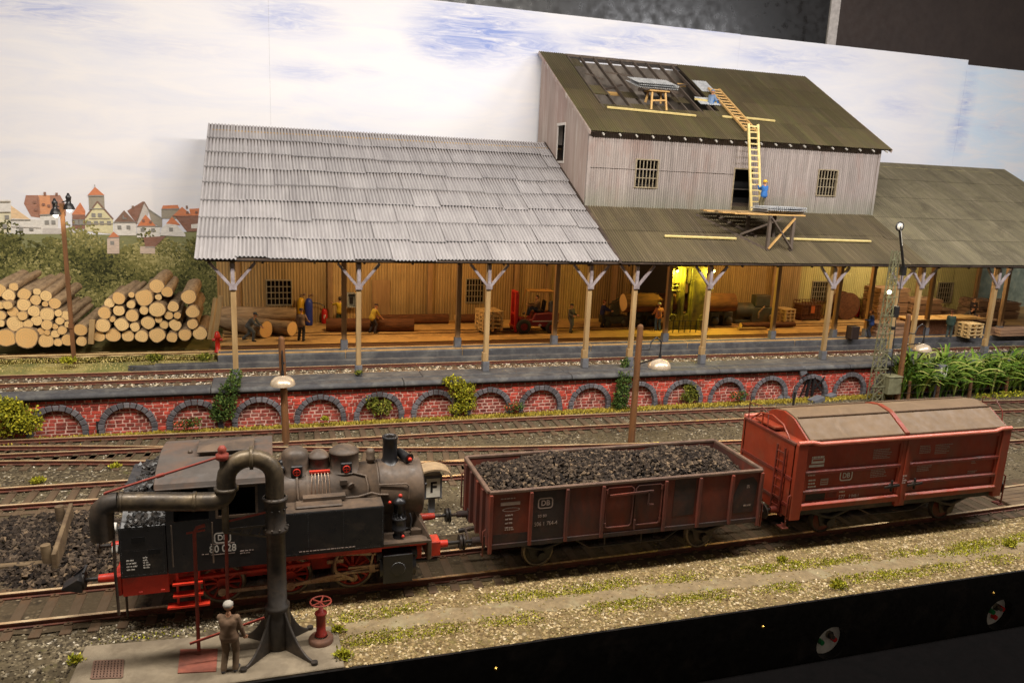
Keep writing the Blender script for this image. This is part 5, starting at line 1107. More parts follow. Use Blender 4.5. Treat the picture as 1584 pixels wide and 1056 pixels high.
for i,(dx,dy) in enumerate(((-.78,-.85),(.80,-.98),(.78,.52),(-.85,.62))):
    g = G(); n = 10; d = Vector((dx,dy,0)); L_ = d.length; d.normalize(); p = Vector((-d.y,d.x,0))*.035; P = []
    for j in range(n+1): u = j/n; P.append((.24+(L_-.24)*u, .03+.95*(1-u)**2.2))
    P = P+[(L_,0),(.24,0)]; V = [Vector((cx,cy,-.135))+d*a+Vector((0,0,b))+p*s_ for s_ in (-1,1) for a,b in P]; m_ = len(P)
    g.add(V,[tuple(range(m_)),tuple(range(m_,2*m_))[::-1]]+[(j,m_+j,m_+(j+1)%m_,(j+1)%m_) for j in range(m_)])
    e = Vector((cx,cy,-.135))+d*L_; g.cyl(e,e+Vector((0,0,.07)),.08,n=10)
    pts = [Vector((cx,cy,-.135))+d*a+Vector((0,0,b)) for a,b in P[:n+1]]; g.tube(pts,.035,6); build(g,'foot',M_pipe2,wc)
ys = cy
arc = [(cx,ys,3.70),(cx,ys,3.95)]
for i in range(11):
    a = math.pi*i/10; arc.append((cx-.53+.53*math.cos(a), ys, 4.22+.50*math.sin(a)))
arc += [(cx-1.06,ys,4.05),(cx-1.06,ys,3.95)]
for i in range(1,9):
    a = math.pi/2*i/8; arc.append((cx-1.06-.32+.32*math.cos(a), ys, 3.95-.22*math.sin(a)))
arc += [(cx-1.8,ys,3.76),(cx-3.3,ys,3.9)]
g = G(); g.tube(arc,.21,18); nk = build(g,'swan_neck',M_pipe,wc)
for (p,d,r) in (((cx-.50,ys,4.72),(1,0,0),.27),((cx-1.06,ys,4.02),(0,0,1),.27),((cx-3.25,ys,3.895),(1,0,-.09),.225),((cx-1.75,ys,3.76),(1,0,-.09),.225)):
    g = G(); g.lathe(Vector(p)-Vector(d).normalized()*.04,[(.18,0),(r,0),(r,.08),(.18,.08)],20,0,d); build(g,'flange_ring',M_pipe,nk)
g = G(); g.tube([(cx-3.3,ys,3.9),(cx-3.5,ys,3.88),(cx-3.62,ys,3.75),(cx-3.66,ys,3.5),(cx-3.66,ys,3.05)],[.215,.23,.25,.25,.24],18); build(g,'spout',M_pipe2,nk)
g = G(); g.cyl((cx-1.12,ys-.02,4.15),(cx-1.12,ys-.02,4.78),.07); g.cyl((cx-1.1,ys-.02,2.98),(cx-1.1,ys-.02,3.75),.08); build(g,'spindle',M_pipe,wc)
g = G(); g.lathe((cx-1.12,ys-.02,4.72),[(.10,0),(.14,.03),(.14,.14),(.09,.16),(.09,.2),(.10,.26),(.06,.33),(.0,.35)],16); build(g,'red_cap',M_rod,wc)
g = G(); g.cyl((cx-1.15,ys,4.80),(cx-3.55,ys,4.12),.028); g.cyl((cx-2.35,ys,4.46),(cx-2.5,ys,4.42),.045); g.cyl((cx-3.55,ys,4.12),(cx-3.6,ys,3.9),.03); build(g,'stay_rod',M_rod,wc)
g = G(); g.cyl((cx-1.1,ys,3.0),(cx-1.12,ys,1.05),.04); g.tube([(cx-1.12,ys,3.2),(cx-.1,ys-.1,3.42)],.028); g.tube([(cx-1.55,ys,3.16),(cx-1.72,ys,3.12),(cx-1.78,ys,3.0),(cx-1.80,ys,.0)],.045); g.cyl((cx-1.95,ys,3.0),(cx-1.55,ys,3.05),.025); build(g,'operating_rod',M_rod,wc)
for z in (3.05,.92):
    g = G(); a0 = cx-1.15 if z > 2 else cx-.95
    g.bar((cx-.2,ys-.06,z),(a0,ys-.06,z-.02),.03,.05); g.bar((cx-.2,ys-.06,z-.28),(a0,ys-.06,z-.08),.03,.05)
    for i in range(4): x = cx-.3-i*.2; g.bar((x,ys-.06,z),(x-.1,ys-.06,z-.26+i*.05),.025,.03)
    build(g,'bracket',M_pipe,wc)
g = G(); g.bar((cx-.3,ys-.3,.82),(cx-1.95,ys-.35,.42),.04,.05); build(g,'lever',M_rod,wc)
g = G(); x, y = 1.06, -3.02
hv = empty('standpipe_valve', (x,y,-.14), 'red hydrant valve with a spoked handwheel on the slab end', 'valve')
g.lathe((x,y,-.14),[(.30,0),(.30,.08),(.27,.13),(.16,.14)],22); build(g,'base',mat('rusty_base',lin(120,84,64),lin(92,64,50),4,.8),hv)
g = G(); g.lathe((x,y,.02),[(.14,0),(.15,.04),(.115,.06),(.115,.55),(.15,.58),(.15,.62),(.06,.66),(.04,.9),(.0,.9)],16); build(g,'body',mat('valve_red',lin(140,40,30),lin(112,34,27),4,.5),hv)
g = G(); n = 20; R_ = .25; g.tube([(x+R_*math.cos(2*math.pi*i/n),y+R_*math.sin(2*math.pi*i/n),.93) for i in range(n+1)],.02,6); 
for i in range(5): a = 2*math.pi*i/5; g.bar((x,y,.91),(x+R_*math.cos(a),y+R_*math.sin(a),.93),.03,.03)
build(g,'handwheel',M_rod,hv)
g = G(); pl = [(-2.19,-2.62,-0.13),(-1.34,-2.80,-0.13),(-1.33,-3.69,-0.13),(-2.16,-3.56,-0.13)]; g.prism([(p[0],p[1]) for p in pl][::-1],-.139,-.115,'z'); tag(build(g,'cover_plate',mat('rusty_plate',lin(150,86,66),lin(122,66,52),3,.8,dirt=lin(92,56,46)),org=pl[0]),'rusty square cover plate let into the slab beside the man','cover plate')
p0,p1,p2,p3 = [Vector(q) for q in ((-4.03,-2.64,-0.13),(-3.41,-2.74,-0.13),(-3.33,-3.42,-0.13),(-3.97,-3.31,-0.13))]
g = G()
for i in range(10):
    u = i/9; g.bar(p0.lerp(p1,u)+Vector((0,0,.012)),p3.lerp(p2,u)+Vector((0,0,.012)),.045,.012)
for i in range(8):
    u = i/7; g.bar(p0.lerp(p3,u)+Vector((0,0,.006)),p1.lerp(p2,u)+Vector((0,0,.006)),.045,.012)
dg_ = empty('drain_grate', p0, 'rusty iron drain grate at the left end of the slab', 'drain grate'); build(g,'grille',mat('grate_iron',lin(120,92,76),rough=.8),dg_)
g = G(); g.quad(*[tuple(p+Vector((0,0,-.006))) for p in (p0,p1,p2,p3)]); build(g,'dark_pit',M_pit,dg_)
# ---------------------------------------------------------------- coal bunker beside the line
M_beam = mat('weathered_beam', lin(104,84,62), lin(78,62,46), 3, .85, dirt=lin(128,108,80), damt=.4, stretch=(.3,1,1), bump=.3)
cbn = empty('coal_bunker', (-7,4.5,-.3), 'low timber coal bunker with a leaning end board beside the track', 'coal bunker')
g = G(); g.box((-14,6.35,-.3),(-4.2,6.55,-.16)); build(g,'rear_edge',M_beam,cbn,bevel=.02)
g = G(); g.bar((-14,2.75,-.10),(-6.1,2.36,-.06),.2,.22); build(g,'front_beam',M_beam,cbn,bevel=.03)
g = G(); g.bar((-5.85,1.9,.14),(-6.1,5.2,.24),.12,.66); build(g,'end_board',M_beam,cbn,bevel=.02)
for p in ((-6.05,2.35),(-6.3,5.05)):
    g = G(); g.cyl((p[0]-.05,p[1],-.3),(p[0]-.1,p[1],.55),.14,.13,10); build(g,'post',M_beam,cbn)
def cz(x, y): return -.22+.32*math.exp(-((y-4.4)/1.3)**2)*(1 if x < -6 else math.exp(-(x+6)**2/1.2))+.12*math.exp(-((y-2.2)/.8)**2)+.06*math.sin(x*2.3+y*1.7)
tag(coal_heap('coal_pile',-12,-3.9,1.15,6.2,cz,9500,.035,.11,M_coald),'black coal spread in and around the timber bunker','coal',kind='stuff')
tag(coal_heap('spilled_coal',-4,30,-.62,.70,lambda x,y:-.26,2600,.02,.07,M_coal),'spilled coal and cinders between the front rails','coal',kind='stuff')
g = G(); g.ball((-5.35,5.2,.0),.22,sc=(1,.8,.9),n=8); tag(build(g,'pale_rock',mat('pale_rock',lin(178,160,136),lin(150,130,108),3,.8,bump=.4),org=(-5.35,5.2,0)),'pale rounded rock among the coal behind the spout','rock')

PILE_R = [[(-7.97, 2.65, 0.32), (-7.34, 2.7, 0.4), (-6.68, 2.64, 0.34), (-6.04, 2.66, 0.36), (-5.34, 2.68, 0.44), (-4.66, 2.56, 0.31), (-4.05, 2.69, 0.36), (-3.35, 2.72, 0.41)], [(-7.74, 3.23, 0.4), (-7.32, 3.52, 0.17), (-6.91, 3.27, 0.38), (-6.32, 3.13, 0.27), (-5.74, 3.3, 0.38), (-5.25, 3.45, 0.21), (-5.02, 3.17, 0.24), (-4.5, 3.16, 0.35), (-3.68, 3.22, 0.31)], [(-7.64, 3.85, 0.36), (-7.02, 3.93, 0.32), (-6.42, 3.69, 0.36), (-5.89, 3.93, 0.25), (-5.27, 3.99, 0.45), (-4.77, 3.65, 0.24), (-4.36, 3.68, 0.21), (-3.64, 3.86, 0.38)], [(-7.42, 4.3, 0.28), (-6.98, 4.56, 0.36), (-6.45, 4.24, 0.24), (-5.84, 4.57, 0.49), (-4.54, 4.12, 0.32), (-3.8, 4.61, 0.43)], [(-6.43, 4.69, 0.17), (-5.23, 4.55, 0.19), (-4.8, 4.83, 0.32)], [(-5.29, 5.1, 0.41)]]
PILE_L = [[(-12.7, 2.7, 0.49), (-11.86, 2.74, 0.51), (-11.0, 2.73, 0.6), (-10.21, 2.54, 0.4), (-9.7, 2.46, 0.23), (-9.3, 2.56, 0.33), (-8.71, 2.47, 0.29)], [(-12.49, 3.46, 0.44), (-12.02, 3.44, 0.21), (-11.47, 3.38, 0.43), (-10.92, 3.37, 0.25), (-10.42, 2.98, 0.21), (-10.12, 2.96, 0.15), (-9.8, 2.87, 0.23), (-9.48, 3.05, 0.25), (-8.7, 3.06, 0.36)], [(-11.97, 3.81, 0.25), (-11.51, 3.94, 0.29), (-11.1, 3.78, 0.26), (-10.55, 3.52, 0.29), (-10.13, 3.31, 0.29), (-9.8, 3.21, 0.16), (-9.57, 3.49, 0.23), (-9.22, 3.33, 0.19)], [(-11.95, 4.28, 0.21), (-11.66, 4.3, 0.25), (-11.05, 4.28, 0.35), (-10.63, 3.97, 0.32), (-10.09, 3.82, 0.38), (-9.62, 3.87, 0.21), (-9.3, 3.74, 0.27)], [(-12.36, 4.22, 0.39), (-11.67, 4.7, 0.34), (-10.99, 4.78, 0.34), (-10.57, 4.48, 0.29), (-10.17, 4.29, 0.16), (-9.76, 4.32, 0.32)], [(-12.08, 4.97, 0.39), (-11.46, 5.1, 0.24), (-10.48, 4.88, 0.21), (-10.11, 4.68, 0.31)]]
# ---------------------------------------------------------------- logs
def woodmat(name, b1, b2):
    k = NT(name); v = k.co((3,.5,3)); return k.done(k.mix(k.rng(k.noise(2.2,6,.7,v,.4),.35,.65), b1, b2), .85, 0, k.noise(6,5,.7,v), .8, .04, .2)
M_bark = woodmat('grey_bark', lin(166,140,108), lin(116,95,72)); M_bark2 = woodmat('brown_bark', lin(110,70,44), lin(72,46,32))
def ringmat(name, c):
    k = NT(name); s = k.n('ShaderNodeSeparateXYZ',{0:k.co()}); a, b = s.outputs[0], s.outputs[2]
    d = k.math('SQRT', k.math('ADD',k.math('MULTIPLY',a,a),k.math('MULTIPLY',b,b))); r = k.math('SINE', k.math('ADD',k.math('MULTIPLY',d,62.0),k.math('MULTIPLY',k.noise(7,4,.6),9.0)))
    inf = k.n('ShaderNodeObjectInfo').outputs['Random']
    col = k.mix(k.rng(r,-1,1,0,.5), k.mix(inf, c, (c[0]*.8,c[1]*.66,c[2]*.5)), tuple(x*.55 for x in c)); col = k.mix(k.rng(k.noise(3,4,.6),.5,.75,0,.5), col, tuple(x*.7 for x in c)); return k.done(col,.8)
M_ring = ringmat('cut_wood', lin(238,202,142))
def log(r, L, name='log', bark=None, seed=0):
    """a log along +y, front cut at the origin, slightly bent and uneven"""
    rr = random.Random(seed); n = 16; m = 8; g = G(); V = []; bx, bz = rr.uniform(-.1,.1), rr.uniform(-.04,.04); tp_ = rr.uniform(.82,1.0)
    ph = [rr.uniform(0,6.28) for _ in range(3)]; am = [rr.uniform(.0,.05) for _ in range(3)]
    for i in range(m+1):
        u = i/m
        for k_ in range(n):
            a = 2*math.pi*k_/n; q = r*(1+(tp_-1)*u)*(1+sum(am[j]*math.sin((j+2)*a+ph[j]+u) for j in range(3))+rr.uniform(-.018,.018))
            V.append((q*math.cos(a)+bx*math.sin(u*3)*r*2, L*u, q*math.sin(a)+bz*math.sin(u*3)*r*2))
    g.add(V,[(i*n+k_,(i+1)*n+k_,(i+1)*n+(k_+1)%n,i*n+(k_+1)%n) for i in range(m) for k_ in range(n)],0,True)
    inn = [(v[0]*.93,-.004,v[2]*.93) for v in V[:n]]; g.add(V[:n]+inn,[(k_,(k_+1)%n,n+(k_+1)%n,n+k_) for k_ in range(n)],0); g.add(inn,[tuple(range(n))],1); g.add(V[-n:],[tuple(range(n))[::-1]],1)
    return build(g,name,[bark or M_bark,M_ring])
ROWN = ['bottom','second','third','fourth','fifth','top']
for pile, side, y0 in ((PILE_R,'right',20.8),(PILE_L,'left',20.6)):
    for ri,row in enumerate(pile):
        for ci,(x,z,r) in enumerate(sorted(row)):
            o = log(r*.86, random.uniform(3.6,4.6), seed=ri*50+ci+(999 if side == 'left' else 0)); o.location = (x, y0+random.uniform(-.12,.12)+(.25 if ri > 3 else 0), z); o.rotation_euler = (random.uniform(-.02,.05), 0, random.uniform(-.05,.03))
            tag(o, '%s log, %s from the left in the %s row of the %s log pile' % ('thick' if r > .36 else ('thin' if r < .25 else 'middling'), ordinal(ci), ROWN[ri], side), 'log', 'logs in the %s pile'%side)
def lying(name, a, b, r, label, bark, seed):
    a, b = Vector(a), Vector(b); d = b-a; o = log(r, d.length, name, bark, seed); o.location = a
    o.rotation_euler = d.to_track_quat('Y','Z').to_euler(); return tag(o, label, 'log', 'logs lying in the shed')
FZ = 2.2
def fl(p, dz=0.0): return Vector((p[0],p[1],FZ+dz))
lying('log', (-2.49,24.60,2.97), (1.50,24.60,2.96), .44, 'long grey log lying along the wall under the left shed window', M_bark, 501)
e = (-0.14,21.77,2.20); lying('log', fl(e,.47), fl(e,.47)+Vector((-2.6,3.0,0)), .46, 'short thick log with its cut end towards the leaning workman', M_bark, 502)
e = (1.20,22.14,2.20); lying('log', fl(e,.42), fl(e,.42)+Vector((-2.7,2.2,0)), .42, 'short log whose end the grey shirted workman holds', M_bark, 503)
e = (7.99,22.93,2.20); lying('log', fl(e,.36), fl(e,.36)+Vector((-4.9,.5,0)), .36, 'dark barked log that the yellow shirted workman bends over', M_bark2, 504)
e = (10.50,25.08,2.20); lying('log', fl(e,.30), fl(e,.30)+Vector((-4.6,.1,0)), .30, 'slim log along the back wall left of the second window', M_bark2, 505)
e = (13.35,25.06,2.20); lying('log', fl(e,.28), fl(e,.28)+Vector((-2.4,.1,0)), .28, 'slim log along the back wall behind the pallet stack', M_bark2, 506)
lying('log', (21.01,22.60,3.83), (28.86,22.60,3.78), .58, 'huge reddish log clamped through the saw machine', M_bark2, 507)
e = (29.12,21.89,2.20); lying('log', fl(e,.2), fl((33.28,21.96,2.20),.2), .19, 'thin bark covered log on the floor before the dark motor', M_bark2, 508)
g = G(); e = (29.90,21.61,2.20); g.bar(fl(e,.08)+Vector((-1.2,-.1,0)),fl(e,.08)+Vector((.8,-.2,0)),.35,.1); tag(build(g,'slab_offcut',M_tan,org=fl(e)),'pale slab offcut on the floor before the thin log','offcut')
for i,(a,b,l) in enumerate((((333,518),(343,457),'tall squared stake leaning at the right end of the right log pile'),((326,518),(336,461),'squared stake behind the tall leaning stake by the logs'),((141,528),(143,494),'short squared stake between the two log piles'))):
    p = Vector((-2.60,20.40,2.71) if i == 0 else ((-2.85,20.90,2.61) if i == 1 else (-8.24,20.40,2.51))); q = Vector((-2.27,20.60,4.70) if i == 0 else ((-2.55,21.20,4.47) if i == 1 else (-8.14,20.50,3.57)))
    g = G(); g.bar(p-(q-p)*.12,q,.24,.18); tag(build(g,'stake',M_tan,org=p,bevel=.01), l, 'stake', 'stakes holding the log piles')
# ---------------------------------------------------------------- people
def sdf_body(caps, h, k_=.028):
    A = np.array([c[0] for c in caps]); B = np.array([c[1] for c in caps]); ra = np.array([c[2] for c in caps]); rb = np.array([c[3] for c in caps])
    lo_ = np.minimum(A-ra[:,None],B-rb[:,None]).min(0)-3*h; hi = np.maximum(A+ra[:,None],B+rb[:,None]).max(0)+3*h
    n = np.ceil((hi-lo_)/h).astype(int)+1
    ax_ = [lo_[i]+h*np.arange(n[i]) for i in range(3)]; D = np.full(n, 9.0)
    for a,b,r0,r1 in zip(A,B,ra,rb):
        m = max(r0,r1)+.12; sl = []
        for i in range(3):
            s0 = max(0,int((min(a[i],b[i])-m-lo_[i])/h)); s1 = min(n[i],int((max(a[i],b[i])+m-lo_[i])/h)+2); sl.append(slice(s0,s1))
        X,Y_,Z = np.meshgrid(ax_[0][sl[0]],ax_[1][sl[1]],ax_[2][sl[2]],indexing='ij'); ab = b-a; L2 = ab@ab+1e-12
        t = np.clip(((X-a[0])*ab[0]+(Y_-a[1])*ab[1]+(Z-a[2])*ab[2])/L2,0,1)
        d = np.sqrt((X-a[0]-t*ab[0])**2+(Y_-a[1]-t*ab[1])**2+(Z-a[2]-t*ab[2])**2)-(r0+(r1-r0)*t)
        c = D[tuple(sl)]; kk = min(k_, .9*min(r0,r1)); hh = np.clip(.5+.5*(c-d)/kk,0,1); D[tuple(sl)] = c*(1-hh)+d*hh-kk*hh*(1-hh)
    s = D < 0; nx,ny,nz = n
    cnt = np.zeros((nx-1,ny-1,nz-1)); P = np.zeros((nx-1,ny-1,nz-1,3)); ci = [(i,j,k) for i in (0,1) for j in (0,1) for k in (0,1)]
    I = np.stack(np.meshgrid(np.arange(nx-1),np.arange(ny-1),np.arange(nz-1),indexing='ij'),-1)
    for c0 in ci:
        for ax in range(3):
            if c0[ax]: continue
            c1 = list(c0); c1[ax] = 1
            f = lambda c: D[c[0]:nx-1+c[0],c[1]:ny-1+c[1],c[2]:nz-1+c[2]]
            d0, d1 = f(c0), f(c1); m = (d0<0)!=(d1<0); t = np.where(m,d0/(d0-d1+1e-12),0); q = np.array(c0,float)+np.zeros(m.shape+(3,)); q[...,ax] += t
            P += np.where(m[...,None],q,0); cnt += m
    act = cnt > 0; idx = -np.ones(act.shape,int); idx[act] = np.arange(act.sum())
    V = (P[act]/cnt[act][:,None]+I[act])*h+lo_; F = []
    for ax in range(3):
        sl0 = [slice(None)]*3; sl1 = [slice(None)]*3; sl0[ax] = slice(0,-1); sl1[ax] = slice(1,None)
        m = s[tuple(sl0)] != s[tuple(sl1)]; pos = np.argwhere(m); u,v = [(1,2),(2,0),(0,1)][ax]
        pos = pos[(pos[:,u]>0)&(pos[:,v]>0)&(pos[:,u]<n[u]-1)&(pos[:,v]<n[v]-1)]; ins = s[pos[:,0],pos[:,1],pos[:,2]]
        def at(du,dv):
            q = pos.copy(); q[:,u] += du; q[:,v] += dv; return idx[q[:,0],q[:,1],q[:,2]]
        Q = np.stack([at(-1,-1),at(0,-1),at(0,0),at(-1,0)],1); Q[~ins] = Q[~ins][:,::-1]; F.append(Q)
    F = np.concatenate(F); cen = V[F].mean(1); best = np.full(len(F),9.0); reg = np.zeros(len(F),int)
    for c in caps:
        a,b = np.array(c[0]),np.array(c[1]); ab = b-a; t = np.clip(((cen-a)@ab)/(ab@ab+1e-12),0,1); d = np.linalg.norm(cen-a-t[:,None]*ab,axis=1)-(c[2]+(c[3]-c[2])*t); m = d < best; best[m] = d[m]; reg[m] = c[4]
    return V, F, reg
def ik(a, t, l0, l1, hint):
    a, t, hint = Vector(a), Vector(t), Vector(hint); d = t-a; L = min(d.length,(l0+l1)*.995)
    d = d.normalized() if d.length > 1e-6 else Vector((0,0,-1)); t = a+d*L
    x = (l0*l0-l1*l1+L*L)/(2*L); hgt = math.sqrt(max(0,l0*l0-x*x)); hp = (hint-d*hint.dot(d))
    hp = hp.normalized() if hp.length > 1e-6 else Vector((0,-1,0)); return a+d*x+hp*hgt, t
SKIN = mat('skin', lin(196,142,108), lin(176,122,90), 8, .6)
cmats = {}
def cloth(c):
    if c not in cmats: cmats[c] = mat('work_cloth', lin(*c), tuple(x*.75 for x in lin(*c)), 6, .9)
    return cmats[c]
def person(label, loc, rz, shirt, trous, shoe=(40,36,34), hat=None, hatc=(60,60,60), pel=(0,0,.93), lean=0.0, hl=(-.27,-.10,.80), hr=(.27,-.10,.80), fl_=(-.11,0,.08), fr_=(.11,0,.08), nod=0.0, bare=False, bib=None, h=.017, scale=1.0, group='workmen on the layout', knee=(0,-1,.1), turn=0.0):
    p = Vector(pel); d = Vector((0,-math.sin(lean),math.cos(lean))); fwd = Vector((0,-math.cos(lean),-math.sin(lean)))
    ch, nk = p+d*.36, p+d*.52; hd = nk+d*.05+Vector((0,-.02,.10)); caps = []
    def c(a,b,r0,r1,m): caps.append((np.array(a),np.array(b),r0,r1,m))
    c(p+Vector((-.06,0,0)),p+Vector((.06,0,0)),.13,.13,1); c(p-d*.03+Vector((-.06,0,0)),p-d*.03+Vector((.06,0,0)),.155,.155,0); c(p+d*.08+Vector((-.04,0,0)),p+d*.30+Vector((.04,0,0)),.155,.155,0); c(p+d*.08+Vector((.04,0,0)),p+d*.30+Vector((-.04,0,0)),.155,.155,0)
    for s in (-1,1):
        c(p+d*.16+Vector((s*.06,0,0)),ch+Vector((s*.10,.01,0)),.115,.12,0)
    c(ch+d*.08,nk+d*.02,.06,.052,2); c(ch+Vector((-.12,0,.06)),ch+Vector((.12,0,.06)),.075,.075,0)
    # head with jaw, nose and ears, turned and nodded
    Rh = Matrix.Rotation(turn,3,'Z') @ Matrix.Rotation(lean*.5+nod,3,'X')
    H = lambda x,y,z: hd+Rh @ Vector((x,y,z))
    c(H(0,.012,.035),H(0,-.005,.05),.093,.09,2); c(H(0,-.045,-.03),H(0,-.052,-.045),.055,.045,2); c(H(0,-.10,.02),H(0,-.118,-.008),.013,.018,2)
    for s in (-1,1): c(H(s*.09,.01,.0),H(s*.094,.014,.03),.016,.02,2); c(H(s*.035,-.082,.022),H(s*.037,-.083,.022),.012,.012,2)
    for s,ht,ft in ((-1,hl,fl_),(1,hr,fr_)):
        sh = ch+d*.08+Vector((s*.185,.0,0)); el, wr = ik(sh, ht, .29, .26, (s*.35,.8,-.5)); m1 = 2 if bare else 0
        c(sh,el,.074,.062,0); c(el,wr,.06 if m1 == 0 else .048,.046 if m1 == 0 else .034,m1)
        hv = (wr-el).normalized(); sd = hv.cross(fwd); sd = sd.normalized() if sd.length > .1 else Vector((s,0,0)); curl = hv.cross(sd).normalized()
        if curl.dot(fwd) < 0: curl = -curl
        c(wr+hv*.02,wr+hv*.085,.036,.04,2)
        for q in range(4):
            b0 = wr+hv*.10+sd*(-.036+.024*q); l_ = (.062,.075,.070,.052)[q]; b1 = b0+hv*l_*.62+curl*.012; b2 = b1+hv*l_*.4+curl*.03; c(b0,b1,.0125,.0115,2); c(b1,b2,.0115,.0105,2)
        t0 = wr+hv*.04+sd*(s*-.036); t1 = t0+hv*.035+sd*(s*-.028)+curl*.015; c(t0,t1,.014,.012,2); c(t1,t1+hv*.03+curl*.012,.012,.011,2)
        hp_ = p+Vector((s*.095,0,-.03)); kn, an = ik(hp_, ft, .435, .425, knee); c(hp_,kn,.11,.084,1); c(kn,an+Vector((0,0,.02)),.08,.07,1)
        to = an+Vector((s*.03,-.16,-.035)); c(an+Vector((0,.04,-.035)),to,.042,.034,3); c(an,an+Vector((0,.01,-.03)),.046,.045,3)
    V,F,reg = sdf_body(caps, h)
    o = mesh_np('person', V, F, [cloth(shirt),cloth(trous),SKIN,cloth(shoe)], None, None, True, reg); o.location = loc; o.rotation_euler = (0,0,rz); o.scale = (scale,)*3; tag(o,label,'person',group)
    g = G(); R4 = lambda x,y,z: tuple(H(x,y,z))
    if hat == 'cap':
        ax_ = (Rh @ Vector((0,.1,1))).normalized(); g.lathe(H(0,.012,.055),[(.108,0),(.114,.02),(.11,.05),(.09,.085),(.05,.10),(0,.102)],16,0,ax_)
        for s in (-1,1): pass
        v = [H(-.08,-.07,.06),H(.08,-.07,.06),H(.06,-.16,.05),H(-.06,-.16,.05)]; v += [q+Vector((0,0,.012)) for q in v]; g.add(v,[(0,1,2,3),(7,6,5,4),(0,4,5,1),(1,5,6,2),(2,6,7,3),(3,7,4,0)])
        build_child(g,'cap',cloth(hatc),o)
    elif hat == 'helmet':
        g.lathe(H(0,.005,.045),[(.14,0),(.14,.012),(.118,.015),(.112,.06),(.085,.11),(.04,.13),(0,.133)],18); build_child(g,'helmet',mat('helmet_plastic',lin(*hatc),rough=.35),o)
    else:
        g.lathe(H(0,.02,.04),[(.104,0),(.108,.02),(.104,.05),(.082,.088),(.045,.105),(0,.108)],14,0,(Rh @ Vector((0,.25,1))).normalized()); g.ball(R4(0,.05,.02),.085,n=8); build_child(g,'hair',cloth(hatc),o)
    if bib:
        g = G(); 
        for s in (-1,1): a, b = ch+Vector((s*.07,0,0)), p
            
        for s in (-1,1): g.tube([tuple(p+d*.1+Vector((s*.08,.135,0))),tuple(p+d*.3+Vector((s*.075,.135,0))),tuple(ch+d*.09+Vector((s*.09,.06,0))),tuple(ch+d*.10+Vector((s*.09,-.05,0))),tuple(p+d*.3+Vector((s*.08,-.125,0)))],.018,6)
        build_child(g,'braces',cloth(bib),o)
    return o
def build_child(g, name, m, parent):
    me = bpy.data.meshes.new(name); me.from_pydata(g.v,[],g.f); me.polygons.foreach_set('use_smooth',g.s); me.update(); return link(name, me, m, parent)
GR = (96,96,92); BL = (52,92,160)
NO = math.pi   # facing away from the camera
person('workman in grey overalls and cap leaning forward to roll a log', fl((-0.95,21.21,2.20)), 1.15, (92,92,88), (86,88,86), hat='cap', hatc=(80,82,84), pel=(0,.05,.82), lean=.62, hl=(-.18,-.62,.85), hr=(.2,-.58,.75), fl_=(-.12,-.22,.08), fr_=(.12,.42,.08))
person('workman in pale shirt and dark trousers standing behind a log end', fl((1.62,20.95,2.20)), NO-.35, (136,112,92), (58,58,62), hat='cap', hatc=(70,62,60), lean=.12, hl=(-.3,-.35,1.0), hr=(.24,-.3,.95), fl_=(-.13,.05,.08), fr_=(.14,-.04,.08))
person('man in yellow shirt at the grey telephone box on the wall', fl((3.96,24.60,2.20)), NO+.3, (196,160,36), (52,70,52), hatc=(50,36,28), hl=(-.45,-.15,1.0), hr=(.3,-.5,1.35), bare=True)
person('man in yellow shirt and dark trousers bending towards a log', fl((5.61,22.60,2.20)), 1.9, (190,160,60), (56,50,58), hat='cap', hatc=(60,40,34), lean=.42, pel=(0,.06,.9), hl=(-.12,-.5,.82), hr=(.26,-.42,.78), fl_=(-.12,-.05,.08), fr_=(.13,.14,.08), bare=True)
person('grey workman with flat cap holding an orange part, beside the forklift', fl((17.24,21.73,2.20)), .5, (92,88,82), (98,100,104), hat='cap', hatc=(64,56,48), hl=(-.2,-.3,1.08), hr=(.2,-.3,1.08), fl_=(-.14,-.1,.08), fr_=(.14,.12,.08))
person('workman in dark blue at the lever of the green machine', fl((19.86,23.08,2.20)), 1.2, (40,44,92), (44,42,46), hatc=(120,70,40), lean=.15, hl=(-.15,-.5,1.1), hr=(.22,-.52,1.05))
person('workman in blue dungarees and cap seen from behind by the saw', fl((23.10,21.79,2.20)), NO-.2, (176,112,80), (76,100,140), hat='cap', hatc=(150,150,146), hl=(-.36,-.22,1.0), hr=(.3,-.25,1.0), bib=(76,100,140), bare=True, fl_=(-.13,0,.08), fr_=(.13,.04,.08))
person('workman in blue shirt and dark trousers behind the signal mast', fl((36.26,18.39,2.20)), NO+.6, (44,66,120), (38,38,46), hatc=(110,64,40), hl=(-.4,-.3,1.2), hr=(.36,-.3,1.15), lean=.1)
person('man in dark green coat standing beside the long plywood bench', fl((42.02,17.82,2.20)), NO-.9, (48,66,58), (52,62,58), hat='cap', hatc=(96,56,40), hl=(-.2,-.12,.85), hr=(.2,-.1,.85))
person('bearded workman leaning over the plywood bench from behind', fl((46.50,20.63,2.20)), .1, (70,62,58), (60,58,56), hatc=(60,40,30), lean=.75, pel=(0,.1,.86), hl=(-.2,-.62,.98), hr=(.2,-.62,.98))
person('workman in dark jacket standing with a plank before the yellow wall', fl((49.33,22.80,2.20)), -.3, (72,58,52), (64,60,58), hatc=(70,42,32), hl=(-.16,-.3,1.2), hr=(.18,-.26,1.0))
person('roofer in blue dungarees sitting on the roof beside the hole', tp(26.1,23.1,.0)-Vector((0,0,.02)), 1.9, (120,140,168), (44,104,172), hat='cap', hatc=(120,140,165), pel=(0,0,.14), lean=.25, hl=(-.2,-.45,.35), hr=(.2,-.5,.4), fl_=(-.14,-.58,.10), fr_=(.14,-.52,.06), knee=(0,-.2,1), bib=(44,104,172), group='roofers')
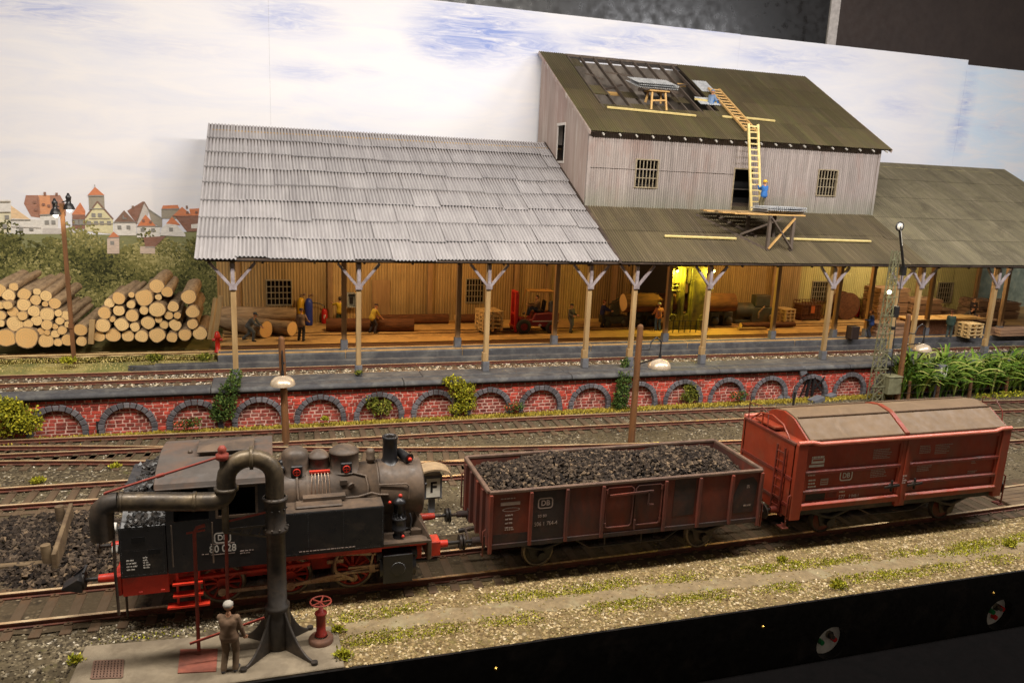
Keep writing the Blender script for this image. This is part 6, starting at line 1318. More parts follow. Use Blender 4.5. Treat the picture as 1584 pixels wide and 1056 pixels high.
person('roofer in blue jacket and yellow helmet at the ladder foot', ((27.15,18.10,10.18)[0],18.1,9.86), NO+.25, (52,108,176), (104,96,72), hat='helmet', hatc=(222,178,40), hl=(-.28,-.42,1.25), hr=(.05,-.45,1.4), group='roofers')
person('man in brown work clothes and pale cap working the crane lever', (-1.02,-3.72,-.14), NO-.25, (124,98,76), (112,90,68), shoe=(74,72,74), hat='cap', hatc=(168,160,148), hl=(-.3,-.15,.80), hr=(.24,-.42,1.02), fl_=(-.12,0,.08), fr_=(.13,.06,.08), h=.011, group='crane attendant')
# ---------------------------------------------------------------- things in the shed
M_yel = mat('yellow_cylinder',lin(222,170,30),rough=.4); M_blu = mat('blue_cylinder',lin(40,60,150),rough=.4); M_exr = mat('extinguisher_red',lin(190,30,26),rough=.35)
def gas(px, m, name, lab):
    p = fl((2.23,25.13,2.20)) if px else fl((1.81,25.36,2.20)); t = empty('gas_cylinder', p, lab, 'gas cylinder')
    g = G(); g.lathe(p,[(.0,.02),(.21,.02),(.22,.08),(.22,1.35),(.16,1.52),(.06,1.6),(.0,1.6)],18); build(g,'body',m,t)
    g = G(); g.cyl(p+Vector((0,0,1.6)),p+Vector((0,0,1.8)),.04); g.cyl(p+Vector((.02,0,1.74)),p+Vector((.22,-.05,1.76)),.05); g.lathe(p+Vector((.2,-.08,1.8)),[(0,0),(.08,0),(.08,.05),(0,.05)],12,0,(0,-1,0)); build(g,'valve',M_steelrod,t)
gas(0,M_yel,'y','tall yellow gas cylinder beside the left shed window'); gas(1,M_blu,'b','tall blue gas cylinder right of the yellow one')
def extinguisher(p, lab, letter):
    t = empty('fire_extinguisher', p, lab, 'fire extinguisher', 'fire extinguishers'); g = G(); g.lathe(p,[(.0,.0),(.17,.0),(.18,.04),(.18,.72),(.12,.84),(.05,.9),(.0,.9)],16); build(g,'body',M_exr,t)
    g = G(); g.tube([p+Vector((0,0,.9)),p+Vector((0,0,1.05)),p+Vector((-.3,0,1.2)),p+Vector((-.8,0,1.25)),p+Vector((-1.1,0,1.1))],.03,6); build(g,'hose',M_loco,t)
    if letter: text('F',.3,'letter',M_let,t,face_front(p.x,p.y-.185,p.z+.42),bold=.008)
extinguisher(fl((3.15,25.65,2.20)),'red fire extinguisher with a white letter beside the blue gas cylinder',True); extinguisher(fl((41.12,25.16,2.20)),'red fire extinguisher left of the plank stacks',False)
q = (4.72,25.90,3.58); t = empty('telephone_box', (q[0],25.9,q[2]-.45), 'grey open telephone box on the shed wall', 'telephone box')
g = G(); 
for a,b in (((-.28,0),(-.2,.9)),((.2,0),(.28,.9)),((-.2,.82),(.2,.9)),((-.2,0),(.2,.08))): g.box((q[0]+a[0],25.55,q[2]-.45+a[1]),(q[0]+b[0],25.85,q[2]-.45+b[1]))
g.box((q[0]-.2,25.8,q[2]-.37),(q[0]+.2,25.86,q[2]+.37)); build(g,'case',mat('grey_box',lin(150,152,150),rough=.5),t,bevel=.02)
g = G(); g.box((q[0]-.1,25.68,q[2]-.2),(q[0]+.1,25.8,q[2]+.15)); g.tube([(q[0]-.12,25.64,q[2]+.18),(q[0],25.62,q[2]+.23),(q[0]+.12,25.64,q[2]+.18)],.04,6); build(g,'telephone',M_loco,t)
# pallets
def pallet_stack(p, n, rz, lab, m, w=1.15, l=1.3, off=0.0):
    t = empty('pallet_stack', p, lab, 'pallets', 'stacks of pallets'); R = Matrix.Rotation(rz,3,'Z')
    for k_ in range(n):
        g = G(); z = p[2]+off+k_*.235
        for i in range(5): y = -l/2+.06+i*(l-.12)/4; g.cbox(Vector(p)+R@Vector((0,y,z-p[2]+.2)),(w,.17,.04),rz=rz)
        for i in range(3):
            x = -w/2+.06+i*(w-.12)/2; g.cbox(Vector(p)+R@Vector((x,0,z-p[2]+.155)),(.12,l,.04),rz=rz); g.cbox(Vector(p)+R@Vector((x,0,z-p[2]+.015)),(.12,l,.03),rz=rz)
            for y in (-l/2+.08,0,l/2-.08): g.cbox(Vector(p)+R@Vector((x,y,z-p[2]+.083)),(.12,.14,.1),rz=rz)
        build(g,'pallet',m,t)
    return t
M_pal = mat('pallet_wood',lin(206,176,124),lin(176,146,98),5,.8)
fp = fl((13.74,21.49,2.20)); fx, fy = fp.x+.05, fp.y+.55
pallet_stack((fx-1.55,fy,FZ+.22),5,.12,'stack of pale pallets raised on the forklift forks',M_pal,1.25,1.3)
pallet_stack(tuple(fl((33.98,23.95,2.20))),4,.2,'orange lit pallet stack right of the dark motor',M_pal,.9,1.0)
pallet_stack(tuple(fl((43.88,18.05,2.20))),4,.05,'low pale pallet stack at the right end of the plywood bench',M_pal,1.2,1.1)
# forklift facing left
fk = empty('forklift', (fx+1.1,fy,FZ), 'red forklift truck with a tan overhead guard carrying pallets', 'forklift')
M_fr = mat('forklift_red',lin(186,36,24),lin(160,30,22),3,.45); M_fd = mat('forklift_maroon',lin(128,26,28),lin(104,22,24),3,.5); M_rub = flat('rubber',lin(34,30,28),.8); M_guard = mat('tan_guard',lin(176,132,70),rough=.5)
def fk_(x,y,z): return (fx+x,fy+y,FZ+z)
g = G(); g.prism([(fx+.35,FZ+.45),(fx+2.5,FZ+.4),(fx+2.6,FZ+.6),(fx+2.6,FZ+1.25),(fx+1.1,FZ+1.2),(fx+.95,FZ+.85),(fx+.35,FZ+.9)],fy-.5,fy+.5,'y'); build(g,'body',M_fd,fk,bevel=.04)
g = G(); g.box(fk_(.95,-.512,.72),fk_(2.58,-.503,.78)); g.add([fk_(1.3,-.512,.5),fk_(1.42,-.512,.42),fk_(1.54,-.512,.5),fk_(1.42,-.512,.6)],[(0,1,2,3)]); build(g,'white_stripe',M_let,fk)
for s in (-1,1):
    g = G(); g.box(fk_(-.12,s*.38-.06,.12),fk_(.06,s*.38+.06,2.5)); g.box(fk_(.06,s*.3-.04,.2),fk_(.14,s*.3+.04,2.3)); build(g,'mast',M_fr,fk,bevel=.02)
g = G(); g.box(fk_(-.12,-.32,2.38),fk_(.06,.32,2.5)); g.box(fk_(-.1,-.32,1.1),fk_(.0,.32,1.2)); g.box(fk_(-.16,-.5,.3),fk_(-.12,.5,.5)); build(g,'mast_crossbar',M_fr,fk,bevel=.02)
for s in (-1,1):
    g = G(); g.box(fk_(-2.2,s*.28-.07,.17),fk_(-.12,s*.28+.07,.215)); build(g,'fork',M_iron,fk)
for x,r in ((.42,.44),(2.15,.36)):
    for s in (-1,1):
        w_ = empty_part('wheel', fk_(x,s*.5,r), fk); g = G(); g.lathe(fk_(x,s*.5-.13,r),[(r*.5,0),(r*.92,0),(r,.06),(r,.2),(r*.92,.26),(r*.5,.26)],24,0,(0,1,0)); build(g,'tyre',M_rub,w_); g = G(); g.cyl(fk_(x,s*.5-.1,r),fk_(x,s*.5+.1,r),r*.52,n=18); build(g,'hub',M_fd,w_)
g = G()
for s in (-1,1):
    g.bar(fk_(.5,s*.42,.95),fk_(.75,s*.42,2.5),.06,.06); g.bar(fk_(2.35,s*.42,1.25),fk_(2.25,s*.42,2.45),.06,.06); g.bar(fk_(.7,s*.44,2.5),fk_(2.35,s*.44,2.45),.08,.08)
for i in range(8): g.bar(fk_(.8+i*.21,-.44,2.50-.006*i),fk_(.8+i*.21,.44,2.5-.006*i),.14,.03)
build(g,'overhead_guard',M_guard,fk)
g = G(); g.box(fk_(1.25,-.28,1.2),fk_(1.75,.28,1.32)); g.cbox(fk_(1.78,0,1.62),(.12,.5,.6),ry=.15); build(g,'seat',M_rub,fk,bevel=.04); g = G(); g.tube([fk_(.72,.0,1.0),fk_(.85,0,1.5)],.03); g.lathe(fk_(.86,0,1.52),[(.15,0),(.18,.0),(.18,.03),(.15,.03)],16,0,(.6,0,.8)); build(g,'steering_wheel',M_rub,fk)
g = G(); g.lathe(fk_(2.25,-.1,1.25),[(.2,0),(.2,.5),(.12,.62),(0,.62)],14); build(g,'gas_bottle',M_conc,fk)
person('forklift driver in grey shirt sitting at the wheel', fk_(1.42,0,1.12), -math.pi/2, (122,96,70), (70,74,84), hatc=(40,28,24), pel=(0,0,.28), lean=.08, hl=(-.18,-.5,.55), hr=(.18,-.5,.5), fl_=(-.14,-.72,.0), fr_=(.14,-.62,.0), knee=(0,-.4,1), group='workmen on the layout')
# saw machine
M_cast = mat('olive_cast_iron',lin(134,122,54),lin(98,90,42),3,.45,.1,dirt=lin(50,48,32),damt=.4)
def sx__(px,py): return (25.17,22.00,2.16)
s0, s1 = (23.63,21.90,2.42)[0], (26.82,21.90,2.36)[0]; sy = 21.9; st_ = FZ+4.25
sm_ = empty('log_saw', ((s0+s1)/2,sy,FZ), 'tall olive green frame saw lit yellow by two lamps', 'saw machine'); w_ = s1-s0
g = G()
def slotplate(g, x0, x1, z0, z1, y0, y1, slots):
    xs = sorted([x0,x1]+[v for q in slots for v in q[:2]])
    for a,b in zip(xs[:-1],xs[1:]):
        q = [q for q in slots if q[0] <= a+1e-6 and b <= q[1]+1e-6]
        for c,d in ([(z0,z1)] if not q else [(z0,q[0][2]),(q[0][3],z1)]): g.box((a,y0,c),(b,y1,d))
slotplate(g,s0+.05,s1-.1,FZ,st_,sy,sy+.35,[(s0+.42,s0+.82,FZ+1.0,FZ+2.9),(s0+1.25,s0+1.6,FZ+1.0,FZ+2.9)]); build(g,'frame',M_cast,sm_,bevel=.04)
g = G(); g.box((s0+1.0,sy-.12,FZ),(s0+1.14,sy,st_-.3)); g.box((s0+1.72,sy-.1,FZ),(s0+1.84,sy,FZ+3.2)); g.box((s0+.1,sy-.1,st_-.35),(s1-.2,sy,st_-.25)); g.tube([(s0+.3,sy-.12,FZ+.2),(s0+.3,sy-.12,FZ+2.4),(s0+.6,sy-.12,FZ+2.9)],.06); g.cyl((s0+.1,sy-.2,FZ+2.5),(s0+.75,sy-.2,FZ+2.5),.07); g.cyl((s0+.1,sy-.2,FZ+2.8),(s0+.6,sy-.2,FZ+2.8),.05); g.bar((s1-.7,sy-.2,FZ+2.2),(s1-.1,sy-.2,FZ+2.7),.1,.12); build(g,'ribs_and_rods',M_cast,sm_,bevel=.01)
g = G(); g.lathe((s0+.35,sy-.3,FZ+.8),[(.22,0),(.26,.05),(.26,.1),(.2,.14)],18,0,(0,1,0)); g.lathe((s1-.75,sy-.3,FZ+.8),[(.18,0),(.2,.04),(.18,.1)],16,0,(0,1,0)); g.box((s1-.95,sy-.35,FZ),(s1-.45,sy,FZ+.65)); g.box((s0+.0,sy-.35,FZ),(s0+.22,sy,FZ+.7)); build(g,'gear_boxes',M_cast,sm_,bevel=.03)
g = G(); 
for i in range(7): g.bar((s0+.1+i*.4,sy-.9,FZ),(s0+.1+i*.4,sy-.9,FZ+.75),.04,.04)
g.bar((s0+.1,sy-.9,FZ+.74),(s0+2.5,sy-.9,FZ+.74),.03,.03); g.bar((s0+.1,sy-.9,FZ+.4),(s0+2.5,sy-.9,FZ+.4),.03,.03); tag(build(g,'safety_railing',M_loco,org=(s0+1.2,sy-.9,FZ)),'black safety railing in front of the saw machine','railing')
for i,(x,l) in enumerate(((s0+.38,'left'),(s1-.25,'right'))):
    z = FZ+3.78; t = empty('machine_lamp',(x,sy-.25,z),'small bright lamp at the top %s of the saw frame'%l,'lamp','lamps on the saw')
    g = G(); g.lathe((x,sy-.02,z),[(.16,.0),(.15,.12),(.06,.2),(0,.21)],14,0,(0,-1,.0)) if i else g.lathe((x,sy-.25,z),[(.03,.2),(.1,.12),(.15,0)],14); build(g,'shade',M_cast,t)
    g = G(); g.ball((x,sy-.32,z-.02),.085); build(g,'bulb',flat('yellow_bulb',(1,.85,.25),.4,0,5 if i else 14),t)
    d = bpy.data.lights.new('bulb_light','POINT'); d.energy = 340 if not i else 230; d.color = (1,.82,.10); d.shadow_soft_size = .08; o = bpy.data.objects.new('bulb_light',d); COL.objects.link(o); o.parent = t; o.location = (.12,-.22,-.22)
M_gm = mat('grey_green_machine',lin(74,76,64),lin(58,60,50),3,.55,.2,dirt=lin(96,70,46),damt=.35)
def machine(px, py, w, h, lab, kind):
    p = fl((px,py)); t = empty('workshop_machine', p, lab, 'machine', 'workshop machines'); g = G()
    if kind == 0:
        g.box((p.x-w/2,p.y-.4,FZ+.2),(p.x+w/2,p.y+.4,FZ+.7)); g.prism([(p.x-.3,FZ+.7),(p.x+.35,FZ+.7),(p.x+.2,FZ+h),(p.x-.1,FZ+h)],p.y-.25,p.y+.25,'y'); build(g,'body',M_gm,t,bevel=.04)
        g = G(); g.tube([(p.x,p.y,FZ+h),(p.x+.6,p.y,FZ+h+.35)],.05); g.tube([(p.x-.5,p.y-.2,FZ+h-.2),(p.x+.5,p.y-.2,FZ+h+.1)],.05); build(g,'levers',M_gm,t)
        for s in (-1,1): g = G(); g.lathe((p.x+s*w*.35,p.y-.42,FZ+.25),[(0,0),(.24,0),(.24,.1),(0,.1)],18,0,(0,-1,0)); build(g,'wheel',M_gm,t)
    elif kind == 1:
        g.box((p.x-w/2,p.y-.5,FZ),(p.x-w*.1,p.y+.4,FZ+h*.7)); g.box((p.x+w*.1,p.y-.5,FZ),(p.x+w/2,p.y+.4,FZ+h*.7)); g.box((p.x-w/2,p.y-.4,FZ+h*.5),(p.x+w/2,p.y+.4,FZ+h)); build(g,'cradle',M_gm,t,bevel=.05)
        for s in (-1,1): g = G(); g.lathe((p.x+s*w*.3,p.y-.52,FZ+.35),[(0,0),(.28,0),(.28,.1),(.1,.16),(0,.16)],18,0,(0,-1,0)); build(g,'wheel',M_gm,t)
    else:
        g.cyl((p.x-w*.5,p.y,FZ+.85),(p.x-w*.05,p.y,FZ+.85),.52,n=20); g.box((p.x-w*.1,p.y-.5,FZ+.1),(p.x+w*.45,p.y+.5,FZ+1.1)); g.box((p.x-w*.5,p.y-.4,FZ),(p.x+w*.5,p.y+.4,FZ+.25)); g.box((p.x+.05,p.y-.3,FZ+1.1),(p.x+w*.4,p.y+.3,FZ+h)); build(g,'motor_body',M_gm,t,bevel=.05)
        g = G(); g.tube([(p.x+.2,p.y-.52,FZ+.4),(p.x+.2,p.y-.52,FZ+.8),(p.x+.6,p.y-.52,FZ+1.2)],.06); g.lathe((p.x+w*.42,p.y-.5,FZ+.4),[(0,0),(.26,0),(.26,.12),(0,.12)],18,0,(0,-1,0)); build(g,'fittings',M_steelrod,t)
    return t
machine((20.81,23.42,2.20)[0],(20.81,23.42,2.20)[1],1.7,1.6,'grey green lever machine left of the clamped log',0)
machine((22.78,22.84,2.20)[0],(22.78,22.84,2.20)[1]+.7,1.6,1.35,'dark cradle carrying the left end of the huge log',1)
machine((28.25,23.03,2.20)[0],(28.25,23.03,2.20)[1]+.3,1.7,1.35,'olive cradle carrying the right end of the huge log',1)
machine((31.16,23.47,2.20)[0],(31.16,23.47,2.20)[1]+.3,3.0,1.9,'dark motor with round casing right of the saw',2)
# wire crate, cable drum, black box
p = fl((36.21,24.50,2.20)); t = empty('wire_crate', p, 'dark brown wire crate against the shed wall', 'crate'); g = G()
for i in range(8):
    x = p.x-.85+i*.243
    for y in (-.5,.5): g.bar((x,p.y+y,FZ+.15),(x,p.y+y,FZ+1.35),.035,.035)
for z in (.15,.5,.85,1.1,1.35):
    for y in (-.5,.5): g.bar((p.x-.85,p.y+y,FZ+z),(p.x+.85,p.y+y,FZ+z),.045,.045)
    for x in (-.85,.85): g.bar((p.x+x,p.y-.5,FZ+z),(p.x+x,p.y+.5,FZ+z),.045,.045)
build(g,'wire_cage',M_bark2,t); g = G(); g.box((p.x-.8,p.y-.44,FZ+.16),(p.x+.8,p.y+.44,FZ+1.1)); build(g,'contents',M_bark2,t); g = G(); g.box((p.x-.1,p.y-.535,FZ+.55),(p.x+.2,p.y-.52,FZ+1.05)); build(g,'tag',mat('orange_tag',lin(190,96,40)),t)
g = G()
for x in (-.75,.75): g.box((p.x+x-.08,p.y-.5,FZ),(p.x+x+.08,p.y+.5,FZ+.15))
build(g,'skid',M_bark2,t)
p = fl((39.33,24.53,2.20)); t = empty('cable_drum', p+Vector((0,0,0)), 'big brown wooden cable drum standing against the wall', 'cable drum')
for s in (-1,1): g = G(); g.lathe((p.x,p.y+s*.4,FZ+.98),[(0,-.04),(.98,-.04),(.98,.04),(0,.04)],28,0,(0,1,0),smooth=False); build(g,'flange',M_bark2,t)
g = G(); g.cyl((p.x,p.y-.4,FZ+.98),(p.x,p.y+.4,FZ+.98),.6,n=24); build(g,'core',M_bark2,t)
p = fl((34.72,18.15,2.20)); g = G(); g.box((p.x-.3,p.y-.25,FZ),(p.x+.3,p.y+.3,FZ+.82)); tag(build(g,'dark_box',mat('dark_brown_box',lin(46,32,28),rough=.6),bevel=.04,org=p),'dark brown box on the platform edge left of the blue workman','box')
# planks
M_plk = mat('sawn_planks',lin(164,128,98),lin(134,102,78),4,.8,tint=.3,stretch=(.2,1,1))
def planks(p, w, d, n, lab, tilt=0.0, rz=0.0, th=.11):
    g = G(); z = p[2]
    for i in range(n):
        k_ = max(2,int(d/.35))
        for j in range(k_): g.cbox((p[0]+random.uniform(-.05,.05), p[1]-d/2+(j+.5)*d/k_, z+th*.4), (w*random.uniform(.96,1.02), d/k_-.015, th*.75), rz=random.uniform(-.01,.01), t=random.random())
        z += th
        if i%6 == 5:
            for u in (-.4,0,.4): g.cbox((p[0]+u*w,p[1],z+.02),(.09,d,.04),t=.2)
            z += .045
    o = build(g,'plank_stack',M_plk,org=p); o.rotation_euler = (0,tilt,rz); return tag(o,lab,'planks','stacks of sawn planks')
def ps(px, py, back=0.0): q = fl((px,py)); return q
def F2(p, dy): return (p[0],p[1]+dy,FZ)
planks(F2((42.19,22.85,2.20),.9),2.6,1.6,21,'tall plank stack behind the signal mast, left of the other stack')
planks(F2((44.75,22.41,2.20),.7),2.3,1.6,15,'plank stack of middle height left of the yellow wall window')
planks(F2((47.53,22.93,2.20),.9),1.6,1.3,7,'low plank stack under the yellow wall window')
planks(F2((50.04,22.00,2.20),1.0),2.2,1.3,6,'low plank stack left of the long outdoor stacks')
planks(F2((46.89,19.25,2.20),.5),2.6,1.3,7,'low wide plank stack right of the plywood bench')
planks(F2((52.42,21.82,2.20),2.4),4.2,1.8,12,'long dark plank stack farthest right by the backdrop',.05)
planks(F2((48.03,17.86,2.20),.7),3.4,1.6,4,'flat plank stack nearest the platform edge at the right')
p = fl((38.05,18.41,2.20)); planks((p.x,p.y+.5,FZ),2.6,1.0,8,'dark plank stack under the left end of the plywood bench')
p = fl((41.66,18.88,2.20)); t = empty('plywood_bench', p, 'long low bench topped with pale plywood sheets', 'bench'); a, b = (39.83,19.47,2.20)[0]-.3, (45.73,18.92,2.20)[0]+.2; y = p.y+.4
g = G(); g.box((a,y-.7,FZ+1.0),(b,y+.7,FZ+1.06)); g.cbox(((a+b)/2+1.2,y,FZ+1.09),(2.6,1.25,.04),rz=.1); build(g,'top',M_new,t); g = G(); g.box((a+.3,y-.55,FZ),(b-1.6,y+.55,FZ+.99)); build(g,'base',M_bark2,t)
# ---------------------------------------------------------------- lamps, signals and small lineside things
M_pole = mat('stained_timber_pole',lin(122,80,44),lin(86,56,30),5,.75,stretch=(1,1,.12),dirt=lin(96,72,52),damt=.35)
M_enam = mat('enamel_shade',lin(214,196,170),lin(186,164,140),5,.3,.35)
def yard_lamp(px, h, z_sh, dx, lab, lean=0.0, gx=None):
    p = Vector(px); t = empty('yard_lamp', (p.x,p.y,-.3), lab, 'yard lamp', 'wooden yard lamps'); zt = h
    g = G(); g.cyl((p.x,p.y,-.3),(p.x+lean,p.y,zt),.16,.13,12); g.ball((p.x+lean,p.y,zt),.13,n=8); build(g,'pole',M_pole,t)
    xs = p.x+lean+dx; pts = [(p.x+lean+.1*(1 if dx>0 else -1),p.y-.12,zt-.95)]; a0 = p.x+lean
    pts += [(a0+dx*.4,p.y-.2,zt-.98),(a0+dx*.5,p.y-.2,zt-.6),(a0+dx*.75,p.y-.2,zt-.42),(xs,p.y-.2,zt-.62),(xs,p.y-.2,z_sh+.3)]
    g = G(); g.tube(pts,.035,8); g.bar((a0,p.y-.1,zt-1.6),(xs,p.y-.2,z_sh+.35),.05,.05); g.cyl((xs,p.y-.2,z_sh+.16),(xs,p.y-.2,z_sh+.55),.085,.05,10); build(g,'bracket_arm',M_loco,t)
    g = G(); g.lathe((xs,p.y-.2,z_sh),[(.50,-.06),(.50,0),(.46,.12),(.34,.24),(.18,.30),(.08,.32),(.08,.34)],24); g.lathe((xs,p.y-.2,z_sh),[(.49,-.06),(.44,.1),(.3,.21),(.05,.27)],24); build(g,'lamp_shade',M_enam,t)
    g = G(); g.ball((xs,p.y-.2,z_sh+.02),.12); build(g,'bulb',flat('unlit_bulb',lin(230,220,200),.3),t)
yard_lamp((0.59,11.49,-0.30),4.35,2.55,.02,'wooden yard lamp standing behind the engine dome',-.12)
yard_lamp((15.21,8.81,-0.30),5.15,3.45,.95,'wooden yard lamp standing behind the coal wagon',-.0)
yard_lamp((33.69,12.89,-0.30),4.65,2.78,1.1,'wooden yard lamp beside the tall leafy plants',-.1)
p = Vector((-8.74,19.05,1.85)); t = empty('twin_lamp_post', p, 'slender brown post with two black lit lamps in front of the log piles', 'lamp post'); zt = 9.15
g = G(); g.bar(p+Vector((0,0,-.1)),(p.x-.02,p.y,zt),.17,.12); g.box((p.x-.12,p.y-.1,p.z+1.6),(p.x+.1,p.y+.08,p.z+1.8)); build(g,'post',M_pole,t)
for s,dz in ((-1,-.15),(1,.1)):
    x = p.x+s*.28; h_ = empty_part('lamp_head',(x,p.y-.05,zt-.35+dz),t); z = zt-.35+dz
    g = G(); g.lathe((x,p.y-.05,z),[(.24,0),(.23,.06),(.17,.22),(.10,.28),(.10,.46),(.12,.48),(.12,.56),(.07,.62),(.04,.72),(0,.72)],18); g.bar((p.x,p.y,z+.3),(x,p.y-.05,z+.4),.05,.05); build(g,'lamp_shade',M_loco,h_)
    g = G(); g.ball((x,p.y-.05,z-.02),.11); build(g,'bulb',flat('white_lit_bulb',(1,.95,.8),.4,0,4),h_)
    d = bpy.data.lights.new('bulb_light','POINT'); d.energy = 14; d.color = (1,.86,.6); d.shadow_soft_size = .1; o = bpy.data.objects.new('bulb_light',d); COL.objects.link(o); o.parent = h_; o.location = (0,-.3,-.3)
# semaphore on a lattice mast
M_ol = mat('olive_grey_paint',lin(122,120,92),lin(98,96,72),4,.6,dirt=lin(96,90,70),damt=.3)
mx, my = (32.21,13.00,0.26)[0], 13.0; zt = 8.2
sg = empty('semaphore_signal', (mx,my,-.3), 'tall olive lattice mast with a white semaphore arm pointing up', 'signal')
g = G(); wb, wt = .34, .17; n = 17
for sx_ in (-1,1):
    for sy_ in (-1,1): g.bar((mx+sx_*wb,my+sy_*wb*.6,-.3),(mx+sx_*wt-.02,my+sy_*wt*.6,zt),.05,.05)
for i in range(n):
    a, b = i/n, (i+1)/n; wa, wb2 = wb+(wt-wb)*a, wb+(wt-wb)*b; za, zb_ = -.3+(zt+.3)*a, -.3+(zt+.3)*b
    for sy_ in (-1,1): g.bar((mx-wa,my+sy_*wa*.6,za),(mx+wb2,my+sy_*wb2*.6,zb_),.03,.03); g.bar((mx+wa,my+sy_*wa*.6,za),(mx-wb2,my+sy_*wb2*.6,zb_),.03,.03); g.bar((mx-wa,my+sy_*wa*.6,za),(mx+wa,my+sy_*wa*.6,za),.03,.03)
    if i%2 == 0: g.bar((mx-wa-.16,my-wa*.6-.03,za),(mx+wa+.16,my-wa*.6-.03,za),.05,.05)
build(g,'lattice_mast',M_ol,sg)
g = G(); a = Vector((mx+.12,my-.3,7.75)); b = Vector((mx-.32,my-.3,9.5)); 
a2 = Vector((mx+.36,my-.3,7.3)); g.bar(a2,b,.16,.04,up=(1,0,0)); g.lathe(b,[(0,0),(.26,0),(.26,.05),(0,.05)],22,0,(0,-1,0)); arm = build(g,'semaphore_arm',M_loco,sg)
g = G(); g.bar(a2*.45+b*.55+Vector((0,-.035,0)),a2*.08+b*.92+Vector((0,-.035,0)),.10,.02,up=(1,0,0)); g.lathe(b+Vector((0,-.05,0)),[(0,0),(.19,0),(.19,.01),(0,.012)],22,0,(0,-1,0)); build(g,'white_face',mat('signal_white',lin(226,220,206)),arm)
g = G(); g.box((mx+.3,my-.35,6.9),(mx+.55,my-.1,7.4)); g.tube([(mx+.42,my-.2,7.0),(mx+.55,my-.1,4.8),(mx+.75,my-.1,1.3)],.022); g.box((mx+.30,my-.2,4.6),(mx+.62,my+.1,5.2)); g.box((mx+.25,my-.25,3.9),(mx+.45,my-.05,4.1)); build(g,'arm_linkage',M_loco,sg)
g = G(); z = (31.28,12.70,6.00)[2]; g.ball((mx-.35,my-.3,z),.10); build(g,'lit_lamp',flat('signal_bulb',(1,.9,.65),.4,0,9),sg); g = G(); g.box((mx-.4,my-.15,z-.1),(mx+.1,my-.05,z+.02)); build(g,'lamp_bracket',M_ol,sg)
d = bpy.data.lights.new('bulb_light','POINT'); d.energy = 8; d.color = (1,.85,.5); d.shadow_soft_size = .08; o = bpy.data.objects.new('bulb_light',d); COL.objects.link(o); o.parent = sg; o.location = Vector((mx-.35,my-.55,z))-sg.location
g = G(); g.box((mx+.42,my-.45,.28),(mx+1.3,my+.25,1.25)); g.box((mx+.38,my-.49,1.25),(mx+1.34,my+.29,1.30)); for_ = [g.bar((mx+x,my-.1,-.3),(mx+x,my-.1,.28),.05,.05) for x in (.55,1.15)]; build(g,'relay_cabinet',M_ol,sg,bevel=.02)
g = G(); g.box((mx-1.2,my-.75,-.3),(mx-.1,my-.6,-.14)); g.ball((mx+.0,my-.7,-.15),.22,sc=(2,1,.6),n=8); tag(build(g,'point_motor',M_loco,org=(mx-.5,my-.7,-.2)),'black point motor on the ground at the signal foot','point motor')
# derelict lever frame with a square lamp
p = Vector((28.70,14.19,-0.30)); t = empty('point_lever', p, 'dark iron point lever with a tilted grey counterweight', 'point lever')
g = G(); g.bar(p+Vector((-.15,0,0)),p+Vector((.05,0,1.35)),.12,.12); g.bar(p+Vector((.25,0,0)),p+Vector((.28,0,1.3)),.12,.12); g.bar(p+Vector((-.5,.1,.0)),p+Vector((-.05,.1,1.2)),.06,.06); g.bar(p+Vector((.3,0,1.1)),p+Vector((.85,0,.5)),.1,.12); g.bar(p+Vector((.35,-.05,.65)),p+Vector((.95,-.05,1.3)),.08,.08); build(g,'iron_frame',M_loco,t)
g = G(); g.bar(p+Vector((-.75,0,1.85)),p+Vector((.1,0,1.3)),.11,.1); build(g,'arm',M_loco,t); g = G(); g.cbox(p+Vector((-.65,-.05,1.72)),(.42,.3,.5),ry=-.45); build(g,'counterweight',M_conc,t,bevel=.03)
for i,(px,w_) in enumerate((((27.29,14.41,-0.30),.5),((28.40,14.75,-0.30),.42),((28.76,13.55,-0.30),.5),((30.11,14.09,-0.30),.34))):
    g = G(); q = Vector(px); g.ball((q.x,q.y,-.2),w_,sc=(1,.6,.55),n=6) if i < 2 else g.cbox((q.x,q.y,-.12),(w_*1.6,.5,.22),rz=.2,ry=-.2); tag(build(g,'stone_block',M_conc,org=q),['grey rock left of the point lever, nearer the arch','grey rock touching the point lever base','grey concrete trough lid leaning on the rail','small grey concrete block by the brick wall'][i],'rock' if i < 2 else 'block')
def letter_sign(p, w, h, zb, lab, roof):
    t = empty('letter_sign', p, lab, 'sign'); x,y = p[0],p[1]
    g = G(); g.box((x-.1,y-.1,-.3),(x+.1,y+.1,zb)); build(g,'post',M_conc,t); g = G(); g.box((x-w/2,y-.22,zb),(x+w/2,y+.22,zb+h)); 
    build(g,'lantern_box',M_conc,t,bevel=.02); g = G(); g.box((x-w*.38,y-.24,zb+.08),(x+w*.38,y-.222,zb+h-.10)); build(g,'panel',mat('sign_white',lin(222,216,200),rough=.5),t)
    text('F',h*.62,'letter',M_pit,t,face_front(x,y-.245,zb+h*.5),bold=.012)
    if roof:
        g = G(); g.prism([(x+.62*math.cos(a),zb+h-.02+.32*math.sin(a)) for a in [math.pi*i/10 for i in range(11)]]+[(x+.56*math.cos(a),zb+h-.03+.27*math.sin(a)) for a in [math.pi*i/10 for i in range(10,-1,-1)]],y-.42,y+.3,'y'); build(g,'hood',mat('tan_hood',lin(164,140,108),lin(140,118,92)),t)
letter_sign((5.21,3.83,-0.30),.62,.85,.38,'lantern sign with a black letter F under a curved hood by the engine front',True)
letter_sign((36.41,12.85,-0.30),.62,.8,1.0,'small grey box sign with a letter F among the leafy plants',False)
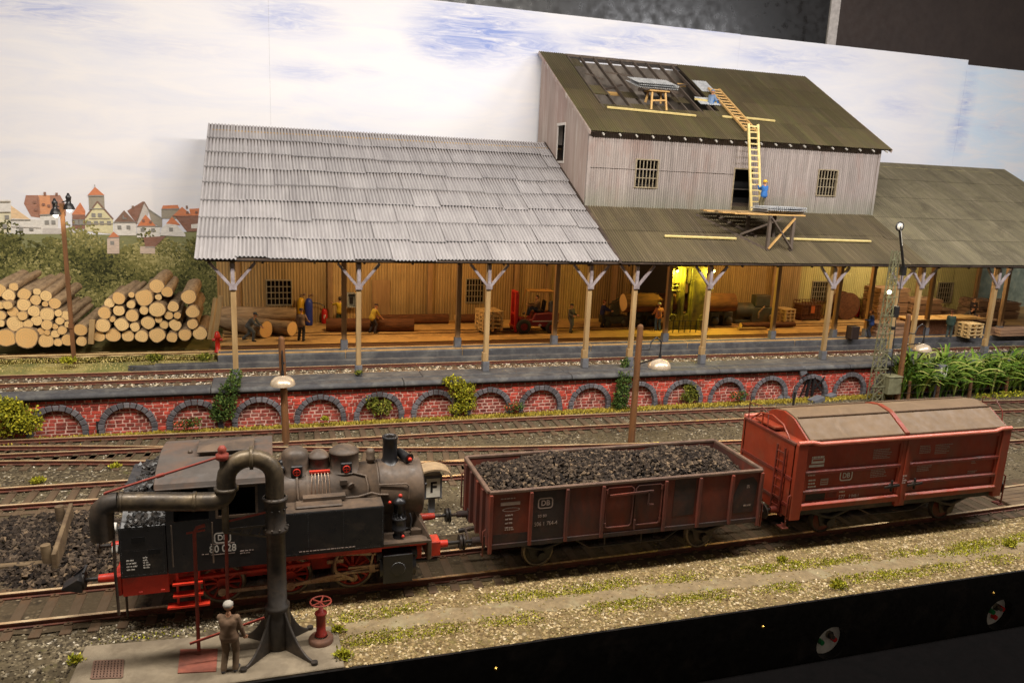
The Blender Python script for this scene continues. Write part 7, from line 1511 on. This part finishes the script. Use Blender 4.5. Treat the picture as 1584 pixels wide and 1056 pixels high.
# wire fence before the plants
fn = empty('wire_fence', (36,12.7,-.3), 'low wire fence on rough timber posts in front of the plants', 'fence')
for px in (34.3,36.35,38.75,41.5,44.0):
    g = G(); g.cyl((px,12.75,-.3),(px+random.uniform(-.06,.06),12.75,.95),.10,.085,10); build(g,'post',M_pole,fn)
for z in (.3,.75):
    g = G(); g.tube([(33.6,12.66,z),(36.3,12.66,z-.03),(38.7,12.66,z+.02),(44.2,12.66,z)],.012,5); build(g,'wire',M_iron,fn)
# hydrant
p = Vector((-2.45,19.48,2.05)); t = empty('fire_hydrant', p, 'bright red fire hydrant at the left end of the platform', 'hydrant'); M_hy = mat('hydrant_red',lin(206,40,28),lin(180,34,24),4,.4)
g = G(); g.lathe(p,[(.17,0),(.17,.06),(.12,.08),(.11,.7),(.15,.72),(.15,.8),(.13,.86),(.10,.98),(.04,1.04),(0,1.05)],16); build(g,'body',M_hy,t)
for s in (-1,1): g = G(); g.cyl(p+Vector((s*.1,0,.62)),p+Vector((s*.24,0,.62)),.07); build(g,'outlet',M_hy,t)
# small stakes along the yard
for i,(px,l) in enumerate((((26.36,12.38,-0.30),'thin black stake beside the rail behind the sliding roof wagon'),((-6.98,14.17,-0.30),'short dark stake by the second arch of the brick wall'))):
    g = G(); g.bar(px,(px[0],px[1],.75-.35*i),.09,.07); tag(build(g,'marker_stake',M_loco,org=px),l,'stake')
xb = (26.50,0.98,-0.05)[0]; t = empty('crossing_boards', (xb+1.6,.25,-.2), 'worn brown timber boards of a foot crossing at the right end of the front track', 'crossing')
for i in range(5):
    g = G(); y = -.28+.27*i; g.cbox((xb+1.8,y+.12,-.09),(3.4,.25,.10),rz=.04,t=random.random()); build(g,'board',M_beam,t,bevel=.012)
g = G(); g.cbox((xb+2.3,-1.0,-.12),(2.6,.42,.12),rz=.05); build(g,'board',M_beam,t,bevel=.012)
# ---------------------------------------------------------------- plants
def leafmat(name, stops):
    k = NT(name); m = k.done(k.ramp(k.attr(),stops),.75,spec=.2); return m
LF = {'yel':leafmat('yellow_green_leaves',[(0,lin(78,84,20)),(.5,lin(136,134,30)),(1,lin(182,170,46))]),'grn':leafmat('dark_ivy_leaves',[(0,lin(34,50,20)),(.5,lin(60,82,32)),(1,lin(96,110,48))]),'mid':leafmat('mid_green_leaves',[(0,lin(58,66,20)),(.5,lin(100,106,34)),(1,lin(146,140,56))]),'lime':leafmat('lime_moss',[(0,lin(102,106,24)),(.5,lin(146,144,36)),(1,lin(192,182,58))]),'red':leafmat('red_flowers',[(0,lin(120,36,26)),(.5,lin(186,66,44)),(1,lin(214,104,70))])}
M_twig = mat('twig',lin(86,66,44),lin(66,50,34),6,.85)
def bush(blobs, n, size, m, lab, cat, name, extra=None):
    """leafy plant: leaves on a set of ellipsoid shells, with stems inside"""
    P = []; 
    for (x,y,z,rx,ry,rz_) in blobs:
        k_ = max(10,int(n*rx*rz_/sum(b[3]*b[5] for b in blobs))); d = RNG.normal(size=(k_,3)); d /= np.linalg.norm(d,axis=1,keepdims=True); q = RNG.uniform(.45,1.05,(k_,1))**.6*(1+.18*np.sin(d[:,:1]*7+x))
        P.append(np.array([x,y,z])+d*q*np.array([rx,ry,rz_]))
    P = np.concatenate(P); b = blobs[0]; org = (b[0],b[1],min(q[2]-q[5] for q in blobs)); t = empty(name, org, lab, cat)
    V,F = leaves(P, RNG.uniform(size*.6,size*1.3,len(P)), .2, .7); mesh_np('foliage',V,F,m,RNG.random(len(P)),t)
    if extra: k_ = int(len(P)*.35); V,F = leaves(P[:k_], RNG.uniform(size*.5,size,k_), .3, .9); mesh_np('flowers',V,F,extra,RNG.random(k_),t)
    g = G()
    for (x,y,z,rx,ry,rz_) in blobs: g.tube([(org[0],org[1],org[2]),((org[0]+x)/2+.05,(org[1]+y)/2,(org[2]+z)/2),(x,y,z+rz_*.4)],[.04,.03,.012],5)
    build(g,'stem',M_twig,t); return t
def at(p): return p
wy_ = 14.0
def B_(px,py,y,rx,rz_,ry=.3): return (px,y,py,rx,ry,rz_)
def bl(p, rx, rz_, ry=.3): return (p[0],p[1],p[2],rx,ry,rz_)
bush([bl((-9.75,13.75,0.79),.75,.62,.5),bl((-10.27,13.75,0.89),.8,.75,.5),bl((-9.27,13.60,0.62),.45,.42,.4),bl((-9.95,13.80,1.32),.4,.4,.3)],2600,.12,LF['yel'],'big yellow green bush at the left end of the brick wall','bush','bush')
bush([bl((-1.99,13.95,0.77),.62,.5),bl((-1.78,13.95,1.35),.5,.5),bl((-1.56,13.90,1.82),.4,.35),bl((-1.46,14.40,2.09),.34,.3,.35),bl((-2.13,13.90,0.50),.5,.25)],2600,.10,LF['grn'],'dark ivy climbing the wall below the first shed post','ivy','ivy')
bush([bl((8.22,13.85,1.63),.42,.3),bl((8.75,13.90,1.15),.58,.5),bl((8.95,13.90,0.57),.45,.5),bl((8.44,13.85,0.28),.35,.3)],2300,.11,LF['yel'],'yellow green bush climbing over the coping between two arches','bush','bush')
bush([bl((17.10,13.90,0.52),.5,.55),bl((17.15,13.90,1.27),.45,.5),bl((16.96,13.85,0.13),.5,.3),bl((17.66,15.00,1.79),.25,.45,.25)],2300,.10,LF['grn'],'dark green ivy climbing the wall to a shed post beside the lamp','ivy','ivy')
bush([bl((4.92,14.10,0.45),.55,.36,.2),bl((4.48,14.20,0.69),.35,.36,.2)],900,.11,LF['mid'],'green bush growing out of an arch left of the yellow bush','bush','bush')
bush([bl((21.18,14.15,0.27),.5,.34,.2),bl((21.16,14.20,0.68),.3,.36,.2)],900,.10,LF['mid'],'pointed green bush filling an arch right of the ivy','bush','bush')
for px,l in (((-3.49,13.80,0.23),'low red flowering shrub below the third arch'),((11.24,13.80,0.23),'red flowering shrub right of the tall yellow green bush'),((23.83,13.80,0.25),'red and green flowering shrub in front of an arch near the wagons')):
    bush([bl(px,.5,.2,.2),(px[0]+.3,px[1],px[2]+.05,.35,.2,.2)],420,.09,LF['grn'],l,'shrub','flowering_shrub',LF['red'])
for px,l,r in (((2.33,13.70,0.15),'small yellow tuft at the foot of an arch behind the engine',.22),((3.97,15.00,1.89),'small green tuft at a post foot on the walkway',.22),((36.15,14.90,1.22),'green tuft on the coping beside the right yard lamp',.4),((-5.67,10.08,-0.15),'lime tuft on the ballast behind the engine bunker',.22),((-8.01,9.07,-0.15),'lime tuft on the yard ballast at the far left',.3),((1.49,-2.66,-0.15),'bright yellow tuft at the right rear corner of the slab',.2),((1.51,-3.77,-0.15),'yellow green tuft beside the right edge of the slab',.26),((-4.44,-2.48,-0.15),'lime tuft beside the left edge of the slab',.2),((15.88,-3.73,-0.15),'bright yellow tuft on the footpath edge below the open wagon',.3),((23.68,-2.76,-0.15),'yellow tuft on the gravel at the far right',.3),((15.22,-1.97,-0.15),'small lime tuft on the gravel below the coal wagon end',.18),((-8.94,18.75,1.90),'lime grass tuft at the twin lamp post foot',.36),((-5.23,18.80,1.90),'green grass tuft on the sandy bank',.45),((-3.01,18.46,1.95),'green grass tuft beside the platform end',.4)):
    g = G(); n = int(300*r/.3); P = np.array(px)[None]+np.stack([RNG.normal(0,r*.34,n),RNG.normal(0,r*.28,n),np.zeros(n)-.03],1)
    P[:,2] += RNG.uniform(0,r*.45,n); V,F = leaves(P, RNG.uniform(.06,.15,n)*(1 if r < .35 else 1.5), 1.0, .45); o = mesh_np('grass_tuft',V-np.array(px),F,LF['lime'] if ('lime' in l or 'yellow' in l) else LF['mid'],RNG.random(n)); o.location = px; tag(o,l,'grass tuft')
# tall leafy plants on the right bank
M_corn = leafmat('broad_grass_blades',[(0,lin(38,62,16)),(.5,lin(74,104,28)),(.85,lin(112,132,46)),(1,lin(164,164,90))])
def corn(seed):
    rr = random.Random(seed); g = G(); V = []
    for i in range(17):
        a = rr.uniform(0,6.28); L = rr.uniform(1.0,1.9); w = rr.uniform(.022,.05); d = Vector((math.cos(a),math.sin(a),0)); sd = Vector((-d.y,d.x,0)); n = 7; vs = []; t_ = rr.random(); ht = rr.uniform(1.0,2.1)
        for j in range(n+1):
            u = j/n; p = d*(L*.75*u**1.4)+Vector((0,0,ht*(1.9*u-1.15*u*u)+.05)); ww = w*math.sin(math.pi*min(1,.12+u*.9))*1.2; vs += [p-sd*ww,p+sd*ww+Vector((0,0,.02))]
        g.add(vs,[(2*j,2*j+1,2*j+3,2*j+2) for j in range(n)],0,True,t_)
    g.tube([(0,0,-.05),(.02,0,.5),(0,.02,1.1)],[.035,.03,.015],6,0,.3); return g
protos = []
for s in range(5):
    o = build(corn(s),'leafy_plant',M_corn); protos.append(o)
CX = []
yy = 0
for row,(y,z0) in enumerate(((13.0,-.25),(13.35,-.1),(13.7,.05),(14.05,.3))):
    x = 33.9+row*.25
    while x < 46.5: CX.append((x+random.uniform(-.12,.12),y+random.uniform(-.15,.15),z0)); x += .56
for i,(x,y,z) in enumerate(CX):
    o = protos[i] if i < 5 else dup(protos[i%5]); o.location = (x,y,z); o.rotation_euler = (0,0,random.uniform(0,6)); s = random.uniform(.95,1.35); o.scale = (s,s,s); tag(o,'tall plant with long arching green leaves on the bank at the right','plant','tall leafy plants on the right bank')
g = G(); V,F = leaves(np.stack([RNG.uniform(39,52,1500),RNG.normal(12.55,.15,1500),RNG.uniform(-.3,.05,1500)],1),RNG.uniform(.08,.16,1500),.6,.8); tag(mesh_np('low_hedge',V,F,LF['lime'],RNG.random(1500)),'low lime ground cover along the foot of the plants','ground cover',kind='stuff')
# grass strip at the wall foot, moss on the gravel, loose stones
n = 22000; X_ = RNG.uniform(-13,36,n); Y_ = 13.86-np.abs(RNG.normal(0,.22,n))+RNG.uniform(0,.26,n); Y_ = np.minimum(Y_,14.12); V,F = leaves(np.stack([X_,Y_,np.full(n,-.22)],1),RNG.uniform(.06,.19,n),1.6,.45)
tag(mesh_np('wall_foot_grass',V,F,leafmat('olive_grass',[(0,lin(120,106,34)),(.5,lin(160,140,48)),(1,lin(186,166,78))]),RNG.random(n)),'olive grass along the foot of the brick wall','grass',kind='stuff')
P = []
for k_ in range(1300):
    x = random.uniform(1.6,30); e = random.choice([-1,1]); u = math.sin(x*.8+e)+math.sin(x*2.3)
    if u < -.2-.6*random.random(): continue
    y = pathy(x)+e*random.uniform(.30,.80); m = random.randint(12,40); P.append(np.stack([RNG.normal(x,.20,m),RNG.normal(y,.07,m),np.full(m,-.20)],1))
for (x,y,sx_,sy_,m) in (((21.89,-2.69,-0.20)[0],(21.89,-2.69,-0.20)[1],.75,.18,1500),((-2.94,-2.22,-0.20)[0],-1.75,.5,.1,150)): P.append(np.stack([RNG.normal(x,sx_,m),RNG.normal(y,sy_,m),np.full(m,-.20)],1))
P = np.concatenate(P); V,F = leaves(P,RNG.uniform(.03,.075,len(P)),.8,.7); tag(mesh_np('moss_flock',V,F,LF['lime'],RNG.random(len(P))),'lime moss flock along both edges of the footpath','moss',kind='stuff')
# sandy bank grass
n = 5000; X_ = RNG.uniform(-14,-2.6,n); Y_ = RNG.uniform(18.3,20.3,n); Z_ = np.interp(Y_,[17.95,18.8,28.6],[1.42,1.85,2.1]); V,F = leaves(np.stack([X_,Y_,Z_-.02],1),RNG.uniform(.04,.11,n),1.8,.4)
tag(mesh_np('bank_grass',V,F,leafmat('dry_grass',[(0,lin(112,114,48)),(.4,lin(176,160,90)),(1,lin(222,200,140))]),RNG.random(n)),'short dry grass on the sandy bank','grass',kind='stuff')
def strew(name, n, fx, fy, z, s0, s1, stops, lab):
    X_ = fx(n); Y_ = fy(n,X_); P = np.stack([X_,Y_,np.full(n,z)],1); V,F,T = stones(P,RNG.uniform(s0,s1,n),.7)
    k = NT(name+'_stone'); m = k.done(k.ramp(k.attr(),stops,'CONSTANT'),.9,spec=.2); tag(mesh_np(name,V,F,m,T),lab,'gravel',kind='stuff')
ST1 = [(0,lin(106,86,56)),(.2,lin(144,122,82)),(.45,lin(170,148,106)),(.65,lin(122,108,66)),(.82,lin(186,166,128)),(.96,lin(214,196,164))]
ST2 = [(0,lin(62,54,42)),(.3,lin(92,82,64)),(.55,lin(118,106,84)),(.80,lin(150,138,114)),(.95,lin(196,186,166))]
def notpath(n, X_):
    Y_ = RNG.uniform(-4.15,-1.0,n); c = np.array([pathy(x) for x in X_]); bad = (np.abs(Y_-c) < .30)&(X_ > 1.7)&(RNG.random(n) < .82); Y_[bad] = np.where(RNG.random(bad.sum())<.5,c[bad]+RNG.uniform(.34,.9,bad.sum()),c[bad]-RNG.uniform(.34,.9,bad.sum())); slab = (X_ < 1.55)&(X_ > -4.5)&(Y_ < -1.9); Y_[slab] = RNG.uniform(-1.8,-1.1,slab.sum()); return np.clip(Y_,-4.15,-.98)
strew('front_stones',13000,lambda n: .3+30*RNG.beta(1,1.3,n),notpath,-.2,.02,.052,ST1,'loose tan stones of the front gravel strip')
strew('yard_stones',16000,lambda n: -13+50*RNG.beta(1,1.3,n),lambda n,X_: RNG.uniform(1.9,13.5,n),-.2,.02,.045,ST2,'loose grey stones of the yard ballast')
strew('slab_side_stones',3200,lambda n: RNG.uniform(-9,.8,n),lambda n,X_: np.where((X_ > -4.5), RNG.uniform(-1.85,-1.0,n), RNG.uniform(-4.1,-1.0,n)),-.205,.018,.05,ST2,'loose grey stones around the slab of the water crane')
strew('upper_stones',5000,lambda n: -13+60*RNG.random(n),lambda n,X_: RNG.uniform(15.75,18.1,n),1.43,.03,.07,[(0,lin(92,80,66)),(.3,lin(150,136,112)),(.6,lin(196,182,156)),(.85,lin(228,216,196))],'pale loose stones between the upper rails')
